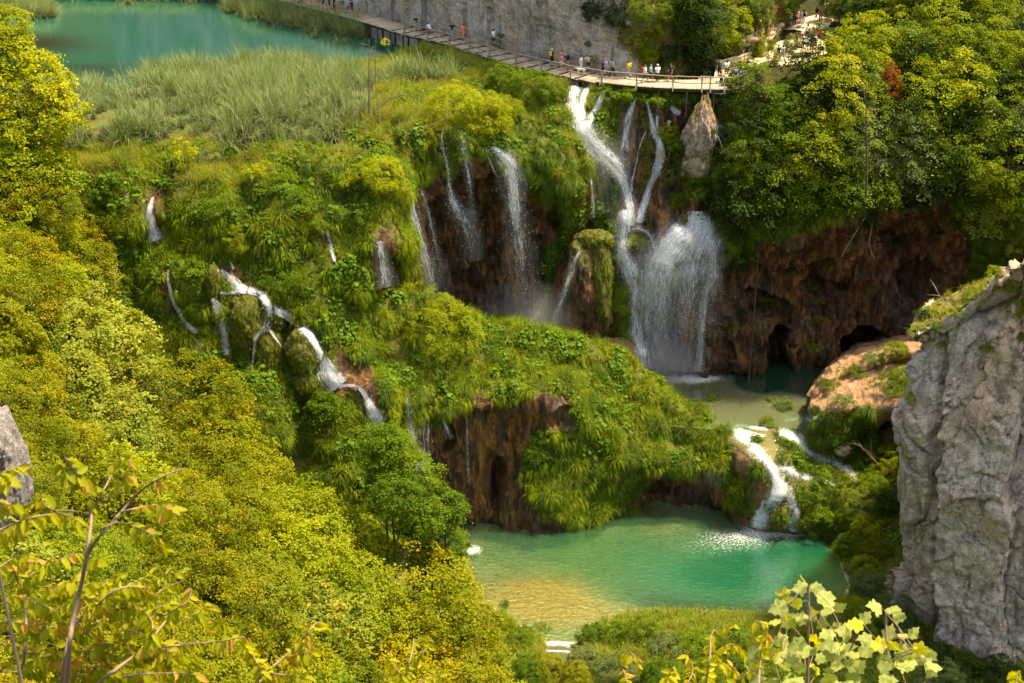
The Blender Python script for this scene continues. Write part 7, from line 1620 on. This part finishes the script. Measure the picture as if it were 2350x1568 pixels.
b4 = [([(200,1620),(230,1566),(275,1530),(320,1496),(345,1470),(367,1442),(385,1420)], .7, .011), ([(320,1496),(400,1482),(467,1476),(520,1470),(560,1462),(570,1480)], .7, .006), ([(240,1560),(320,1548),(400,1545),(450,1550)], .8, .005), ([(345,1470),(350,1430),(330,1400)], .9, .004), ([(300,1510),(290,1470),(270,1440)], .9, .004)]
spray(b4, 5.1, 'hornbeam branch with browning leaves at the bottom left', foot=foot_of(200, 1640, 5.1))
b5 = [([(570,1600),(593,1559),(640,1518),(677,1486),(705,1455),(727,1429),(745,1435)], .6, .007), ([(640,1518),(690,1500),(730,1495)], .9, .004), ([(600,1555),(590,1520),(575,1500),(560,1480)], .8, .004), ([(610,1545),(660,1550),(710,1560)], .9, .004)]
spray(b5, 5.3, 'separate hornbeam spray right of the bottom left cluster', foot=foot_of(560, 1650, 5.3))
b6 = []
for k in range(74):
    x = GN_.uniform(-30, 330); y = GN_.uniform(1300, 1600) + x * .12; a = GN_.uniform(-.9, .35); L = GN_.uniform(70, 150); b6.append(([(x, y), (x + L * .5 * math.cos(a), y + L * .5 * math.sin(a) - 6), (x + L * math.cos(a), y + L * math.sin(a) + 10)], .95, .003))
b6 = [([(40,1700),(50,1560),(60,1420),(40,1330),(20,1290)], .3, .011)] + b6
spray(b6, 5.6, 'dense mass of hornbeam leaves filling the bottom left corner', foot=foot_of(40, 1700, 5.6))
b7 = [([(925,1640),(930,1560),(945,1500),(950,1465)], .8, .006), ([(935,1540),(960,1510),(985,1480)], .9, .004), ([(932,1560),(905,1530),(890,1510)], .9, .004), ([(930, 1580), (980, 1560), (1010, 1550)], .9, .004)]
spray(b7, 5.6, 'yellow hornbeam tip at the bottom edge left of centre', mat='hornbeam_y', foot=foot_of(925, 1660, 5.6), size=.055)
b8 = [([(1600,1660),(1620,1568),(1630,1500),(1636,1450),(1690,1430)], .9, .006), ([(1636,1500),(1680,1480),(1710,1500)], .9, .004), ([(1440,1650),(1440,1570),(1425,1520),(1450,1500),(1470,1540)], .8, .005), ([(1560,1600),(1590,1540),(1575,1500)], .8, .004), ([(1740,1600),(1745,1520),(1760,1440),(1730,1425)], .7, .006), ([(1700,1560),(1680,1530),(1650,1525)], .9, .004), ([(1500,1600),(1530,1560),(1545,1530)], .9, .004), ([(1660,1610),(1690,1570),(1720,1540)], .9, .004), ([(1580,1620),(1600,1570),(1640,1560)], .9, .004)]
spray(b8, 5.8, 'yellow-green hornbeam sprays left of the maple sprig', mat='hornbeam_y', foot=foot_of(1600, 1700, 5.8), size=.055)
# maple sprig
mp_st = [([(1850,1700),(1853,1560),(1855,1472),(1856,1400),(1855,1345)], .012), ([(2050,1700),(2042,1600),(2037,1539),(2034,1470),(2032,1406)], .012), ([(1855,1480),(1820,1440),(1790,1400),(1805,1385)], .005), ([(1950,1700),(1950,1600),(1945,1520),(1960,1470)], .010), ([(1856,1430),(1885,1400),(1900,1385)], .004), ([(2036,1520),(2080,1500),(2110,1490)], .005), ([(1855,1540),(1780,1500),(1760,1490)], .005), ([(2040,1590),(2100,1580),(2130,1560)], .005)]
mc_ = W(1850, 1700, Y=6.0); paths = []
for pts, r in mp_st:
    q = spline(np.array([(a, b, 0) for a, b in pts], float), 10); paths.append((np.array([W(a, b, Y=6.0) for a, b, _ in q]) - mc_, np.linspace(r, r * .4, 10)))
fm_ = foot_of(1850, 1700, 6.0) - mc_; paths.append((np.array([fm_, [0, 0, 0]]), np.array([.02, .012])))
fm2 = W(2050, 1700, Y=6.0) - mc_; paths.append((np.array([fm_, fm2]), np.array([.016, .012]))); fm3 = W(1950, 1700, Y=6.0) - mc_; paths.append((np.array([fm_, fm3]), np.array([.016, .010])))
LV = [(1850,1338,38,-20),(1838,1350,36,-70),(1872,1350,30,60),(1800,1362,34,-60),(1810,1378,28,-40),(1830,1385,28,-80),(1790,1395,42,-100),(1890,1372,44,70),(1905,1388,40,100),(1895,1405,34,40),(1925,1395,30,30),(1865,1410,40,10),(1840,1420,40,-40),(1815,1425,42,-110),(1780,1428,34,-100),(1885,1430,40,150),(1920,1440,34,120),(2010,1395,40,-40),(2045,1400,36,40),(2060,1415,38,90),(1985,1420,34,20),(1965,1435,44,-60),(1940,1450,42,-50),(2040,1455,40,10),(2075,1460,42,60),(2095,1455,32,20),(2110,1490,40,80),(2140,1530,40,95),(2085,1500,46,110),(2060,1515,44,150),(2020,1480,44,-60),(1990,1490,44,-100),(1905,1475,42,0),(1870,1470,38,160),(1930,1500,36,-40),(1950,1520,38,60)]
items = []
for x, y, s, a in LV: items.append((x, y, s, a))
for k in range(88):
    x = GN_.uniform(1715, 2140); y = GN_.uniform(1455, 1600); y = max(y, 1455 + abs(x - 1900) * .25 - 10); items.append((x, y, GN_.uniform(28, 44), GN_.uniform(-150, 150)))
its = []
for x, y, s, a in items:
    Yl = 6.0 + GN_.uniform(-.35, .3); p = W(x, y, Y=Yl) - mc_; a = R(a); d = np.array([math.sin(a), GN_.uniform(-.4, .2), math.cos(a) * .7 - .25]); nrm = np.array([GN_.normal() * .5, -.5, .75]) + GN_.normal(size=3) * .5
    dn_ = d / np.linalg.norm(d); sz = s / FPX * 6.4; its.append((p - dn_ * sz * .4, d, nrm, sz * 1.15))
    if len(its) < 60: st_ = p - dn_ * sz * .4; tgt = min((pp[j] for pp, _ in paths[:8] for j in range(len(pp))), key=lambda z_: np.linalg.norm(z_ - st_)); paths.append((np.array([tgt, (tgt + st_) / 2 + [0, 0, .01], st_]), np.array([.0022, .0018, .0016])))
e = empty('branch', mc_); link('twigs', tube_mesh('twigs', paths, M['twig'], 7), e); link('leaves', put_leaves(its, 'maple', M['maple']), e)
tag(e, 'maple sprig with big pale yellow lobed leaves in front of the pool and cliff', 'branch')
b9 = [([(2330,1660),(2330,1600),(2335,1550),(2342,1540)], .9, .004)]
spray(b9, 5.8, 'yellow leaf tips at the bottom right corner', mat='hornbeam_y', foot=foot_of(2330, 1700, 5.8), size=.07)
